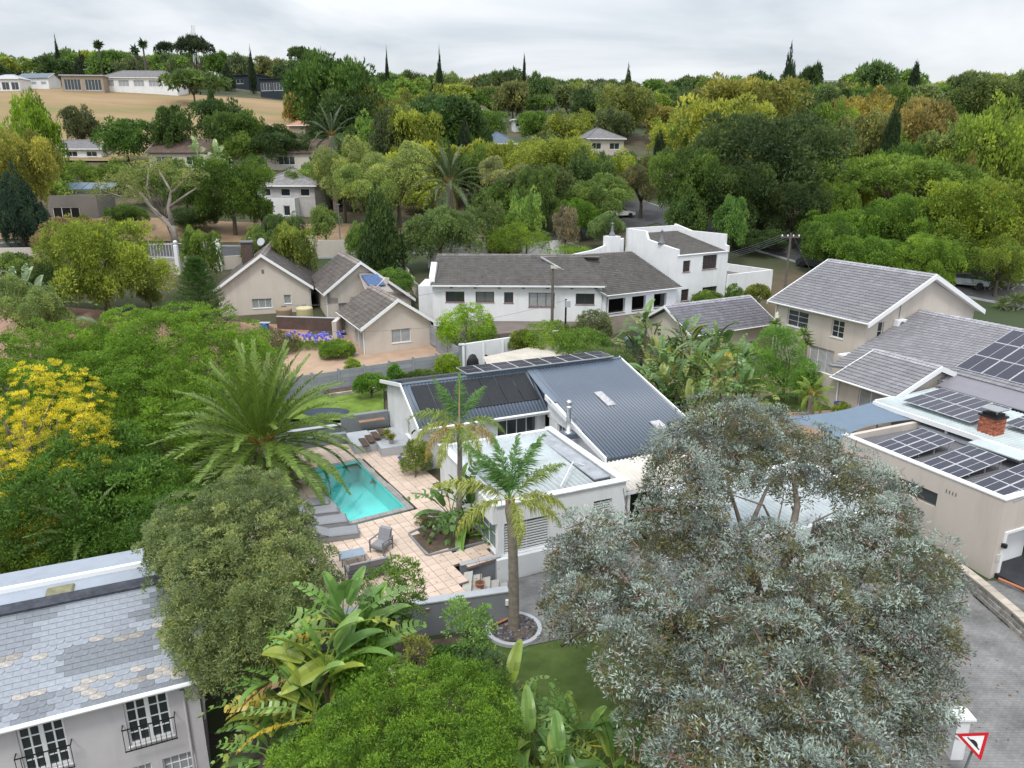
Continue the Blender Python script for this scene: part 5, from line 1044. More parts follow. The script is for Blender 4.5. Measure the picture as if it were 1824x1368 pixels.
hb(140, 138, 285, wpx=30, name='blue_roofed_cottage', label='distant cottage with pale blue gable roof on the hill', w=8, d=7, ang=20, h=4, roof='gable', wm=M_white, rm=M_gt, rh=2, wins=2)
hb(488, 176, 240, wpx=50, name='navy_house', label='dark navy clad house with sloping roof at the field edge', w=9, d=9, ang=-12, h=6, roof='mono', wm=M_navy, rm=M_navy, rh=-1.2, wins=2, wh=2.4, wz=2.5, ww=.9)
hb(440, 160, 246, wpx=50, name='navy_annex', label='low navy clad annexe left of the navy house', w=9, d=7, ang=-12, h=4.4, roof='flat', wm=M_navy, rm=M_navy, wins=2)
hb(355, 135, 275, wpx=62, name='glass_fronted_house', label='grey roofed house with balcony glass behind the flat-topped pine', w=16, d=8, ang=-5, h=4.5, roof='hip', wm=M_white, rm=M_gt, rh=2, wins=3, ww=.8)
hb(300, 112, 330, wpx=26, name='white_gable_cottage', label='tiny white gable among trees near the crest', w=9, d=8, ang=10, h=4.5, roof='gable', wm=M_white, rm=M_greyl, rh=2, wins=1)
hb(497, 138, 300, wpx=52, name='white_flat_house', label='long white flat house right of the hilltop trees', w=13, d=8, ang=0, h=3, roof='flat', wm=M_white, rm=M_white2, wins=4)
hb(530, 238, 178, wpx=28, name='terracotta_roofed_hut', label='small hut with pink terracotta roof at the end of the field', w=4.2, d=4, ang=0, h=2.2, roof='hip', wm=M_sandst, rm=M_rtile, rh=1.2, wins=0)
hb(1078, 278, 150, wpx=72, name='grey_hip_house', label='house with grey hip roof rising out of the central trees', w=8.5, d=8, ang=20, h=3.6, roof='hip', wm=M_beige, rm=M_gt, rh=2.2, wins=2)
hb(898, 282, 150, wpx=46, name='slate_blue_house', label='house with curved slate blue roof half hidden in trees', w=6, d=7, ang=30, h=3.4, roof='hip', wm=M_white, rm=mat('slate_blue_roof', (.09, .12, .17), .5), rh=2.6, wins=1)
hb(868, 215, 210, wpx=30, name='white_gable_group', label='white pointed gable showing among the central treetops', w=8, d=8, ang=70, h=4, roof='gable', wm=M_white, rm=M_brn, rh=3, wins=1)
hb(935, 235, 190, wpx=40, name='white_terrace_house', label='pale walled house glimpsed right of the white gable', w=10, d=6, ang=10, h=5, roof='flat', wm=M_white, rm=M_white2, wins=3)
hb(1490, 152, 330, wpx=46, name='distant_office', label='wide pale block on the right skyline', w=22, d=10, ang=0, h=4, roof='flat', wm=M_white, rm=M_white2, wins=6, wh=1.6, ww=.8)
hb(1690, 195, 230, wpx=40, name='hillside_cottage', label='cream cottage among the trees at the upper right', w=9, d=7, ang=-10, h=4, roof='gable', wm=M_sandst, rm=M_brn, rh=2, wins=2)
hb(1765, 158, 290, wpx=26, name='white_hilltop_house', label='small white house near the right skyline', w=8, d=6, ang=0, h=4, roof='gable', wm=M_white, rm=M_gt, rh=1.5, wins=2)
hb(1530, 350, 96, wpx=150, name='hidden_white_house', label='pale roofed house glimpsed through the bright green trees', w=17, d=9, ang=-18, h=3.4, roof='gable', wm=M_white, rm=mat('pale_fibre_roof', (.45, .46, .48), .7, .1), rh=1.8, wins=3)
hb(120, 390, 112, wpx=112, name='grey_modern_garage', label='grey flat roofed building with open dark garage at the left', w=15, d=9, ang=2, h=5.6, roof='none', wm=mat('warm_grey_plaster', (.20, .185, .17), .85, .05), rm=M_white2, wins=1, wh=2.6, wz=.3, ww=.42, gm=M_dark)
gm_ = Thing('rooftop_solar_rack', 'row of bluish solar collectors on the grey modern garage', 'solar panels', (*at(135, 335, 114), 14)); p = GY(140, 338, 114)
for k in range(6): gm_.part('collector', MB().slab([(p.x-4+k*1.5, 114, p.z), (p.x-2.6+k*1.5, 114, p.z), (p.x-2.4+k*1.5, 116, p.z+.9), (p.x-3.8+k*1.5, 116, p.z+.9)], (0, 0, .1)), mat('collector', (.10, .14, .18), .25, .2))
hb(130, 285, 138, wpx=100, name='grey_tiled_bungalow', label='bungalow with charcoal hip roof left of the round dark tree', w=14, d=9, ang=5, h=2.8, roof='hip', wm=M_white, rm=M_gt, rh=2.2, wins=3)
hb(430, 302, 124, wpx=330, name='long_brown_house', label='very long low house with brown tiled roof across the left middle', w=30, d=9, ang=-2, h=2.6, roof='gable', wm=M_beige, rm=M_brn, rh=2.2, wins=6)
hb(512, 386, 116, wpx=105, name='white_hip_house', label='two storey white house with grey hip roof beyond the street', w=9.5, d=9, ang=-3, h=5.0, roof='hip', wm=mat('off_white_render', (.48, .46, .45), .8), rm=mat('streaky_grey_tile', (.21, .20, .2), .8, .3, 1.4, stain=.3), rh=2.3, wins=3, wh=1.2, wz=3.3, ww=.5)
hb(497, 390, 111, wpx=62, name='white_porch_block', label='small white cube porch with barred door before the hip roofed house', w=5.6, d=4, ang=-3, h=3.4, roof='none', wm=M_white, rm=M_white2, wins=2, wh=1.6, wz=.6, ww=.4)
hb(640, 330, 112, wpx=120, name='white_dome_pavilion', label='white walled house with pale canopy behind the airy trees', w=14, d=6, ang=5, h=3, roof='hip', wm=M_white, rm=M_greyl, rh=1.4, wins=3)
# ------------------------------------------------------------------ palms
def PT(px, py, t): r = ray(px, py); return Vector((r[0]*t, r[1]*t, CAMH+r[2]*t))
def frondmesh(name, L, bend, nl, ll, w, seed, m, lift=.5, droop=.35, stem=.12, r=.03, ragged=.12, rm=None):
    """frond along +X bending down by `bend` radians over its length"""
    g = np.random.default_rng(seed); n = 14; s = np.linspace(0, 1, n+1); th = -bend*s**1.4; dx = np.cos(th)*L/n; dz = np.sin(th)*L/n
    X = np.concatenate([[0], np.cumsum(dx[:-1])]); Z = np.concatenate([[0], np.cumsum(dz[:-1])]); pos = lambda q: (np.interp(q, s, X), np.interp(q, s, Z), np.interp(q, s, th))
    V, F, Tn = [], [], []
    for i in range(n+1):
        q = r*(1-.8*s[i]); V += [(X[i], -q, Z[i]), (X[i], q, Z[i]), (X[i], 0, Z[i]+q*1.4)]
    for i in range(n):
        a = 3*i
        for k in range(3): F.append((a+k, a+(k+1) % 3, a+3+(k+1) % 3, a+3+k)); Tn.append(.95)
    for k in range(nl):
        q = stem+(1-stem)*(k+.5)/nl; x, z, t = pos(q); e = math.sin(min(1, (q-stem)/(1-stem)*1.05+.12)*3.0)**.6 if q < 1 else .3; e = max(e, .25)
        for sd in (-1, 1):
            l = ll*e*g.uniform(.85, 1.1); a = .55+.5*q+g.normal(0, ragged); lf = lift+g.normal(0, ragged*1.3)
            d = np.array([math.cos(a), sd*math.sin(a)*math.cos(lf), math.sin(a)*math.sin(lf)]); c, s_ = math.cos(t), math.sin(t)
            d = np.array([d[0]*c-d[2]*s_, d[1], d[0]*s_+d[2]*c]); o = np.array([x, 0, z+r]); wd = np.array([c, 0, s_])*w*.5
            mid = o+d*l*.55; tip = o+d*l+np.array([0, 0, -l*droop*g.uniform(.6, 1.4)]); b = len(V)
            V += [tuple(o-wd*.6), tuple(o+wd*.6), tuple(mid+wd), tuple(mid-wd), tuple(tip)]
            tt = float(np.clip(.45+g.normal(0, .16)+(.25*q if ragged > .2 else .0), 0, 1)); F += [(b, b+1, b+2, b+3)]; Tn += [tt]; F += [(b+3, b+2, b+4, b+4)]; Tn += [tt]
    me = bpy.data.meshes.new(name); me.from_pydata(V, [], [f if f[2] != f[3] else f[:3] for f in F]); me.materials.append(m); me.attributes.new('tone', 'FLOAT', 'FACE').data.foreach_set('value', Tn); me.update(); return me
def place_frond(root, me, at_, az, el, roll, col, name='frond', s=1.0):
    o = link(name, me, root); o.matrix_local = Matrix.Translation(at_)@Matrix.Rotation(az, 4, 'Z')@Matrix.Rotation(-el, 4, 'Y')@Matrix.Rotation(roll, 4, 'X')@Matrix.Scale(s, 4); o.color = (*col, 1); return o
PALM = leafmat('palm_leaf', rough=.42, trans=.2, lo=.8, hi=2.1, warm=(1.25, 1.12, .85), spec=.4)
def canary(name, label, base, top, L, n, seed, meshes, s=1.0, col=(.075, .115, .038)):
    g = random.Random(seed); th = Thing(name, label, 'palm tree', base); c = Vector(top)-Vector(base); th.part('trunk', MB().tube([Vector(base)-Vector((0, 0, .4)), Vector(base), Vector(top)-Vector((0, 0, .6)), Vector(top)], [.55*s, .5*s, .45*s, .25*s], 14), M_palmtrunk, smooth=True)
    hb_ = MB()
    for i in range(22): a = i*2.4; hb_.tube([Vector(top)+Vector((math.cos(a)*.25, math.sin(a)*.25, -.35))*s, Vector(top)+Vector((math.cos(a)*.75, math.sin(a)*.75, .15+.02*i))*s], [.09*s, .04*s], 5, tone=g.random())
    th.part('leaf_bases', hb_, mat('orange_leaf_base', (.30, .17, .05), .8, .3, 4, tone=.3), kind='stuff')
    for i in range(n):
        q = (i+.5)/n; az = i*2.39996+g.uniform(-.15, .15); el = R_(84-138*q**1.0)+g.uniform(-.08, .08); me = meshes[min(len(meshes)-1, int(q*len(meshes)))]
        k = g.uniform(.86, 1.2); cc = tuple(x*k for x in col); 
        if q > .93: cc = (.13, .12, .05)
        place_frond(th.root, me, c+Vector((math.cos(az), math.sin(az), 0))*.22*s+Vector((0, 0, -.45*q*s)), az, el, g.uniform(-.25, .25), cc, s=s*g.uniform(.9, 1.06)*(1-.12*(1-q)))
    return th
CF = [frondmesh('frond', 5.9, b, 88, .66, .08, i, PALM, lift=.5, droop=.12) for i, b in enumerate((.45, .8, 1.1, 1.35))]
ct = GY(466, 782, 37); canary('canary_date_palm', 'huge feathery date palm overhanging the left end of the pool', (ct.x, ct.y, 0.0), ct, 5.4, 110, 3, CF, 1.0, (.105, .165, .03))
cb = GY(800, 322, 100); canary('canary_date_palm', 'date palm with arching fronds beyond the longhouse garden', (cb.x, 100, T(cb.x, 100)), cb, 5, 46, 8, CF, 1.0, (.06, .085, .035))
cb = GY(150, 935, 30.5); canary('small_date_palm', 'low palm in the hedge just above the slate roof', (cb.x, 30.5, T(cb.x, 30.5)), cb-Vector((0, 0, .6)), 3, 24, 11, CF[1:3], .55, (.08, .13, .03))
cb = GY(590, 238, 120); canary('canary_date_palm', 'dusky date palm below the big pine, left of centre', (cb.x, 120, T(cb.x, 120)), cb, 5, 30, 18, CF, .95, (.045, .07, .03))
QF = [frondmesh('frond', 2.9, b, 120, .50, .046, 20+i, PALM, lift=.0, droop=.75, stem=.14, ragged=.45, r=.03) for i, b in enumerate((.5, 1.0, 1.45, 1.9))]
def queen(label, base, top, spec, seed, rt=.2, spear=0):
    g = random.Random(seed); th = Thing('queen_palm', label, 'palm tree', base, 0, 'tall garden palms'); b, t = Vector(base), Vector(top); H = (t-b).length
    mb = MB(); k = 34; pts, rs = [], []
    for i in range(k+1):
        q = i/k; pts.append(b.lerp(t, q)+Vector((math.sin(q*3)*.06, 0, 0))); rs += [rt*(1.25-.35*q if q < .82 else 1.25*(1-abs(q-.9)*3.2))*(1.0 if i % 2 else .965)]
    th.part('trunk', mb.tube(pts, rs, 14), M_palmtrunk, smooth=False)
    hs = MB()
    for i in range(7): a = i*.9+g.random(); hs.tube([t-Vector((0, 0, .35+.05*i)), t+Vector((math.cos(a)*.2, math.sin(a)*.2, .12*g.random()))], [.09, .03], 5)
    th.part('leaf_bases', hs, mat('dry_sheath', (.25, .16, .08), .9, .3, 5))
    for az, el, v, s, c in spec: place_frond(th.root, QF[v], t-b+Vector((0, 0, -.05)), R_(az), R_(el), g.uniform(-.3, .3), c, s=s*.93)
    if spear: th.part('spear', MB().tube([t, t+Vector((.05, 0, spear))], [.05, .012], 6), mat('dry_spear', (.36, .27, .17), .8))
    return th
gr, yg, ol = (.06, .135, .03), (.17, .20, .035), (.11, .16, .035)
b_ = GZ(915, 1125, -1.3); tp = GY(908, 888, b_.y-.1)
queen('tall palm with ringed grey trunk rising from a round stone bed', b_, tp, [(165, 62, 0, 1.0, gr), (120, 72, 0, .95, gr), (40, 66, 0, 1.05, gr), (75, 78, 0, .95, gr), (200, 75, 0, .8, gr), (20, 45, 1, 1.0, ol), (172, 30, 1, 1.15, yg), (10, 15, 2, .95, yg), (-15, 5, 2, .9, yg), (-70, 8, 3, .9, yg), (205, 8, 2, 1.0, yg), (95, 25, 2, .9, ol)], 5, .19)
b2 = GZ(815, 962, -.1); tp2 = GY(818, 757, b2.y)
queen('slender palm with drooping browned fronds in front of the black heating mats', b2, tp2, [(150, 68, 0, .9, gr), (40, 66, 1, .85, gr), (95, 80, 0, .9, gr), (175, 38, 2, .95, ol), (190, 20, 3, .95, yg), (5, 30, 3, .9, ol), (-20, 8, 3, .9, (.2, .16, .06)), (215, 5, 3, .95, (.2, .16, .06)), (-80, 12, 3, .98, ol), (-110, 5, 3, 1.0, yg), (-45, 0, 3, .9, yg), (130, 30, 2, .8, ol)], 6, .12, 2.1)
# stone ring of the palm
rg = Thing('palm_ring', 'round pale kerb ring with slate chips and firewood around the tall palm', 'planter ring', (b_.x, b_.y, -1.25))
rg.part('kerb_ring', MB().lathe([(1.15, -.05), (1.15, .14), (.98, .14), (.98, -.05)], (b_.x, b_.y, -1.24), 36), M_greyl); rg.part('soil_fill', MB().lathe([(.97, 0), (.96, .07), (.05, .1)], (b_.x, b_.y, -1.24), 24), M_soil)
st = MB()
for i in range(260):
    a, q = rnd.uniform(0, 6.28), .93*math.sqrt(rnd.random()); x, y = b_.x+q*math.cos(a), b_.y+q*math.sin(a)
    d1 = Vector((rnd.uniform(-1, 1), rnd.uniform(-1, 1), rnd.uniform(-.3, .3))).normalized(); d2 = d1.orthogonal().normalized(); st.obox((x, y, -1.17), d1*rnd.uniform(.06, .16), d2*rnd.uniform(.05, .1), d1.cross(d2)*.04, tone=rnd.random())
rg.part('slate_chips', st, mat('slate_chip', (.13, .14, .17), .7, .2, 4, tone=.7), kind='stuff')
for k in range(5): rg.part('log', MB().tube([(b_.x-.85+.08*k, b_.y+.1+.07*k, -1.08), (b_.x-.3+.06*k, b_.y+.45+.05*k, -1.02)], .05, 7), mat('firewood', (.4, .2, .1), .9, .3))
# ------------------------------------------------------------------ strelitzias (large leaves, one object each)
def strel(name, L, w, pet, bend, torn, seed, m):
    g = random.Random(seed); V, F, Tn = [], [], []; n = 20; T0 = pet+L
    def cv(s):      # s metres along
        q = s/T0; a = -bend*q**2; return Vector((s*math.cos(a*.6), 0, s*math.sin(a*.6)))
    for i in range(9):
        p = cv(T0*i/8); r = .035*(1-.75*i/8)
        for k in range(4): V.append(tuple(p+Vector((0, math.cos(k*1.571)*r, math.sin(k*1.571)*r))))
    for i in range(8):
        for k in range(4): F.append((4*i+k, 4*i+(k+1) % 4, 4*i+4+(k+1) % 4, 4*i+4+k)); Tn.append(.75)
    for sd in (-1, 1):
        i = 0
        while i < n:
            k = g.choice((1, 1, 2, 3) if torn else (4, 6)); j = min(n, i+k); q0, q1 = i/n, j/n; dr = g.uniform(0, .5)*torn; tt = min(1, max(0, .5+g.gauss(0, .13)))
            gap = .2/n*torn*1.5; m_ = max(2, j-i+1); prev = None
            for a in range(m_):
                q = q0+gap+(q1-q0-2*gap)*a/(m_-1); c = cv(pet+L*q); hw = w*.5*math.sin(math.pi*min(1, q*.93+.07)**.8)**.55*(1 if q < .97 else .6)
                sw = .35+.25*q
                md = c+Vector((hw*.3*sw, sd*hw*.55, hw*.22)); ed = c+Vector((hw*sw*.8, sd*hw*(1-.15*dr), hw*(.12-.55*dr)))
                b = len(V); V.extend([tuple(c), tuple(md), tuple(ed)])
                if prev is not None: F += [(prev, b, b+1, prev+1), (prev+1, b+1, b+2, prev+2)]; Tn += [tt, min(1, tt+.08)]
                prev = b
            i = j
    me = bpy.data.meshes.new(name); me.from_pydata(V, [], F); me.materials.append(m); me.attributes.new('tone', 'FLOAT', 'FACE').data.foreach_set('value', Tn); me.update(); return me
STR = leafmat('strelitzia_leaf', rough=.32, trans=.3, lo=.85, hi=1.9, warm=(1.2, 1.1, .85), spec=.5)
SL = [strel('leaf', 1.7, .7, 1.0, .5, 1.3, 1, STR), strel('leaf', 1.9, .75, 1.2, 1.1, 1.6, 2, STR), strel('leaf', 1.6, .7, .9, 1.7, 1.8, 3, STR), strel('leaf', 1.5, .55, .8, .3, 0, 4, STR), strel('leaf', 1.7, .6, 1.0, .8, 0, 5, STR)]
def strelitzia(label, base, stems, nleaf, seed, s=1.0, cols=((.13, .24, .055), (.10, .19, .05), (.17, .27, .08), (.22, .27, .05)), group='strelitzia clumps', fan=None, dead=.12):
    g = random.Random(seed); th = Thing('giant_strelitzia', label, 'strelitzia', base, 0, group); b = Vector(base)
    for sx, sy, h in stems:
        o = Vector((sx, sy, 0)); lean = Vector((sx*.12, sy*.12, h)); mb = MB().tube([b+o*.7, b+o+lean*.5, b+o+lean], [.14*s, .12*s, .09*s], 8); th.part('stem', mb, mat('strelitzia_stem', (.13, .10, .07), .9, .4, 6, .5, 14))
        fz = g.uniform(0, 3.14) if fan is None else fan+g.uniform(-.4, .4)
        for i in range(nleaf):
            q = (i+.5)/nleaf; sd = i % 2; el = R_(88-85*q)+g.uniform(-.1, .1); az = fz+(math.pi if sd else 0)+g.uniform(-.55, .55)
            me = SL[g.choice((3, 4, 0) if q < .35 else (0, 1, 2, 4))]; c = g.choice(cols); 
            if q > .85 and g.random() < dead*4: c = g.choice(((.32, .26, .05), (.2, .11, .06), (.36, .27, .04)))
            place_frond(th.root, me, o+lean+Vector((0, 0, -.3*q)), az, el, g.uniform(-.7, .7), c, 'leaf', s*g.uniform(.8, 1.1))
    return th
def onp(px, py, z): p = GZ(px, py, z); return (p.x, p.y, T(p.x, p.y))
# clump in the lower left centre
for i, (px, py, t, h2, n, s, lb) in enumerate((
    (612, 1110, 24.2, .75, 12, 1.0, 'tallest strelitzia clump in front of the sofa end of the patio'), (580, 1190, 23.6, .7, 12, 1.0, 'strelitzia with pale torn leaves below the tallest clump'),
    (530, 1225, 24.6, .7, 11, .95, 'strelitzia at the dark foot of the grey-green tree'), (560, 1270, 23.4, .7, 11, .9, 'strelitzia with orange-brown dead leaves beside the clipped bushes'),
    (500, 1290, 24.8, .6, 10, .9, 'strelitzia leaning over the dark brick driveway'), (490, 1355, 24, .6, 9, .8, 'lowest strelitzia clump at the driveway edge, bottom of the picture'))):
    p = PT(px, py, t); z = T(p.x, p.y); H = p.z-z; strelitzia(lb, (p.x, p.y, z), [(0, 0, H), (.3, .2, H*h2)], n, 40+i, s, fan=.2, dead=.14)
for i, (px, py, zt, h, n, s, lb) in enumerate((
    (905, 1240, 1.6, 3.4, 9, .85, 'strelitzia spear shoots rising left of the lower lawn'), (945, 1330, 1.2, 3.0, 10, .9, 'strelitzia clump with a yellow leaf beside the clipped bushes'), (1040, 1300, 1.6, 3.6, 11, .95, 'broad strelitzia clump at the bottom centre under the silver tree'),
    (1000, 1362, 2.2, 3.5, 10, .9, 'nearest strelitzia at the bottom edge of the picture'), (1130, 1330, 1.8, 3.4, 10, .9, 'strelitzia with upright torn leaf against the silver foliage'))):
    p = GZ(px, py, zt-.6); strelitzia(lb, (p.x, p.y, T(p.x, p.y)-.5), [(0, 0, zt-.6-T(p.x, p.y)+.2), (.4, .2, (zt-.6-T(p.x, p.y))*.6), (-.4, .3, (zt-.6-T(p.x, p.y))*.75)], n, 60+i, s*.8, ((.10, .19, .045), (.075, .15, .04), (.14, .23, .06), (.17, .23, .045)))
# grove between the blue house and the cottage
gv = [(1150, 575, 5.6, 'tallest strelitzia of the grove, nearest the tank'), (1175, 640, 4.2, 'strelitzia of the grove behind the blue roof ridge end'), (1215, 600, 4.6, 'strelitzia in front of the left gable of the tiled cottage'), (1240, 655, 3.8, 'strelitzia in the middle of the grove with brown dead leaves'), (1275, 610, 4.2, 'strelitzia overlapping the cottage eave'),
      (1205, 690, 3.4, 'low strelitzia beside the blue roof edge'), (1270, 680, 3.4, 'strelitzia near the white wall of the blue house'), (1310, 640, 3.8, 'strelitzia at the right end of the grove with tall pale leaf'), (1325, 690, 3.2, 'strelitzia next to the feathery green tree'), (1160, 690, 3.0, 'strelitzia low behind the blue roof corner'), (1245, 720, 2.6, 'lowest strelitzia above the silver tree top')]
for i, (px, py, zt, lb) in enumerate(gv):
    p = GZ(px, py+10, zt-1.1); z = T(p.x, p.y); strelitzia(lb, (p.x, p.y, z), [(0, 0, zt-z-1.0), (.6, .2, (zt-z)*.5), (-.5, .4, (zt-z)*.3)], 10, 80+i, 1.0, ((.08, .155, .045), (.07, .13, .04), (.12, .20, .065), (.16, .19, .05)), 'strelitzia grove behind the blue house')
p = GZ(820, 950, -.1); strelitzia('dark glossy strelitzia in the planted bed by the annexe wall', (p.x, p.y, -.1), [(0, 0, 1.7), (.3, -.4, .3), (-.4, .2, .9), (.5, .2, .9)], 10, 7, .85, ((.06, .13, .03), (.08, .16, .04), (.13, .24, .05)), dead=.02)
for i, (px, py, Y, h, lb) in enumerate(((35, 470, 68, 3.8, 'strelitzia clump with pale grey-green leaves at the left edge'), (75, 480, 66, 2.8, 'smaller strelitzia right of the clump at the left edge'))):
    p = GY(px, py, Y); strelitzia(lb, (p.x, Y, T(p.x, Y)), [(0, 0, h), (.8, .3, h*.6), (-.9, 0, h*.7)], 9, 30+i, 1.15, ((.15, .22, .12), (.12, .19, .10), (.2, .27, .15)))
for i, (px, py, Y) in enumerate(((352, 268, 120), (385, 272, 119))):
    p = GY(px, py, Y); strelitzia('pale strelitzia rising over the brown roof, %s of two' % ('left' if i == 0 else 'right'), (p.x, Y, T(p.x, Y)), [(0, 0, max(1, p.z-T(p.x, Y)-1))], 9, 33+i, 1.3, ((.2, .28, .12),))
# yuccas by the tan house
def rosette(label, base, heads, seed, group='yucca group by the tan house', col=(.10, .17, .04), L=.75, name='yucca'):
    g = random.Random(seed); rg_ = np.random.default_rng(seed); th = Thing(name, label, 'yucca', base, 0, group); b = Vector(base)
    V, F, Tn = leaves(np.zeros((90, 3))+rg_.normal(0, .04, (90, 3)), sph(90, rg_)*np.array([1, 1, .7])+[0, 0, .28], L, .07, np.clip(rg_.normal(.5, .2, 90), 0, 1), rg_, .05)
    me = npmesh('leaf_rosette', V, F, PALM, Tn)
    for hx, hy, h in heads:
        th.part('stem', MB().tube([b+Vector((hx*.3, hy*.3, -.2)), b+Vector((hx, hy, h*.5)), b+Vector((hx, hy, h))], [.12, .1, .07], 7), M_palmtrunk); o = link('leaf_rosette', me, th.root, Vector((hx, hy, h))); o.rotation_euler = (0, 0, g.uniform(0, 6)); o.color = (*col, 1)
    return th
for i, (px, py, z, h, lb) in enumerate(((1375, 650, 1.0, 3.5, 'flowering yucca left of the downpipe'), (1402, 640, 1.0, 4.2, 'tall yucca against the corner of the tan house'), (1388, 655, 1, 2.8, 'lower yucca between two taller ones'), (1425, 665, 1.0, 3.2, 'yucca in front of the tan wall, rightmost'))):
    p = GZ(px, py, z); t_ = rosette(lb, (p.x, p.y, z), [(0, 0, h), (.35, .2, h*.75)], 3+i)
    if i == 0: t_.part('flower_spike', MB().lathe([(.02, 0), (.16, .2), (.12, .5), (.02, .7)], (p.x, p.y, z+h+.3), 7), mat('cream_flower', (.7, .65, .5), .8))
for i, (px, py, Y) in enumerate(((1700, 545, 84), (1745, 560, 80), (1790, 540, 80), (1815, 490, 84), (1725, 500, 88), (1765, 505, 86), (1800, 575, 74), (1680, 575, 82))):
    p = GY(px, py, Y); rosette('tall dracaena-like yucca by the right hand road, number %s from the left' % ('two three one four five six seven eight'.split()[i]) if 0 else ['yucca behind the tan roof ridge beside the road', 'yucca left of the far right shrubs by the road', 'yucca leaning at the right edge by the road', 'topmost yucca at the right edge', 'yucca under the parked car', 'yucca right of the parked car', 'yucca low at the right edge above the ridge', 'yucca nearest the tan two storey gable'][i], (p.x, Y, T(p.x, Y)), [(0, 0, max(1.2, p.z-T(p.x, Y))), (1.0, .3, max(.8, (p.z-T(p.x, Y))*.7)), (-.9, .2, max(.6, (p.z-T(p.x, Y))*.5))], 30+i, 'yuccas by the right hand road', (.09, .13, .035), 1.15)
# ------------------------------------------------------------------ large near trees
def lob(px, py, t, rx, ry=None, rz=None): p = PT(px, py, t); return (p.x, p.y, p.z, rx, ry or rx, rz or rx*.8)
# silver-leaved tree: a wreath of lobes with a gap in the middle
sb = (8.6, 19.5, -1.5)
jr = random.Random(8); SLB = [lob(a[0], a[1], a[2]+jr.uniform(-1.3, 1.3), *a[3:]) for a in ((1290, 850, 26.6, 1.1, 1.1, .6), (1360, 810, 27.4, 1.2, 1.2, .7), (1530, 960, 24.6, 1.0, 1.0, .6), (1245, 930, 25.4, .9, .9, .6), (1370, 960, 24.2, .9, .9, .5), (1290, 970, 24.4, .9, .9, .5), (1490, 960, 24.6, .9, .9, .6), (1440, 1000, 23.6, 1.0, 1.0, .6), (1650, 1080, 22, .9, .9, .8), (1665, 1150, 21, .7, .7, .8), (1660, 1220, 20.3, .7, .7, .8), (1240, 800, 27.8, 1.6, 1.6, 1.1), (1300, 750, 28.6, 1.5, 1.6, .95), (1370, 765, 28.8, 1.4, 1.5, .9), (1205, 850, 26.8, 1.15, 1.2, 1.1), (1195, 930, 25.6, 1.15, 1.2, 1.1), (1250, 880, 26.6, 1.0, 1.2, .7), (1330, 830, 27.4, 1.3, 1.3, .7), (1430, 800, 28.2, 1.4, 1.4, .9), (1490, 840, 27.2, 1.3, 1.3, .9),
    (1545, 880, 26.2, 1.3, 1.3, 1.1), (1580, 930, 25.2, 1.0, 1.0, .9), (1420, 860, 27, .8, 1, .5), (1210, 980, 24.6, 1.0, 1.1, .7), (1070, 960, 25, 1.1, 1.1, .9), (1035, 1010, 23.8, 1.05, 1.1, 1.0), (1100, 1010, 23.6, 1.2, 1.2, 1.1), (1012, 1090, 22.4, .8, 1, 1.0), (1070, 1090, 22.2, 1.2, 1.2, 1.2), (1150, 1060, 22.2, .9, 1, .8), (1180, 1130, 21, 1.2, 1.2, 1.1),
    (1260, 1050, 22.3, 1.1, 1.2, .8), (1270, 1140, 20.6, 1.3, 1.3, 1.1), (1360, 1050, 22, 1.2, 1.3, .9), (1380, 1140, 20.5, 1.4, 1.3, 1.1), (1460, 1060, 21.9, 1.2, 1.2, .9), (1500, 1130, 21, 1.2, 1.2, 1.0), (1560, 1050, 22, 1.2, 1.2, 1.0), (1640, 1010, 23, 1.1, 1.1, .8), (1670, 1040, 22.6, .7, .8, .6), (1610, 1120, 21.3, 1.1, 1.1, 1.1),
    (1600, 1210, 20.2, 1.1, 1.1, 1.1), (1500, 1220, 19.4, 1.3, 1.3, 1.1), (1400, 1220, 19, 1.3, 1.3, 1.1), (1300, 1230, 19, 1.2, 1.2, 1.0), (1200, 1220, 19.6, 1.1, 1.1, 1.0), (1130, 1180, 20.3, 1.0, 1.0, 1.0), (1170, 1300, 18.5, .9, 1, .9), (1260, 1320, 17.8, 1.1, 1.1, 1.0), (1370, 1310, 17.6, 1.3, 1.3, 1.0), (1470, 1310, 18, 1.2, 1.2, 1.1), (1570, 1310, 18.6, 1.0, 1.0, 1.1), (1630, 1290, 19.2, .8, .9, 1.0), (1400, 1390, 16.6, 1.3, 1.2, .9), (1280, 1390, 17, 1.1, 1.1, .9), (1520, 1390, 17.4, 1.1, 1.1, 1.0))]
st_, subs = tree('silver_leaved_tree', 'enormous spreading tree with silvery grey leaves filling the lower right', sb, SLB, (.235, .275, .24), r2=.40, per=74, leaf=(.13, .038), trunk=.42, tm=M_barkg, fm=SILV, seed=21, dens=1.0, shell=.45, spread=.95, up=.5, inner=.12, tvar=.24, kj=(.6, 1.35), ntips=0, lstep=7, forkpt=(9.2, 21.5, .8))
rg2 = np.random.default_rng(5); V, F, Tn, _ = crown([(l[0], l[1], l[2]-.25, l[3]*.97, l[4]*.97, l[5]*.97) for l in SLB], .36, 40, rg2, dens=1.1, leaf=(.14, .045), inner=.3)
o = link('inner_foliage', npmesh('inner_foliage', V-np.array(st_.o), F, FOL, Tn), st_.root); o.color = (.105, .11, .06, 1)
mb = MB(); r_ = random.Random(4)
for i in range(900):
    s = Vector(subs[r_.randrange(len(subs))]); d = Vector((r_.uniform(-1, 1), r_.uniform(-1, 1), r_.uniform(-.5, .7))).normalized(); a = s-d*.5; e = s+d*r_.uniform(.25, .7); m_ = s+Vector((r_.uniform(-1, 1), r_.uniform(-1, 1), r_.uniform(-1, 1)))*.14; mb.tube([a, m_, e], [.022, .014, .006], 4, cap=False)
st_.part('twigs', mb, mat('red_brown_twig', (.20, .115, .085), .9, .3), kind='stuff')
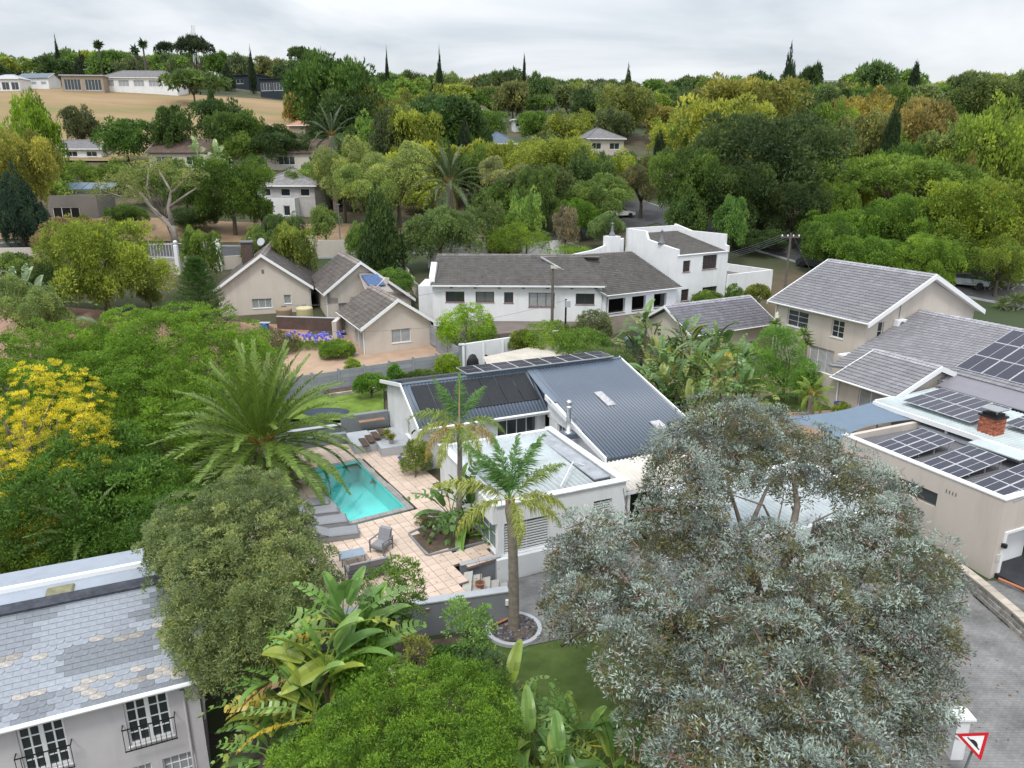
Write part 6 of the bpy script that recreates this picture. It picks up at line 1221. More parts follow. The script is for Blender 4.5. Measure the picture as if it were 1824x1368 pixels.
mb = MB()
def bough(*pp, r=.22): q = [PT(*p) for p in pp]; n = len(q); mb.tube(q, [r*(1-.75*i/(n-1)) for i in range(n)], 9)
bough((1330, 1120, 22.5), (1300, 1010, 24), (1265, 960, 24.8), (1215, 920, 25.5), (1160, 890, 26), r=.3); bough((1360, 1090, 23), (1400, 1000, 24.5), (1420, 900, 25.5), (1410, 830, 26.5), r=.22); bough((1300, 1010, 24), (1340, 930, 25), (1375, 850, 26), r=.14)
bough((1320, 1180, 21.5), (1200, 1120, 22), (1130, 1060, 22.8), (1070, 1010, 23.5), r=.28); bough((1420, 1010, 24), (1500, 960, 25), (1560, 900, 25.5), r=.15); bough((1370, 1150, 22), (1500, 1120, 21.5), (1600, 1060, 22.5), r=.22); bough((1350, 1250, 20.5), (1440, 1200, 19.5), (1520, 1150, 19.8), r=.16)
bough((1140, 1080, 22.2), (1180, 1150, 20.5), (1170, 1230, 19.6), r=.1); bough((1265, 960, 24.8), (1240, 880, 25.8), (1290, 800, 26.8), r=.13)
for b0, b1, b2_ in (((1000, 1150), (1040, 1120), (1065, 1060)), ((1440, 1100), (1500, 1060), (1560, 1075)), ((1150, 960), (1120, 930), (1110, 870)), ((1395, 1140), (1440, 1120), (1480, 1150)), ((1250, 1300), (1290, 1240), (1280, 1200)), ((1480, 1320), (1510, 1260), (1490, 1200)), ((1330, 960), (1385, 930), (1395, 890)), ((1390, 960), (1360, 900), (1300, 880)), ((1440, 980), (1450, 930), (1500, 905))):
    t = 18.5+(1350-b0[1])/350*5.5; bough((*b0, t+.2), (*b1, t-.3), (*b2_, t), r=.06)
st_.part('boughs', mb, M_barkg, smooth=True)
# grey-green olive-like tree
p = PT(440, 1040, 27.5); OL = [lob(430, 1020, 27.5, 2.6, 2.6, 2.3), lob(350, 960, 28.5, 1.7, 1.7, 1.5), lob(475, 955, 28, 1.6, 1.6, 1.5), lob(440, 900, 29, 1.5, 1.5, 1.3), lob(525, 1030, 27, 1.45, 1.5, 1.6), lob(420, 1120, 26.5, 2.0, 2, 1.9), lob(490, 1110, 26, 1.6, 1.6, 1.9), lob(410, 1175, 26.5, 1.4, 1.4, 1.4)]
tree('olive_tree', 'dense grey-green tree with creamy shoots between slate roof and patio', (-9.3, 24.6, -4.8), OL, (.125, .165, .07), r2=.30, per=70, leaf=(.13, .042), trunk=.25, seed=31, dens=1.8, shell=.35, kj=(.72, 1.25), tvar=.2, up=.6, ntips=6, toff=.06)
# big rounded green tree mass on the left
def L3(px, py, Y, r, rz=None, ry=None): q = GY(px, py, Y); return (q.x, q.y, q.z-(rz or r*.8), r, ry or r, rz or r*.8)
tree('broad_green_tree', 'vast rounded bright green tree behind the date palm', (-19, 44, -.8), [L3(330, 555, 50, 5.5, 4.5), L3(250, 640, 45, 5.5, 4.2), L3(372, 655, 46, 3.9, 3.6), L3(330, 720, 41, 5, 4), L3(385, 600, 50, 2.8, 2.6), L3(230, 560, 52, 4.5, 3.6), L3(260, 780, 37.5, 4.2, 3.6), L3(330, 850, 34, 3, 3)], (.092, .168, .02), kj=(.82, 1.16), shell=.3, r2=.62, per=120, leaf=(.16, .065), trunk=.5, seed=41, dens=1.35, tvar=.17, up=.45, inner=.6)
tree('broad_green_tree', 'rounded bright green tree at the left edge behind the golden shrub', (-33, 46, -.5), [L3(60, 590, 50, 6, 4.2), L3(130, 640, 45, 5, 4), L3(20, 650, 44, 5, 4), L3(170, 590, 51, 4, 3.2)], (.092, .168, .02), kj=(.82, 1.16), shell=.3, r2=.62, per=110, leaf=(.17, .07), trunk=.5, seed=42, dens=1.35, tvar=.17, up=.45, inner=.6)
tree('dark_green_tree', 'darker green tree below the golden shrub beside the palm', (-18, 33, -2), [L3(120, 800, 34, 3.2, 3), L3(230, 830, 33, 3.2, 3), L3(170, 760, 36, 2.6, 2.2), L3(60, 850, 31, 2.6, 2.4), L3(300, 880, 31, 2.4, 2.2)], (.055, .115, .02), r2=.55, per=70, leaf=(.2, .08), trunk=.3, seed=43, dens=1.6, tvar=.15, up=.3)
tree('golden_shrub', 'golden yellow foliaged tree at the left edge', (-26, 36.5, -1.5), [L3(70, 670, 38, 2.6, 2.6), L3(20, 720, 37, 2.8, 3), L3(110, 740, 36, 2.2, 2.2), L3(60, 800, 34, 2.4, 2.4), L3(150, 740, 35.5, .9, 2.0), L3(160, 800, 34, 1.3, 1.3), L3(90, 655, 38, .9, 2), L3(10, 830, 32, 1.6, 2)], (.36, .34, .03), r2=.36, per=60, leaf=(.13, .028), trunk=.25, seed=44, dens=1.1, tvar=.24, up=1.3, inner=.1, kj=(.6, 1.35), ntips=40, tm=M_barkg)
tree('golden_creeper', 'yellow-green creeper below the golden tree above the slate roof', (-23.5, 31.5, -2.8), [L3(60, 905, 32, 1.8, 1.6), L3(15, 935, 31.5, 1.9, 1.7), L3(110, 935, 31.5, 1.5, 1.3)], (.22, .23, .03), r2=.4, per=55, leaf=(.15, .05), trunk=.12, seed=45, dens=1.5, up=.5)
for i, (px, py, Y, r, c, lb) in enumerate(((170, 915, 31.5, 2.2, (.06, .12, .02), 'green hedge bush under the small palm'), (250, 920, 31, 2.0, (.065, .13, .02), 'green hedge bush left of the grey-green tree'), (60, 960, 30.5, 1.8, (.10, .14, .02), 'low bush against the flat roof at the left edge'), (320, 880, 32, 2.0, (.07, .13, .025), 'leafy bush below the date palm trunk'))):
    tree('hedge_bush', lb, (GY(px, py, Y).x, Y, -3.5), [L3(px, py, Y, r, r*.8), L3(px-35, py+25, Y-1, r*.7, r*.6), L3(px+35, py+20, Y-.8, r*.7, r*.6)], c, r2=.4, per=60, leaf=(.16, .07), trunk=.1, seed=50+i, cat='bush', up=.4)
# clipped foreground bushes
tree('clipped_bush', 'large light green clipped bush at the bottom centre', (-1.7, 16.5, -1.8), [lob(*a) for a in ((700, 1235, 21.5, 1.0, 1, .7), (770, 1235, 21.8, .9, 1, .6), (840, 1235, 21.6, 1.0, 1, .7), (640, 1290, 20.8, 1.0, 1, .8), (720, 1290, 20.5, 1.2, 1.1, .8), (800, 1290, 20.3, 1.1, 1.1, .8), (870, 1300, 20, .9, .9, .7), (590, 1340, 20.2, 1.0, 1, .9), (670, 1350, 19.6, 1.1, 1.1, .8), (760, 1350, 19.2, 1.1, 1.1, .8), (845, 1360, 19, 1.0, 1, .8), (540, 1375, 20, .9, .9, .9), (620, 1400, 18.8, 1.2, 1.1, .9), (720, 1410, 18.3, 1.2, 1.1, .9), (820, 1410, 18.2, 1.1, 1.1, .9), (790, 1205, 22.2, .5, .6, .4))], (.085, .16, .02), r2=.24, per=56, leaf=(.095, .032), trunk=.12, seed=61, dens=1.6, tvar=.2, up=.5, cat='bush', fork=.6, inner=.4, kj=(.75, 1.25), shell=.35)
# small garden trees
tree('young_tree', 'small airy tree with upright twigs between sofa and retaining wall', GZ(690, 1195, -2.4), [lob(690, 1060, 26, .95, .9, .9), lob(730, 1035, 26, .5, .5, .8), lob(655, 1070, 26, .5, .5, .7), lob(690, 1105, 25.8, .8, .8, .5), lob(740, 1085, 26, .4, .4, .6), lob(700, 1020, 26.3, .3, .3, .6)], (.085, .15, .03), r2=.26, per=26, leaf=(.13, .045), trunk=.07, seed=62, dens=1.3, up=1.2, inner=.4, ntips=22)
tree('young_tree', 'thin pale green tree beside the stone ring', GZ(820, 1200, -1.6), [lob(835, 1130, 24, .7, .7, .7), lob(860, 1110, 24, .4, .4, .6), lob(815, 1100, 24, .4, .4, .6), lob(850, 1160, 23.6, .5, .5, .4)], (.12, .21, .06), r2=.24, per=26, leaf=(.12, .05), trunk=.05, seed=63, dens=1.2, up=1.0, ntips=14)
tree('young_tree', 'sapling with yellowish leaves against the foot of the retaining wall', GZ(745, 1200, -1.8), [lob(745, 1165, 23.6, .45, .45, .5), lob(730, 1150, 24, .3, .3, .3)], (.13, .15, .03), r2=.2, per=16, leaf=(.1, .04), trunk=.03, seed=64, dens=1, up=.8)
tree('grey_lavender_bush', 'blue-green feathery bush at the lawn corner', GZ(855, 1210, -1.6), [lob(855, 1200, 23.2, .9, .7, .6), lob(830, 1215, 23, .5, .5, .5)], (.065, .11, .055), r2=.22, per=50, leaf=(.15, .02), trunk=.05, seed=65, cat='bush', up=1.3)
tree('dark_shrub', 'dark green shrub under the thin pale tree', GZ(800, 1195, -1.7), [lob(820, 1185, 23.6, .8, .6, .5), lob(790, 1180, 24, .5, .5, .5)], (.04, .09, .02), r2=.22, per=50, leaf=(.1, .05), trunk=.05, seed=66, cat='bush')
tree('fig_shrub', 'large-leaved yellow-green shrub against the left end of the retaining wall', GZ(655, 1215, -2.6), [lob(650, 1150, 25, .8, .6, .9), lob(640, 1210, 23.6, .8, .6, .7), lob(665, 1180, 24.3, .6, .5, .6)], (.11, .21, .03), r2=.28, per=22, leaf=(.2, .17), trunk=.06, seed=67, cat='bush')
tree('bushy_creeper', 'reddish green bush against the house wall by the surfboards', (*GZ(740, 850, 0)[:2], 0), [lob(740, 822, 42, .85, .7, .85), lob(742, 800, 42, .6, .5, .5)], (.10, .14, .03), r2=.25, per=48, leaf=(.12, .05), trunk=.05, seed=68, cat='bush', toff=.1)
tree('bed_shrub', 'bushy grey-green shrub filling the left of the planted bed', (*GZ(760, 940, 0)[:2], -.05), [lob(768, 935, 36.5, .8, .6, .55), lob(750, 945, 36.5, .5, .4, .4), lob(790, 960, 35.5, .5, .4, .4)], (.085, .10, .04), r2=.22, per=40, leaf=(.12, .04), trunk=.04, seed=169, cat='bush', up=.6)
tree('bed_groundcover', 'low green plants along the front of the planted bed', (*GZ(850, 965, 0)[:2], -.05), [lob(845, 962, 35, .6, .25, .2), lob(810, 970, 35, .5, .25, .2), lob(875, 955, 35, .3, .2, .2)], (.08, .14, .03), r2=.15, per=40, leaf=(.12, .03), trunk=.02, seed=170, cat='plants', up=1)
tree('reddish_shrub', 'dark reddish shrub at the corner of the planted bed', (*GZ(752, 965, 0)[:2], -.05), [lob(755, 950, 36, .65, .5, .4), lob(768, 968, 35, .5, .5, .35)], (.075, .07, .035), r2=.2, per=36, leaf=(.1, .03), trunk=.03, seed=69, cat='bush')
tree('olive_in_pot', 'small grey olive standard in a tall pot beside the annexe', (*GZ(797, 838, 0)[:2], .6), [lob(797, 795, 41.5, .5, .5, .45)], (.12, .14, .08), r2=.18, per=30, leaf=(.09, .03), trunk=.04, seed=70)
# garden shrubs along the walls behind the house
for i, (px, py, Y, rx, rz, c, nm, lb) in enumerate((
    (470, 590, 62, 2.6, 1.1, (.09, .10, .045), 'dry_shrub', 'grey-green dry shrubs left of the agapanthus'), (430, 595, 60, 1.6, 1.0, (.10, .10, .05), 'dry_shrub', 'brownish dry shrub near the blue drum'), (600, 607, 60.5, 1.3, .7, (.11, .19, .03), 'frangipani_tree', 'low spreading bright green tree on the gravel court'),
    (628, 640, 55, .6, .9, (.15, .22, .03), 'sapling', 'slim yellow-green sapling over the precast wall'), (660, 668, 51, 1.1, .6, (.07, .15, .02), 'planter_shrub', 'green shrub filling the whitewashed planter'), (703, 650, 53, .5, .8, (.08, .17, .03), 'planter_shrub', 'upright plant in the whitewashed planter'),
    (797, 632, 56, .9, .9, (.17, .25, .025), 'lemon_tree', 'small yellow-green lemon tree at the precast wall corner'), (750, 662, 53, 1.2, .4, (.07, .11, .03), 'ground_shrub', 'low shrub right of the planter'), (830, 545, 60.5, 2.2, 1.8, (.14, .24, .022), 'lemon_tree', 'big round yellow-green citrus tree before the longhouse terrace'),
    (975, 575, 60, 2.2, 1.3, (.11, .18, .025), 'terrace_shrub', 'yellow-green shrub hiding the base of the electricity pole'), (1040, 588, 58, 2.0, 1.4, (.095, .17, .03), 'terrace_shrub', 'green shrub right of the electricity pole'), (1058, 555, 63, 1.5, 1.3, (.12, .145, .07), 'grey_shrub', 'grey-green rounded shrub below the bay window'),
    (1075, 620, 54, 2.4, 1.0, (.08, .12, .04), 'shrub_mass', 'grey-green shrubs at the corner of the cream lean-to'), (930, 590, 60, 1.0, .8, (.12, .16, .03), 'terrace_shrub', 'small shrub at the end of the white parapet'), (1015, 440, 84, 3.2, 1.6, (.10, .185, .02), 'garden_shrub', 'bright round bush behind the longhouse roof'),
    (925, 400, 86, 3.4, 1.7, (.10, .16, .02), 'garden_shrub', 'yellow-green bush against the curving white wall'), (700, 480, 76, 2.0, 1.3, (.09, .17, .03), 'garden_shrub', 'leafy shrub beside the left end of the longhouse'), (1262, 520, 71, 1.4, .8, (.09, .15, .03), 'terrace_plant', 'leafy plant below the two storey white block'), (1308, 508, 72, .8, 1.1, (.08, .14, .03), 'terrace_plant', 'young palm-like plant right of the white block'),
    (1350, 508, 73, 1.2, .8, (.12, .15, .03), 'terrace_plant', 'straggling yellowish plant beside the white terrace wall'), (1440, 665, 50, .8, .7, (.05, .10, .02), 'round_shrub', 'dark shrub between the yuccas and patio door'), (1500, 720, 45, .5, .4, (.14, .18, .03), 'potted_shrub', 'yellow-green shrub in a blue pot by the wing'), (1830, 1040, 30, .6, .5, (.12, .16, .02), 'corner_bush', 'small bush at the right edge above the driveway'))):
    q = GY(px, py, Y); z0 = T(q.x, Y); tree(nm, lb, (q.x, Y, min(z0, q.z-rz*1.6)), [(q.x, Y, q.z-rz, rx, rx*.8, rz), (q.x-rx*.55, Y-.3, q.z-rz*1.35, rx*.55, rx*.5, rz*.75), (q.x+rx*.55, Y+.2, q.z-rz*1.3, rx*.5, rx*.5, rz*.7)], c, r2=max(.2, rx*.15), per=40, leaf=(.11+rx*.02, .055), trunk=.08, seed=100+i, cat='shrub', ntips=6, up=.4)
fe = GZ(1395, 712, .95); tree('feathery_tree', 'light feathery green tree standing in the brick court', fe, [L3(1390, 585, fe.y, 1.6, 1.2), L3(1365, 635, fe.y, 1.5, .9), L3(1420, 640, fe.y-.3, 1.5, .9), L3(1390, 660, fe.y-.5, 1.9, .9), L3(1435, 670, fe.y, 1.1, .6)], (.085, .175, .03), r2=.36, per=55, leaf=(.18, .035), trunk=.12, seed=90, dens=1.3, up=.2)
c2_ = GZ(1442, 748, .95); canary('bamboo_palm', 'clump palm with several thin stems in front of the court lawn', c2_, c2_+Vector((0, 0, 1.9)), 2, 20, 91, QF[1:3], .5, (.14, .2, .04))
# agapanthus: heads are countable
ag = Thing('agapanthus_bed', 'bed of agapanthus with round blue-violet flower heads', 'flowers', (*GY(560, 600, 63)[:2], 1.3)); g = np.random.default_rng(3)
P = np.stack([g.uniform(-2.6, 2.6, 700)+ag.o.x, g.uniform(-1, 1, 700)+ag.o.y, np.full(700, 1.5)], 1); V, F, Tn = leaves(P, np.tile([0, 0, 1.0], (700, 1)), .7, .06, g.uniform(.3, .9, 700), g, .5); o = link('strap_leaves', npmesh('strap_leaves', V-np.array(ag.o), F, FOL, Tn), ag.root); o.color = (.09, .16, .03, 1); o['kind'] = 'stuff'
V, F, Tn = leaves(np.zeros((46, 3)), sph(46, g), .17, .09, g.uniform(0, 1, 46), g, .05); hm = npmesh('flower_head', V, F, FOL, Tn)
for i in range(42):
    x, y, h = g.uniform(-2.4, 2.5), g.uniform(-1, 1), g.uniform(.75, 1.25); o = link('flower_head', hm, ag.root, (x, y, h+.2)); o.color = (.27, .27, .62, 1); o.scale = (1.1, 1.1, 1.0)
# hillside and street trees: shared crown meshes
def unitcrown(kind, seed, fine):
    g = np.random.default_rng(seed)
    if kind == 'round': Lb = [(g.normal(0, .06), g.normal(0, .06), .5, .5, .5, .4)]+[(math.cos(a)*r, math.sin(a)*r, g.uniform(.22, .8), g.uniform(.2, .42), g.uniform(.2, .42), g.uniform(.14, .32)) for a, r in zip(np.arange(0, 12.5, .85)+g.random(), g.uniform(.3, .66, 15))]+[(g.normal(0, .2), g.normal(0, .2), .82, .3, .3, .2)]
    elif kind == 'broad': Lb = [(0, 0, .45, .5, .5, .3)]+[(math.cos(a)*r, math.sin(a)*r, g.uniform(.2, .85), g.uniform(.16, .38), g.uniform(.16, .38), g.uniform(.12, .27)) for a, r in zip(np.arange(0, 15.4, .8)+g.random(), g.uniform(.25, .85, 20))]
    elif kind == 'umbrella': Lb = [(math.cos(a)*r, math.sin(a)*r, .72+.12*g.random()-.18*r, .34, .34, .13) for a, r in zip(np.arange(0, 12.4, .8)+g.random(), g.uniform(.2, .75, 16))]+[(0, 0, .8, .5, .5, .14)]
    elif kind == 'airy': Lb = [(math.cos(a)*r, math.sin(a)*r, .2+.7*g.random(), .2+.12*g.random(), .2+.12*g.random(), .15+.07*g.random()) for a, r in zip(np.arange(0, 15, .85)+g.random(), g.uniform(.15, .75, 18))]
    else: Lb = [(0, 0, .12+.76*q, .12+.85*(1-q)**.8*min(1, q*3+.5), .12+.85*(1-q)**.8*min(1, q*3+.5), .13) for q in np.linspace(0, 1, 9)]
    per, r2, lf = (72, .12, (.045, .019)) if fine == 2 else (40, .16, (.075, .036)) if fine == 1 else (24, .2, (.13, .075))
    V, F, Tn, _ = crown(Lb, r2, per, g, dens=1.15, shell=.32, leaf=lf, up=.4, inner=.25, tvar=.2, kj=(.7, 1.28), patch=.14, tri=(fine == 0), zmin=-.35)
    return npmesh('crown', V, F, FOL, Tn)
def unittrunk(kind, seed):
    g = random.Random(seed); mb = MB(); n = 7 if kind != 'cone' else 0; mb.tube([(0, 0, -.12), (.02, 0, .2), (0, .02, .4 if n else .9)], [.075, .05, .035 if n else .01], 6)
    for i in range(n): a = i*6.28/n+g.random(); mb.tube([(0, 0, .3), (math.cos(a)*.2, math.sin(a)*.2, .5), (math.cos(a)*.5, math.sin(a)*.5, .62+.15*g.random())], [.035, .024, .008], 5)
    return mb.mesh('trunk', M_bark, smooth=True)
BANK = {}
for fi in (0, 1, 2):
    for kd in ('round', 'broad', 'umbrella', 'airy', 'cone'): BANK[kd, fi] = [unitcrown(kd, 200+i*7+fi, fi) for i in range({0: 2, 1: 3 if kd in ('round', 'broad') else 1, 2: 3 if kd in ('round', 'broad') else 1}[fi])]
TB = {k: unittrunk(k, 3) for k in ('round', 'broad', 'umbrella', 'airy', 'cone')}
tr_rnd = random.Random(9)
def mtree(label, px, ptop, wpx, Y, kind, col, fine=None, cz=.72, group=None, name=None, hmin=3, x=None, z1=None, rx=None):
    """tree from its picture column, top row and width at distance Y; base on the terrain"""
    p = GY(px, ptop, Y); z0 = T(p.x, Y); H = max(hmin, p.z-z0); r = rx or wpx/FPX*Y/ray(px, ptop)[1]/2
    d = math.hypot(p.x, Y); fi = fine if fine is not None else (2 if d < 125 and r > 3.2 else 1 if d < 230 else 0)
    rt = bpy.data.objects.new(name or {'cone': 'conifer', 'umbrella': 'umbrella_tree'}.get(kind, 'leafy_tree'), None); COL.objects.link(rt); rt.location = (p.x, Y, z0); tag(rt, label, 'tree', group)
    ch = H*.97 if kind == 'cone' else min(H*(.82 if kind == 'airy' else .93), r*2.5)
    if kind == 'umbrella': ch = min(H, r*1.7)
    c = link('crown', tr_rnd.choice(BANK[kind, fi]), rt, (0, 0, H-ch)); c.scale = (r, r*tr_rnd.uniform(.85, 1.1), ch); c.rotation_euler = (0, 0, tr_rnd.uniform(0, 6.28)); k = tr_rnd.uniform(.92, 1.08); c.color = (col[0]*k*(.92 if col[0] > col[1]*.95 else 1)*1.1, col[1]*k*1.15, col[2]*k*1.1, 1)
    t = link('trunk', TB[kind], rt); t.scale = (min(r, H*.55)*1.0, min(r, H*.55)*1.0, H); return rt
DG, MG, BG, YG, OL_, BR, GO, GG, PG, VD = (.035, .06, .02), (.058, .10, .022), (.09, .165, .022), (.20, .215, .03), (.095, .105, .04), (.17, .13, .04), (.28, .24, .035), (.08, .11, .055), (.15, .18, .06), (.022, .035, .018)
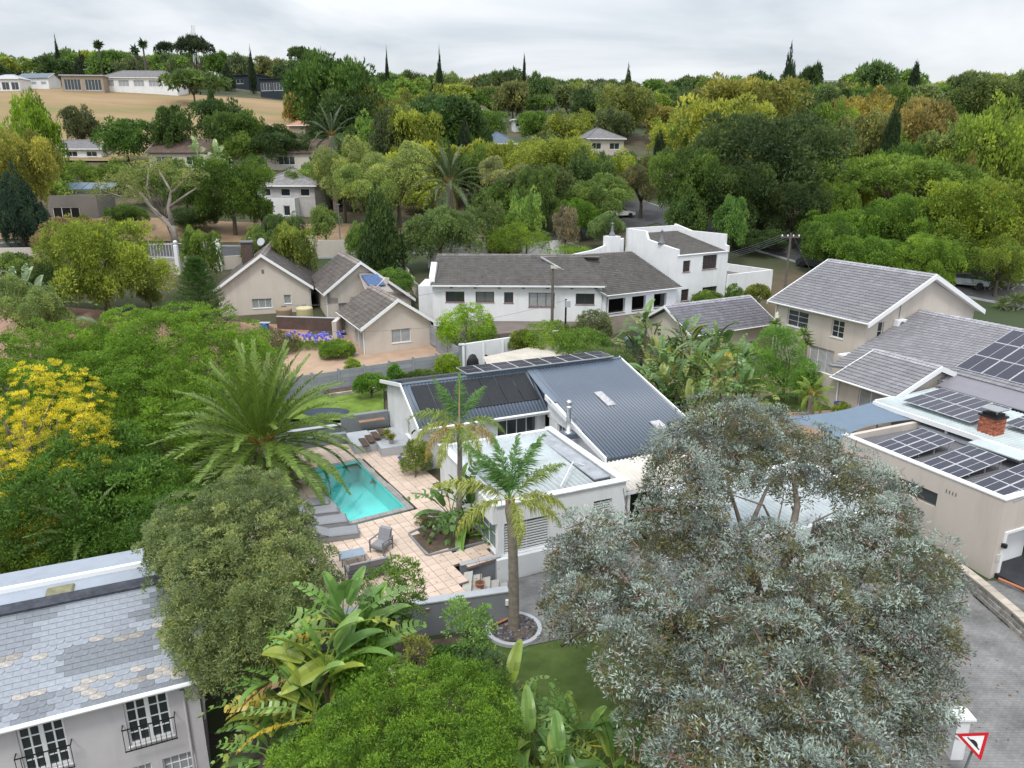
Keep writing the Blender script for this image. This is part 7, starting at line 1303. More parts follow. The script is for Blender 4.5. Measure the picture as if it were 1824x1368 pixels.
MT = [('leafy tree growing up against the white palisade gate', 352, 418, 70, 80, 'broad', (.09, .14, .03)), ('green tree before the left end of the long brown house', 300, 285, 60, 130, 'round', (.06, .11, .025)), ('green tree before the right end of the long brown house', 560, 292, 90, 128, 'round', (.07, .12, .03)),('bush hiding the street wall at the far left', 25, 455, 90, 78, 'round', (.08, .12, .03)), ('olive bush behind the feathery tree', 100, 450, 100, 78, 'broad', (.11, .13, .04)), ('low bush between feathery tree and conifer', 262, 500, 50, 74, 'round', (.09, .12, .04)),('round grey-green tree before the white porch block', 500, 384, 95, 91, 'round', (.06, .095, .035)), ('small yellow-olive tree behind the middle gabled house', 518, 412, 85, 82, 'broad', (.11, .14, .03)), ('airy sapling left of the round grey-green one', 452, 402, 70, 86, 'airy', (.10, .14, .04)), ('airy sapling on the sandy verge', 576, 366, 62, 97, 'airy', (.10, .14, .04)),
 ('dark bush at the foot of the bare-limbed tree', 225, 385, 90, 103, 'round', MG), ('dark bush under the dome-shaped tree', 345, 378, 110, 104, 'round', DG), ('leafy bush right of the dome-shaped tree', 462, 352, 60, 106, 'round', MG), ('low orange-green hedge before the grey garage', 150, 388, 90, 90, 'broad', (.15, .16, .03)), ('shrub tree above the middle gable', 640, 400, 60, 90, 'round', (.08, .13, .03)),
 ('full green tree hiding the road behind the tan ridge', 1555, 405, 150, 82, 'broad', (.07, .125, .02)), ('green tree between the pole and tan ridge', 1475, 400, 110, 86, 'round', (.055, .10, .02)), ('green tree above the tan gable apex', 1655, 420, 120, 79, 'broad', (.10, .16, .025)), ('dark filler tree standing in for trunk and shade behind the white terrace', 1345, 420, 120, 94, 'round', (.035, .06, .02)), ('airy tree at the right edge over the verge', 1790, 425, 110, 78, 'airy', (.12, .16, .03)), ('yellow-green tree right of the dominant tree', 1490, 300, 110, 100, 'broad', (.09, .14, .025)),  # dark tree behind the white terrace is added in place of trunk and shade
  # label, px, top, width, Y, kind, colour
 ('feathery yellow-green tree behind the left green mass', 165, 396, 215, 70, 'broad', (.125, .16, .028)), ('bare brownish tree left of the feathery one', 105, 395, 150, 82, 'airy', (.16, .12, .06)), ('light green tree at the left edge below the strelitzia', 35, 500, 150, 60, 'airy', (.13, .17, .06)), ('dark bush behind the left courtyard', 95, 470, 110, 72, 'round', DG),
 ('dense dome-shaped green tree beside the bare-limbed one', 405, 288, 175, 103, 'round', (.055, .095, .018)), ('dark tree behind the dome-shaped street tree', 325, 305, 120, 112, 'round', MG),
 ('rounded dark green tree above the charcoal bungalow', 218, 215, 130, 164, 'round', (.045, .085, .02)), ('darker tree right of the rounded one below the field', 300, 200, 90, 166, 'round', (.04, .07, .02)), ('big dark dome tree at the lower edge of the field', 390, 182, 130, 180, 'round', DG), ('green tree in front of the dark dome tree', 410, 208, 95, 163, 'broad', (.05, .085, .02)),
 ('small dark tree standing on the left side of the field', 136, 193, 78, 178, 'round', (.055, .065, .03)), ('tall bright tree with bare trunk at the upper left', 40, 166, 135, 118, 'airy', (.11, .17, .02)), ('yellow-olive tree at the left edge', 18, 238, 150, 98, 'broad', (.18, .17, .04)), ('sombre blue-green conifer at the left edge', 18, 300, 110, 92, 'cone', (.025, .045, .03)),
 ('flat-topped pine standing on the field', 340, 126, 110, 262, 'umbrella', (.06, .095, .03)), ('narrow ivy-clad column tree by the flat-topped pine', 373, 150, 26, 200, 'cone', (.035, .06, .02)), ('enormous dark green pine at the right end of the field', 597, 102, 185, 178, 'round', (.045, .085, .02)), ('lower mass of the big pine', 620, 180, 150, 172, 'broad', (.035, .06, .02)),
 ('small tawny tree at the field edge', 520, 168, 40, 225, 'broad', BR), ('dark hedge tree left of the terracotta hut', 492, 226, 66, 166, 'round', DG), ('dark tree beneath the terracotta hut', 530, 242, 90, 164, 'broad', (.035, .06, .02)), ('dull green tree left of the dusky palm', 455, 215, 60, 165, 'round', MG),
 ('airy pale green tree left of centre', 605, 252, 130, 112, 'airy', PG), ('airy grey-green tree with bare top beside it', 705, 262, 175, 108, 'airy', (.15, .185, .06)), ('broad pale tree behind the columnar cypress', 650, 300, 150, 104, 'airy', (.13, .17, .05)), ('mustard green tree behind the date palm', 795, 268, 140, 128, 'broad', (.16, .165, .025)),
 ('dark columnar cypress beside the longhouse', 672, 330, 86, 84, 'cone', (.035, .06, .02)), ('rounded grey-green tree above the longhouse left end', 780, 345, 150, 86, 'broad', (.085, .125, .045)), ('willow-like tree right of the rounded grey-green one', 872, 355, 70, 89, 'airy', (.08, .11, .04)), ('pale green sapling by the white wall', 938, 345, 70, 90, 'broad', (.12, .19, .05)), ('leafy shrub tree before the white wall', 905, 390, 80, 90, 'round', (.09, .14, .03)),
 ('dark leafy tree at the centre left', 760, 180, 210, 160, 'round', (.04, .075, .022)), ('brown-olive tree next to the big pine', 695, 168, 110, 172, 'broad', (.12, .12, .03)), ('dark tree between the brown-olive one and the centre', 700, 200, 110, 150, 'round', (.045, .06, .028)), ('second dark leafy tree at the centre', 835, 190, 110, 158, 'round', (.04, .07, .022)),
 ('large yellow-green tree at the centre', 985, 248, 210, 124, 'broad', (.165, .195, .035)), ('yellow-green tree in front of the grey hip roof', 1090, 278, 110, 124, 'broad', (.15, .18, .03)), ('twiggy grey tree inside the yellow group', 900, 285, 130, 116, 'airy', (.16, .16, .07)), ('drooping green tree right of centre', 1060, 315, 140, 108, 'airy', (.10, .145, .04)), ('bright green tree below the drooping one', 1035, 340, 95, 102, 'broad', (.075, .135, .02)), ('brownish tree over the road bend', 1145, 285, 110, 115, 'airy', (.115, .105, .05)), ('bare brown tree behind the white wall', 1008, 368, 60, 94, 'airy', (.16, .13, .09)), ('green tree behind the white wall near the road', 960, 310, 90, 104, 'round', (.07, .11, .03)), ('airy green shrub tree left of the white block', 1085, 380, 95, 96, 'airy', (.10, .15, .06)),
 ('tall dark rounded tree dominating the right middle', 1370, 215, 300, 104, 'round', (.038, .058, .022)), ('green tree at its left shoulder', 1235, 270, 160, 100, 'broad', (.065, .105, .025)), ('dark skirt of the dominant tree', 1310, 300, 170, 98, 'round', (.04, .065, .022)), ('upright green tree behind the white block', 1305, 355, 70, 88, 'round', (.06, .115, .03)), ('green tree left of the white block', 1225, 340, 90, 96, 'round', (.05, .085, .025)), ('dark tree behind the electricity pole', 1420, 330, 130, 96, 'round', (.035, .055, .02)),
 ('yellow-green tree at the upper right of centre', 1290, 192, 180, 140, 'broad', (.16, .18, .035)), ('russet tinged tree behind it', 1340, 152, 200, 175, 'broad', (.15, .14, .035)), ('green umbrella tree over the hidden white house', 1600, 272, 270, 106, 'umbrella', (.085, .135, .024)), ('bright layered tree in front of the hidden house', 1510, 358, 160, 90, 'broad', (.075, .135, .02)), ('layered green tree above the tan ridge', 1620, 350, 150, 88, 'broad', (.075, .13, .022)), ('yellowing layered tree at the right', 1745, 322, 200, 86, 'broad', (.12, .165, .025)), ('dark tree filling behind the tan roof', 1570, 380, 120, 94, 'round', MG), ('yellow-green crown at the right edge', 1810, 330, 120, 84, 'broad', (.13, .16, .03)), ('green tree above the parked car', 1700, 420, 130, 82, 'airy', (.10, .15, .03)),
 ('orange-brown tree at the upper right', 1545, 168, 130, 165, 'broad', (.17, .135, .035)), ('russet dome tree right of the dark spire', 1650, 182, 130, 150, 'round', (.18, .14, .05)), ('dark spire-shaped cypress between two russet crowns', 1598, 180, 48, 128, 'cone', (.025, .042, .018)), ('vivid yellow-green tree at the right edge', 1765, 190, 150, 118, 'broad', (.125, .175, .03)), ('olive tree mass at the upper right edge', 1760, 148, 150, 190, 'round', (.075, .10, .03)), ('grey-green tree left of the vivid one', 1720, 240, 150, 122, 'broad', (.11, .14, .045)), ('green tree below the russet dome', 1660, 235, 120, 128, 'broad', (.11, .14, .03)), ('dark olive tree beside the spire', 1550, 215, 110, 135, 'broad', (.11, .11, .04)), ('green dome left of the orange-brown tree', 1480, 190, 110, 150, 'round', (.075, .12, .025)), ('dark tree behind the dominant tree', 1460, 160, 110, 190, 'round', (.05, .075, .03)),
 ('tall layered araucaria on the right skyline', 1409, 97, 36, 235, 'cone', (.03, .05, .028)), ('wide umbrella pine on the right skyline', 1563, 113, 92, 270, 'umbrella', (.05, .085, .03)), ('dark round tree behind the umbrella pine', 1633, 115, 30, 300, 'cone', VD), ('dark pair of trees on the right skyline', 1445, 122, 50, 300, 'round', DG), ('thin cypress on the centre skyline', 934, 103, 10, 330, 'cone', VD), ('cypress left of the centre skyline', 782, 99, 18, 260, 'cone', VD), ('slim cypress behind the big pine', 688, 93, 10, 330, 'cone', VD), ('pointed tree on the far right skyline', 1120, 122, 18, 330, 'cone', DG), ('pointed treetop at the upper left', 98, 70, 10, 330, 'cone', VD),
 ('tall dark gum tree on the left crest', 345, 66, 62, 300, 'umbrella', VD), ('lower gum tree left of the tall one', 296, 76, 40, 305, 'umbrella', VD), ('flat crowned tree on the crest', 530, 85, 50, 290, 'umbrella', DG), ('small pine on the crest beside the flat crown', 445, 92, 14, 320, 'cone', VD)]
for a in MT: mtree(*a)
for i, (px, py) in enumerate(((175, 76), (240, 84), (254, 74))):
    Y = 300.0; p = GY(px, py+4, Y); z0 = T(p.x, Y); th = Thing('fan_palm', ('slim fan palm on the left crest, leftmost', 'slim fan palm on the left crest, middle', 'slim fan palm on the left crest, tallest')[i], 'palm tree', (p.x, Y, z0), 0, 'fan palms on the crest')
    th.part('trunk', MB().tube([(p.x, Y, z0-1), (p.x, Y, p.z)], [.45, .3], 6), M_bark); g = np.random.default_rng(i); V, F, Tn = leaves(np.zeros((60, 3)), sph(60, g), 2.1, .8, np.full(60, .4), g, .1); o = link('leaf_crown', npmesh('leaf_crown', V, F, FOL, Tn), th.root, (0, 0, p.z-z0)); o.color = (*DG, 1)
q = hit(314, 440, 60); Q = lambda px, py, dY=0: GY(px, py, q.y+dY)
def lb3(px, py, r, dY=0): p = Q(px, py, dY); return (p.x, p.y, p.z, r, r, r*.65)
th, _ = tree('pollarded_tree', 'airy pale tree with thick bare grey limbs leaning over the street verge', (q.x, q.y, q.z-.2), [lb3(*a) for a in ((215, 330, 2.2), (255, 305, 2.4), (300, 300, 2.0, 1), (190, 345, 1.6), (325, 330, 1.6), (240, 350, 1.8, -1), (345, 315, 1.3))], (.15, .18, .06), r2=.55, per=26, leaf=(.26, .1), trunk=.1, tm=M_barkg, seed=333, dens=.8, up=.5, inner=.3, ntips=12, kj=(.6, 1.4))
mb = MB()
for pp, r0 in ((((314, 440), (308, 405), (275, 375), (250, 345), (225, 330)), .5), (((308, 405), (300, 370), (305, 340), (280, 300)), .34), (((305, 345), (325, 325), (345, 300)), .2), (((275, 375), (262, 335), (265, 300)), .22), (((300, 370), (335, 345), (350, 335)), .2), (((250, 345), (215, 350), (185, 340)), .15)):
    mb.tube([Q(*p) for p in pp], [r0*(1-.7*i/(len(pp)-1)) for i in range(len(pp))], 8)
th.part('limbs', mb, mat('pale_limb', (.30, .27, .23), .9, .25, 2), smooth=True)
# Norfolk-style conifer in front of the tan gable: whorled tiers
cp = GY(345, 452, 64); cz0 = T(cp.x, 64); cth = Thing('whorled_conifer', 'dark green tiered conifer in front of the tan gable', 'tree', (cp.x, 64, cz0)); cth.part('trunk', MB().tube([(cp.x, 64, cz0-.3), (cp.x, 64, cp.z)], [.2, .03], 8), M_bark)
g = np.random.default_rng(2); H = cp.z-cz0; PP, NN = [], []
for k in range(17):
    q = k/17; rr = 3.1*(1-q)**.8+.15; nb = 9
    for a in np.arange(nb)*6.283/nb+k*.4:
        s = np.linspace(.12, 1, 26); PP.append(np.stack([np.cos(a)*rr*s, np.sin(a)*rr*s, np.full(26, H*(.08+.9*q))+.45*rr*s**2*.5], 1)); NN.append(np.tile([np.cos(a)*.8, np.sin(a)*.8, .55], (26, 1)))
P = np.concatenate(PP).repeat(5, 0)+g.normal(0, .07, (17*9*26*5, 3)); N = np.concatenate(NN).repeat(5, 0); V, F, Tn = leaves(P, N, .3, .035, np.clip(g.normal(.45, .2, len(P)), 0, 1), g, .45); o = link('crown', npmesh('crown', V, F, FOL, Tn), cth.root); o.color = (.045, .095, .022, 1)
# woodland on the slopes: every tree its own object, shared crowns
KEEP = [(0, 335, 168, 287), (0, 90, 152, 300), (335, 400, 128, 250), (395, 520, 178, 312), (0, 210, 266, 180), (200, 330, 214, 224), (330, 455, 200, 235), (455, 548, 236, 222), (320, 400, 140, 300), (285, 320, 118, 340), (470, 525, 140, 330), (1445, 1520, 150, 420), (1035, 1125, 272, 181), (60, 175, 284, 168), (270, 560, 303, 159), (455, 560, 392, 118), (60, 190, 400, 110), (1660, 1715, 190, 235), (880, 920, 262, 180), (850, 960, 200, 240)]
SKY = [(0, 100), (150, 92), (300, 88), (420, 96), (560, 104), (680, 122), (800, 128), (900, 130), (1000, 136), (1100, 145), (1200, 140), (1300, 138), (1450, 134), (1600, 128), (1700, 124), (1824, 118)]
fr_ = random.Random(77); forest = []; cols = [DG, MG, MG, (.05, .08, .025), (.05, .085, .028), OL_, (.075, .10, .045), (.08, .13, .03), (.10, .15, .03), (.06, .08, .03), (.09, .12, .045), (.14, .17, .03), (.045, .065, .025), (.055, .10, .02), (.075, .13, .025)]
shp = {'round': 'round', 'broad': 'spreading', 'airy': 'loose', 'umbrella': 'flat-topped', 'cone': 'pointed'}
def cname(c): return 'yellowish' if c[0] > .15 else 'tawny' if c[0] > .11 else 'dark green' if c[1] < .06 else 'deep green' if c[1] < .085 else 'mid green' if c[2] < .035 else 'grey-green'
LM = [(90, 'at the far left edge'), (200, 'near the sandstone house'), (330, 'near the long white villa'), (430, 'by the flat-topped pine'), (540, 'by the navy house'), (680, 'around the big dark pine'), (800, 'right of the big dark pine'), (900, 'left of the white gables'), (1000, 'right of the white gables'), (1120, 'around the grey hip roof'), (1230, 'right of the grey hip roof'), (1360, 'above the white block'), (1470, 'around the skyline araucaria'), (1600, 'around the dark spire cypress'), (1720, 'right of the dark spire cypress'), (2100, 'at the far right edge')]
def wlabel(px, Y, H, r, kd, c):
    return f"{'low' if H < 6 else 'tall' if H > 10.5 else 'middling'} {'narrow' if r < 5 else 'wide' if r > 8.5 else 'full'} {cname(c)} {shp[kd]} tree {'low on the' if Y < 165 else 'halfway up the' if Y < 235 else 'high on the'} slope {[b for a, b in LM if px < a][0]}"
SEG = [(108, 122, 7.0), (122, 136, 6.5), (136, 152, 7), (152, 170, 7.5), (170, 190, 8), (190, 215, 9), (215, 245, 10), (245, 285, 11.5), (285, 330, 13), (330, 380, 14), (380, 440, 16), (440, 520, 19), (520, 640, 22)]
ROAD = [(19, 128), (27, 108), (38, 92), (52, 80), (72, 66), (95, 48), (95, 48)]; ROAD2 = [(-95, 84), (-52, 92.5), (-22, 95), (2, 100), (16, 110), (30, 125)]
def droad(x, y):
    m = 1e9
    for R in (ROAD, ROAD2):
        for a, b in zip(R, R[1:]):
            ax, ay = a; dx, dy = b[0]-ax, b[1]-ay; L = dx*dx+dy*dy
            if L: t = max(0, min(1, ((x-ax)*dx+(y-ay)*dy)/L)); m = min(m, math.hypot(x-ax-t*dx, y-ay-t*dy))
    return m
for y0, y1, sp in SEG:
    ym = (y0+y1)/2; xe = ym*.76+8; x = -xe
    while x < xe:
        Y = fr_.uniform(y0, y1); X = x+fr_.uniform(-.35, .35)*sp; x += sp*fr_.uniform(.75, 1.1)
        if 164 < Y < 300 and inpoly(X, Y, [(-270, 160), (-54, 160), (-80, 304), (-300, 296)]): continue
        if Y < 140 and (X < -2 and Y < 112 or droad(X, Y) < 6): continue
        z0 = T(X, Y); r = sp*fr_.uniform(.5, .9); H = fr_.uniform(7, 12.5)*(1 if Y < 300 else 1.12)*(.8 if Y < 140 else 1); dy = Y*math.cos(PITCH)-(z0+H-CAMH)*math.sin(PITCH); px = 912+FPX*X/dy; up = Y*math.sin(PITCH)+(z0+H-CAMH)*math.cos(PITCH); py = 684-FPX*up/dy; wp = r*FPX/dy
        lim = np.interp(px, [s[0] for s in SKY], [s[1] for s in SKY])+fr_.uniform(-2, 9)
        for a, b, t, ymax in KEEP:
            if a-wp < px < b+wp and Y < ymax: lim = max(lim, t)
        if px < -60 or px > 1890: continue
        if py < lim: H -= (lim-py)*dy/FPX/math.cos(PITCH)
        if H < 2.2: continue
        r = min(r, H*.85); kd = fr_.choices(['round', 'broad', 'airy', 'umbrella', 'cone'], [6, 6, 2.0, .5, .4])[0]; c = fr_.choice(cols)
        if px > 1000 and Y < 240 and fr_.random() < .45: c = fr_.choice([(.14, .17, .03), (.13, .125, .035), (.11, .16, .028), (.10, .12, .035), (.12, .17, .03)])
        if kd == 'cone': r *= .45; c = VD
        forest.append((X, Y, z0, H, r, kd, c, wlabel(px, Y, H, r, kd, c)))
near = [f for f in forest if f[1] < 330]; near.sort(key=lambda f: f[1]);  far = [f for f in forest if f[1] >= 330]+near[285:]; near = near[:285]
byl = {}
for k, f in enumerate(near): byl.setdefault(f[7], []).append(k)
for lb_, ks in byl.items():
    if 1 < len(ks) < 5 and lb_.startswith(('low', 'tall', 'middling')):
        ks.sort(key=lambda k: near[k][0]/near[k][1]); w_ = {2: ('leftmost', 'rightmost'), 3: ('leftmost', 'inner', 'rightmost'), 4: ('leftmost', 'left-hand', 'right-hand', 'rightmost')}[len(ks)]
        for k, q in zip(ks, w_): near[k] = (*near[k][:7], q+' '+lb_.replace('middling ', '').replace(' slope', '')[:200])
def chh(kd, H, r): return H if kd == 'cone' else min(H*.93, r*2.3)
for X, Y, z0, H, r, kd, c, lb in near:
    d = math.hypot(X, Y); rt = bpy.data.objects.new('woodland_tree', None); COL.objects.link(rt); rt.location = (X, Y, z0); tag(rt, lb, 'tree', 'woodland trees on the slopes')
    ch = chh(kd, H, r); o = link('crown', fr_.choice(BANK[kd, 1 if d < 230 else 0]), rt, (0, 0, H-ch)); o.scale = (r, r*fr_.uniform(.85, 1.1), ch); o.rotation_euler = (0, 0, fr_.uniform(0, 6.28)); k = fr_.uniform(.85, 1.15); o.color = (c[0]*k*1.2, c[1]*k*1.22, c[2]*k*1.2, 1)
    t = link('trunk', TB[kd], rt); q = min(r, H*.5); t.scale = (q, q, H)
# the far wood reads as one mass
VV, FF, TT, CC = [], [], [], []; off = 0; src = {}
for key in [('round', 0), ('broad', 0), ('umbrella', 0), ('airy', 0), ('cone', 0)]:
    me = BANK[key][0]; v = np.empty(len(me.vertices)*3, np.float32); me.vertices.foreach_get('co', v); f = np.empty(len(me.loops), np.int32); me.loops.foreach_get('vertex_index', f); tn = np.empty(len(me.polygons), np.float32); me.attributes['tone'].data.foreach_get('value', tn); src[key[0]] = (v.reshape(-1, 3), f.reshape(-1, 3), tn)
for X, Y, z0, H, r, kd, c, lb in far:
    v, f, tn = src[kd]; a = fr_.uniform(0, 6.28); ch = chh(kd, H, r); w = np.stack([X+(v[:, 0]*math.cos(a)-v[:, 1]*math.sin(a))*r, Y+(v[:, 0]*math.sin(a)+v[:, 1]*math.cos(a))*r, z0+H-ch+v[:, 2]*ch], 1)
    VV.append(w); FF.append(f+off); TT.append(tn); CC.append(np.tile([c[0]*1.2, c[1]*1.22, c[2]*1.3], (len(f), 1))); off += len(v)
def massmat():
    m = FOL.copy(); m.name = 'distant_foliage'; t = m.node_tree; oi = [n for n in t.nodes if n.type == 'OBJECT_INFO'][0]; at_ = nd(t, 'ShaderNodeAttribute', attribute_name='leafcol')
    for l in list(t.links):
        if l.from_node == oi: s_ = l.to_socket; t.links.remove(l); t.links.new(at_.outputs['Color'], s_)
    return m
me = npmesh('distant_woodland', np.concatenate(VV), np.concatenate(FF), massmat(), np.concatenate(TT)); cc = np.concatenate(CC); cc = np.concatenate([cc, np.ones((len(cc), 1))], 1)
me.attributes.new('leafcol', 'FLOAT_COLOR', 'CORNER').data.foreach_set('color', np.repeat(cc, 3, 0).astype(np.float32).ravel())
o = link('distant_woodland', me); tag(o, 'hazy mass of distant treetops along the skyline ridge', 'woodland', kind='stuff')
print('woodland', len(near), len(far), 'faces', len(cc))
# radio mast on the crest
p = GY(343, 45, 320); mm = MB(); z0 = T(p.x, 320)
for dx, dy in ((-1, -1), (1, -1), (1, 1), (-1, 1)): mm.tube([(p.x+dx*1.3, 320+dy, z0), (p.x+dx*.4, 320+dy*.3, p.z)], .14, 4)
mt_ = Thing('radio_mast', 'thin lattice radio mast on the left skyline', 'mast', (p.x, 320, z0)); mt_.part('lattice', mm, M_alu)
for k in range(3): mt_.part('antenna', MB().box(p.x-1.0+k*.8, p.x-.6+k*.8, 319.4, 319.7, p.z-5+k, p.z-2+k), M_white2)
# ------------------------------------------------------------------ patio furniture and small things
def lounger(i, px, py, label):
    p = GZ(px, py, 0); th = Thing('floor_lounger', label, 'lounger', (p.x, p.y, 0), 0, 'padded floor loungers by the pool'); root = th.root; root.rotation_euler = (0, 0, R_(18)); th.o = Vector((0, 0, 0))
    th.part('seat_cushion', MB().bev(-1.0, .95, -.44, .44, .02, .32, .08), M_cush); th.part('head_cushion', MB().slab([(-1.0, -.43, .33), (-.45, -.43, .33), (-1.0, -.43, .55)], (0, .86, 0)), M_cush)
    pp = MB()
    for y in (-.445, .445): pp.tube([(-.98, y, .3), (.95, y, .25)], .014, 5)
    pp.tube([(.955, -.44, .25), (.955, .44, .25)], .014, 5); th.part('piping', pp, M_gm)
for i, a in enumerate(((603, 956, 'padded grey floor lounger nearest the coffee table'), (583, 935, 'padded grey floor lounger second from the table'), (568, 917, 'padded grey floor lounger third from the table'), (552, 903, 'padded grey floor lounger nearest the palm'))): lounger(i, *a)
def chair(px, py, rz, w, label, name='patio_armchair'):
    p = GZ(px, py, 0); th = Thing(name, label, 'chair' if w < 1 else 'sofa', (p.x, p.y, 0)); th.o = Vector((0, 0, 0)); th.root.rotation_euler = (0, 0, R_(rz)); h = w/2
    for sx in (-1, 1):
        for y in (-.38, .36): th.part('leg', MB().box(sx*h-.025, sx*h+.025, y-.025, y+.025, 0, .6), M_gm)
        th.part('armrest', MB().bev(sx*h-.035, sx*h+.035, -.42, .42, .602, .64, .008), M_gm)
    th.part('seat_frame', MB().box(-h+.03, h-.03, -.38, .36, .22, .28), M_gm); th.part('seat_cushion', MB().bev(-h+.04, h-.04, -.4, .3, .285, .45, .05), M_cush)
    n = max(1, round(w/.7))
    for k in range(n): x0 = -h+.05+(w-.1)*k/n; x1 = -h+.05+(w-.1)*(k+1)/n-.02; th.part('back_cushion', MB().slab([(x0, .16, .46), (x1, .16, .46), (x1, .36, .95), (x0, .36, .95)], (0, .16, .02)), M_cush)
    for z in (.4, .52, .64, .76): th.part('back_slat', MB().box(-h+.03, h-.03, .375, .4, z, z+.06), M_gm)
chair(680, 980, -25, .72, 'grey cushioned patio armchair beside the coffee table'); chair(655, 1026, 204, 1.75, 'grey two-seater patio sofa seen from behind', 'patio_sofa')
p = GZ(628, 1000, 0); ct_ = Thing('coffee_table', 'low grey coffee table with pale blue-grey top', 'table', (p.x, p.y, 0)); ct_.o = Vector((0, 0, 0)); ct_.root.rotation_euler = (0, 0, R_(24)); ct_.part('tabletop', MB().bev(-.55, .55, -.35, .35, .38, .42, .01), mat('table_glass', (.24, .3, .37), .25, .1))
for x in (-.5, .5):
    for y in (-.3, .3): ct_.part('leg', MB().box(x-.025, x+.025, y-.025, y+.025, 0, .379), M_gm)
def pot(px, py, z, r, h, m, label, name='plant_pot'):
    p = GZ(px, py, z); th = Thing(name, label, 'pot', (p.x, p.y, z)); th.part('pot_body', MB().lathe([(r*.65, 0), (r*.8, h*.5), (r, h*.93), (r*1.07, h*.94), (r*1.07, h), (r*.9, h), (r*.88, h*.92)], (p.x, p.y, z), 16), m, smooth=True); th.part('soil_fill', MB().lathe([(r*.88, 0), (.01, .01)], (p.x, p.y, z+h*.92), 12), M_soil); return th, p
mp_ = mat('stone_pot', (.28, .26, .24), .85, .1, 3)
pot(797, 838, 0, .36, .75, mp_, 'tall greige pot holding the olive standard by the annexe'); pot(776, 925, -.02, .42, .35, M_greyl, 'pale bowl planter in the planted bed')
th, p = pot(855, 1050, -.5, .22, .35, M_terra, 'square terracotta pot with a bare sapling on the steps', 'terracotta_pot'); th.part('sapling', MB().tube([p+Vector((0, 0, .3)), p+Vector((.05, 0, .9)), p+Vector((-.05, .05, 1.5))], [.02, .015, .005], 5).tube([p+Vector((.03, 0, .8)), p+Vector((.25, .1, 1.3))], [.01, .004], 4), M_bark)
for px, py, lb in ((697, 790, 'small grey pot with yellow-green plant on the terrace step'), (690, 783, 'small dark pot on the raised terrace')): 
    th, p = pot(px, py, .55, .16, .3, M_greyl, lb); g = np.random.default_rng(px); V, F, Tn = leaves(np.zeros((70, 3)), sph(70, g)+[0, 0, .9], .5, .05, g.uniform(0, 1, 70), g, .3); o = link('foliage', npmesh('foliage', V, F, FOL, Tn), th.root, (0, 0, .3)); o.color = (.16, .17, .04, 1)
for px, py, lb in ((943, 568, 'rust brown square planter against the longhouse wall, left'), (996, 566, 'rust brown square planter near the electricity pole')):
    p = GZ(px, py, 3.1); single('square_planter', lb, 'planter', MB().slab([(p.x-.25, p.y-.25, 3.06), (p.x+.25, p.y-.25, 3.06), (p.x+.25, p.y+.25, 3.06), (p.x-.25, p.y+.25, 3.06)], (0, 0, .85)), mat('rust_planter', (.13, .06, .045), .8), (p.x, p.y, 3.06), group='rust planters')
wp = GZ(905, 565, 3.1); wh = Thing('wood_pile', 'pile of split firewood against the longhouse', 'firewood', (wp.x, wp.y, 3.06))
for k in range(26): x = wp.x-.8+.2*(k % 9); z = 3.14+.15*(k//9); wh.part('log', MB().tube([(x, wp.y-.25, z), (x+.03, wp.y+.25, z)], .08, 7, tone=rnd.random()), mat('split_log', (.27, .2, .16), .9, .3, 4, tone=.4))
# surfboards, bins, cover
for k, (c, lb) in enumerate((((.02, .10, .40), 'blue foam board leaning by the reddish bush'), ((.35, .62, .6), 'turquoise foam board leaning by the reddish bush'))):
    p = GZ(712+k*8, 815+k*8, .1); single('foam_board', lb, 'board', MB().slab([(p.x-.1, p.y-.2, .15), (p.x+.35, p.y-.9, .15), (p.x+.5, p.y-.8, .2), (p.x+.05, p.y-.1, .2)], (0, 0, .06)), mat('board%d' % k, c, .5), p, kind='thing')
def mound(name, label, cat, px, py, z, rx, ry, h, m):
    p = GZ(px, py, z); mb = MB(); n = 12; pr = [(1, 0), (.95, .5), (.6, .85), (.05, 1)]
    vs = [(p.x+rx*r*math.cos(6.283*k/n), p.y+ry*r*math.sin(6.283*k/n), z+q*h) for r, q in pr for k in range(n)]; fs = [(i*n+k, i*n+(k+1) % n, (i+1)*n+(k+1) % n, (i+1)*n+k) for i in range(3) for k in range(n)]+[[3*n+k for k in range(n)]]; single(name, label, cat, mb.add(vs, fs), m, (p.x, p.y, z), smooth=True)
mound('covered_barbecue', 'black covered barbecue behind the blue roof, left of the lean-to', 'barbecue', 838, 655, 1.0, .7, .5, 1.3, M_black); mound('covered_barbecue', 'second black fabric cover behind the blue roof ridge', 'barbecue', 860, 650, 1.0, .6, .5, 1.5, M_black)
mound('trampoline_mat', 'dark blue-grey covered mound on the back lawn by the palm', 'cover', 582, 738, .3, 2.0, 1.0, .35, mat('navy_cover', (.04, .055, .08), .7)); mound('black_cover', 'black cover heaped at the corner of the shade sail', 'cover', 1512, 790, 1.0, 1.0, .5, .8, M_black)
mound('green_bin', 'green wheelie bin lid at the foot of the lower strelitzias', 'bin', 470, 1362, -3.4, .4, .4, .9, mat('bin_green', (.02, .12, .08), .5))
tk = GZ(1128, 650, 1.0); th = Thing('water_tank', 'grey-green plastic water tank beside the strelitzia grove', 'water tank', (tk.x, tk.y, .8), 0); pr = [(.8, 0)]
for k in range(8): pr += [(.84, .27*k+.1), (.79, .27*k+.22)]
th.part('body', MB().lathe(pr+[(.7, 2.2), (.25, 2.35)], (tk.x, tk.y, 1.2), 20), mat('tank_green', (.13, .17, .16), .5), smooth=True); th.part('lid', MB().lathe([(.26, 0), (.26, .1)], (tk.x, tk.y, 3.5), 12), M_black)
q = GZ(1093, 655, 1.0); single('dark_cabinet', 'long dark grey cabinet against the tan plinth', 'cabinet', MB().bev(q.x-1.3, q.x+1.0, q.y, q.y+.7, 1.0, 2.1, .04), M_gm, (q.x, q.y, 1.0))
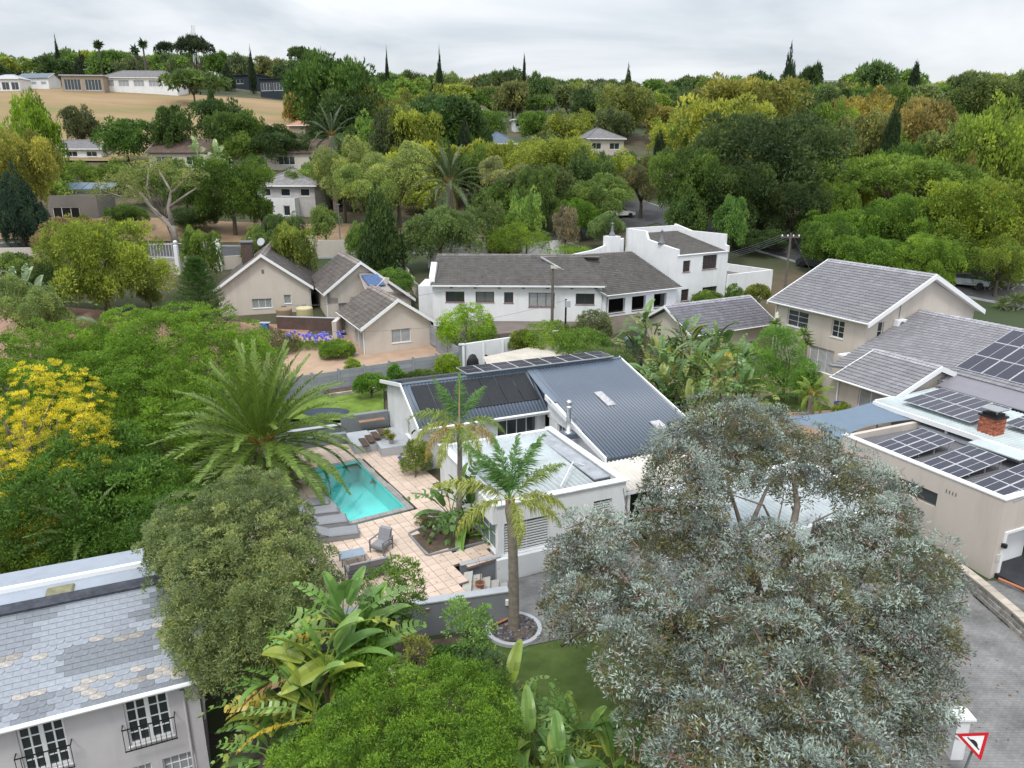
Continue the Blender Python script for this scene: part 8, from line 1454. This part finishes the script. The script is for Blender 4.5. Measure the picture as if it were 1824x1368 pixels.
# shade sail with posts
sc = [RW(38.0, 30.2, 3.0), RW(38.2, 26.9, 2.9), RW(32.4, 27.6, 2.3), RW(30.6, 31.6, 2.5)]; S_, T_ = np.meshgrid(np.linspace(0, 1, 25), np.linspace(0, 1, 17)); A = [np.array(p) for p in sc]; pin = lambda s: s
ss, tt = S_.ravel(), T_.ravel(); s2 = ss; ed = .16*np.sin(np.pi*ss); t2 = .5+(tt-.5)*(1-2*ed); s3 = .5+(ss-.5)*(1-.14*np.sin(np.pi*tt)); V = bil((A[3], A[0], A[1], A[2]), s3, t2); V[:, 2] += -.35*np.sin(np.pi*ss)*np.sin(np.pi*tt)
i, j = np.meshgrid(np.arange(24), np.arange(16)); a = (j*25+i).ravel(); sl = Thing('shade_sail', 'blue-grey shade sail stretched between posts beside the garage block', 'shade sail', (*sc[3][:2], 1)); o = link('fabric', npmesh('fabric', V-np.array(sl.o), np.stack([a, a+1, a+26, a+25], 1), mat('sail_fabric', (.15, .20, .26), .85, .05), smooth=True), sl.root); md = o.modifiers.new('thick', 'SOLIDIFY'); md.thickness = .01
for p, lb in ((sc[3], 0), (sc[2], 1)): sl.part('post', MB().tube([(p.x, p.y, T(p.x, p.y)-.3), (p.x, p.y, p.z)], .05, 8), M_alu)
# low court walls, blue pot
w_ = Thing('court_wall', 'low white wall between the grove and the silver tree', 'wall', RW(27, 38, .3)); a, b = RW(26.9, 42, 0), RW(26.9, 31, 0); w_.part('wall_face', MB().obox(a, b-a, RW(.22, 0, 0), (0, 0, 1.9)), M_white)
bp, _ = pot(1495, 735, .95, .4, .7, mat('cobalt_pot', (.02, .06, .28), .3), 'glazed cobalt blue pot at the corner of the tan wing')
# block retaining wall by the driveway and sloping entrance
bw = Thing('block_retaining_wall', 'curved retaining wall of grey rough concrete blocks below the garage block', 'wall', (21, 28, -1.4)); pts = [GZ(1668, 1012, -1.3), GZ(1730, 1062, -1.3), GZ(1790, 1115, -1.3), GZ(1850, 1175, -1.35), GZ(1930, 1270, -1.4)]
mb_ = mat('rough_block', (.30, .285, .26), .95, .25, 5, .6, 14, tone=.22)
def along(pts, s):
    for a, b in zip(pts, pts[1:]):
        L = (b-a).length
        if s <= L: return a.lerp(b, s/L), (b-a).normalized()
        s -= L
    return pts[-1], (pts[-1]-pts[-2]).normalized()
LT = sum((b-a).length for a, b in zip(pts, pts[1:]))
for r in range(4):
    s = -.2*(r % 2); 
    while s < LT-.35:
        s0 = max(0, s)+.008; s1 = s+.4-.008; s += .4
        if s1-s0 < .1: continue
        p0, d = along(pts, s0); p1, _ = along(pts, s1); n_ = Vector((-d.y, d.x, 0)); jt = rnd.uniform(-.02, .02); z = p0.z-.1+r*.19
        bw.part('block', MB().obox(Vector((p0.x, p0.y, z))+n_*(jt+r*.05), Vector((p1.x-p0.x, p1.y-p0.y, 0)), n_*.3, (0, 0, .18), tone=rnd.random()), mb_)
s = 0
while s < LT-.4: p0, d = along(pts, s+.008); p1, _ = along(pts, s+.45); s += .46; n_ = Vector((-d.y, d.x, 0)); bw.part('capping_block', MB().obox(Vector((p0.x, p0.y, p0.z+.67))+n_*.1, Vector((p1.x-p0.x, p1.y-p0.y, 0)), n_*.42, (0, 0, .08), tone=rnd.random()), mat('capping', (.42, .37, .31), .95, .15, 4, tone=.15))
kb = MB(); q0 = None
for s in np.arange(0, LT, .6):
    p0, d = along(pts, s); p1, _ = along(pts, min(LT, s+.59)); n_ = Vector((d.y, -d.x, 0)); kb.obox(Vector((p0.x, p0.y, p0.z-.1))+n_*.02, p1-p0, n_*.17, (0, 0, .17))
struct('edging_kerb', kb, mat('yellow_kerb', (.36, .31, .2), .95, .15, 3))
c = [RW(32.3, 18.72), RW(42, 18.72), RW(42, 11.5), RW(36.6, 12.5), RW(34.6, 13.6), RW(32.4, 15.8)]; struct('entrance_driveway', MB().slab([(p.x, p.y, -1.5) for p in c], (0, 0, .52)), mat('black_driveway', (.035, .037, .042), .8, .3, 1))
tb = MB().tube([RW(32.0, 17.8, -.97), RW(32.3, 15.9, -.97), RW(33.4, 14.6, -.97), RW(34.6, 13.6, -.97), RW(36.6, 12.5, -.97)], .07, 6); struct('terracotta_edging', tb, M_terra)
# gate pier and road sign
gp = Thing('gate_pier', 'white gate pier with flat cap at the bottom right below the silver tree', 'pier', (14.4, 19.4, -1.5)); gp.part('pier', MB().box(14.05, 14.45, 19.1, 19.5, -1.6, .25), M_white); gp.part('cap', MB().bev(13.95, 14.55, 19.0, 19.6, .253, .34), M_white2)
sp = PT(1737, 1322, 21.5); sg = Thing('road_sign', 'triangular red-bordered speed hump warning sign, tilted, bottom right corner', 'road sign', (sp.x-.15, sp.y+.1, -1.6)); n_ = (Vector((0, 0, CAMH))-sp); n_.z *= .55; n_.normalize()
X_ = Vector((n_.y*-1, n_.x, 0)).normalized(); X_ = -X_ if X_.x < 0 else X_; Y_ = n_.cross(X_).normalized(); Y_ = -Y_ if Y_.z < 0 else Y_
tl = R_(-33); Xr = X_*math.cos(tl)+Y_*math.sin(tl); Yr = -X_*math.sin(tl)+Y_*math.cos(tl)
def tri(s, dz): return [sp+n_*dz+Xr*(s*math.cos(R_(a)))+Yr*(s*math.sin(R_(a))) for a in (90, 210, 330)]
sg.part('red_plate', MB().slab(tri(.50, 0), n_*.012), mat('sign_red', (.55, .01, .02), .4, .02)); sg.part('white_field', MB().slab(tri(.335, .0125), n_*.004), mat('sign_white', (.8, .8, .8), .4, .02))
hp = [(-.2, -.1), (.2, -.1), (.2, -.065), (.13, -.06), (.07, .0), (0, .02), (-.07, .0), (-.13, -.06), (-.2, -.065)]; sg.part('hump_symbol', MB().slab([sp+n_*.0168+Xr*x+Yr*(y+.02) for x, y in hp], n_*.003), M_black); sg.part('post', MB().tube([(sp.x-.25, sp.y+.12, -1.9), sp-n_*.04-Y_*.1], .035, 8), mat('sign_post', (.16, .19, .19), .6))
# ------------------------------------------------------------------ poles and wires
def pole(label, x, y, z0, z1, arm=True, lean=0):
    th = Thing('electricity_pole', label, 'pole', (x, y, z0)); th.part('shaft', MB().tube([(x, y, z0-.3), (x+lean, y, z1)], [.15, .1], 8), M_yel)
    if arm:
        th.part('crossarm', MB().box(x-1.0, x+1.0, y-.08, y+.08, z1-.5, z1-.38), M_yel); 
        for k in range(4): th.part('insulator', MB().lathe([(.05, 0), (.09, .1), (.04, .22)], (x-.9+.6*k, y, z1-.38), 8), M_white2)
    return th
a = GY(983, 472, 65.0); t_ = pole('timber electricity pole in front of the longhouse roof', a.x+.1, 65, 3.0, a.z, False); t_.part('lamp_head', MB().box(a.x-.1, a.x+.5, 64.8, 65.1, a.z-.3, a.z-.05), mat('pole_lamp', (.5, .47, .4), .6))
b = GY(1409, 415, 80.0); pole('timber electricity pole with crossarm beside the tan two storey house', b.x, 80, T(b.x, 80), b.z, True)
c = GY(1008, 540, 64.0); m3 = Thing('meter_pole', 'short dark pole with grey box beside the longhouse', 'pole', (c.x, 64, 3)); m3.part('shaft', MB().box(c.x-.08, c.x+.08, 63.9, 64.05, 2.6, 5.6), M_iron); m3.part('meter_box', MB().bev(c.x-.05, c.x+.4, 63.7, 63.9, 4.9, 5.5), M_greyl)
l_ = GZ(602, 440, 5.6); lp = Thing('street_lamp', 'thin grey lamp post beyond the street wall', 'lamp post', (-27, 97, 6)); q = GY(602, 365, 97); lp.part('shaft', MB().tube([(q.x, 97, 5.8), (q.x, 97, q.z)], .07, 6), M_gm); lp.part('lamp_head', MB().box(q.x-.25, q.x+.25, 96.9, 97.1, q.z, q.z+.12), M_gm)
def wire(p, q, sag, label):
    p, q = Vector(p), Vector(q); single('overhead_wire', label, 'wire', MB().tube([p.lerp(q, t)-Vector((0, 0, sag*4*t*(1-t))) for t in np.linspace(0, 1, 15)], .014, 4), M_gm, p, group='overhead wires')
w1 = GY(762, 572, 60); w2_ = GY(497, 560, 62); e0 = (a.x+.1, 65, a.z-.2)
wire(e0, GY(870, 495, 67), .3, 'wire from the longhouse pole to the left eave'); wire(e0, (GY(500, 545, 62)), .8, 'long wire sagging left across the tan gabled houses'); wire((c.x, 64, 5.5), GY(560, 590, 58), .9, 'lower wire sagging left in front of the small gabled house')
for k in range(4): wire((b.x-.9+.6*k, 80, b.z-.15), GY(1160+k*3, 478+k*3, 74), .5, ['front', 'second', 'third', 'rear'][k]+' wire from the crossarm pole to the white block')
wire((b.x+.3, 80, b.z-.4), (b.x+4, 80, T(b.x+4, 80)), 0, 'stay wire of the crossarm pole')
# ------------------------------------------------------------------ cars
def car(label, x, y, rz, col, cat='car'):
    th = Thing('parked_car', label, cat, (x, y, T(x, y)+.08), 0, 'cars in the streets'); th.o = Vector((0, 0, 0)); th.root.rotation_euler = (0, 0, R_(rz)); m = mat('car_'+str(col[0]), col, .25, .02, spec=.6, coat=.5)
    pr = [(-2.1, .3), (-2.1, .75), (-1.9, .95), (-1.2, 1.0), (1.0, .95), (1.9, .8), (2.1, .6), (2.1, .3)]; th.part('body', MB().slab([(x_, -.85, z_) for x_, z_ in pr], (0, 1.7, 0)), m)
    gr_ = [(-1.7, .98), (-1.3, 1.42), (.1, 1.45), (.95, .96)]; th.part('windows', MB().slab([(x_, -.76, z_) for x_, z_ in gr_], (0, 1.52, 0)), M_glass); th.part('cabin_roof', MB().slab([(-1.35, -.72, 1.425), (.12, -.72, 1.455), (.12, .72, 1.455), (-1.35, .72, 1.425)], (0, 0, .05)), m)
    for sx in (-1.3, 1.3):
        for sy in (-.86, .86): th.part('wheel', MB().tube([(sx, sy-.1, .33), (sx, sy+.1, .33)], .33, 14), M_black)
    for sy in (-.6, .6): th.part('headlight', MB().box(2.08, 2.12, sy-.15, sy+.15, .62, .76), M_white2)
def carat(px, py, label, rz, col): p = hit(px, py, 60); car(label, p.x, p.y, rz, col)
carat(1105, 388, 'white car on the road bend between the trees', 10, (.7, .7, .7)); carat(1722, 512, 'silver-blue car parked beside the right hand road', -38, (.4, .45, .5)); carat(1452, 478, 'dark car in the shade behind the crossarm pole', -40, (.03, .03, .035)); carat(1560, 470, 'white car glimpsed behind the tan ridge', -38, (.6, .61, .6))

# fallen leaves on the patio, the path and the road edge
g = np.random.default_rng(12); n = 420; P = np.stack([g.uniform(-9, -.5, n), g.uniform(25.5, 40, n), np.full(n, .012)], 1); ok = np.array([inpoly(x, y, PATIO) and not (PU0-.4 < inP(x, y)[0] < PU1+.4 and PV0-.4 < inP(x, y)[1] < PV1+.4) for x, y, _ in P]); P = P[ok]
P2 = np.stack([g.uniform(12, 20.5, 260), g.uniform(17, 28, 260), np.zeros(260)], 1); P2[:, 2] = tz(P2[:, 0], P2[:, 1])+.1; P = np.concatenate([P, P2])
V, F, Tn = leaves(P, np.tile([0, 0, .0], (len(P), 1)), .13, .06, g.uniform(0, 1, len(P)), g, 1.0); V = V.reshape(-1, 4, 3); V[:, :, 2] = V[:, :1, 2]+np.abs(V[:, :, 2]-V[:, :1, 2])*.15; o = link('fallen_leaves', npmesh('fallen_leaves', V.reshape(-1, 3), F, FOL, Tn)); o.color = (.14, .085, .035, 1); tag(o, 'brown fallen leaves scattered over the patio and road edge', 'leaf litter', kind='stuff')
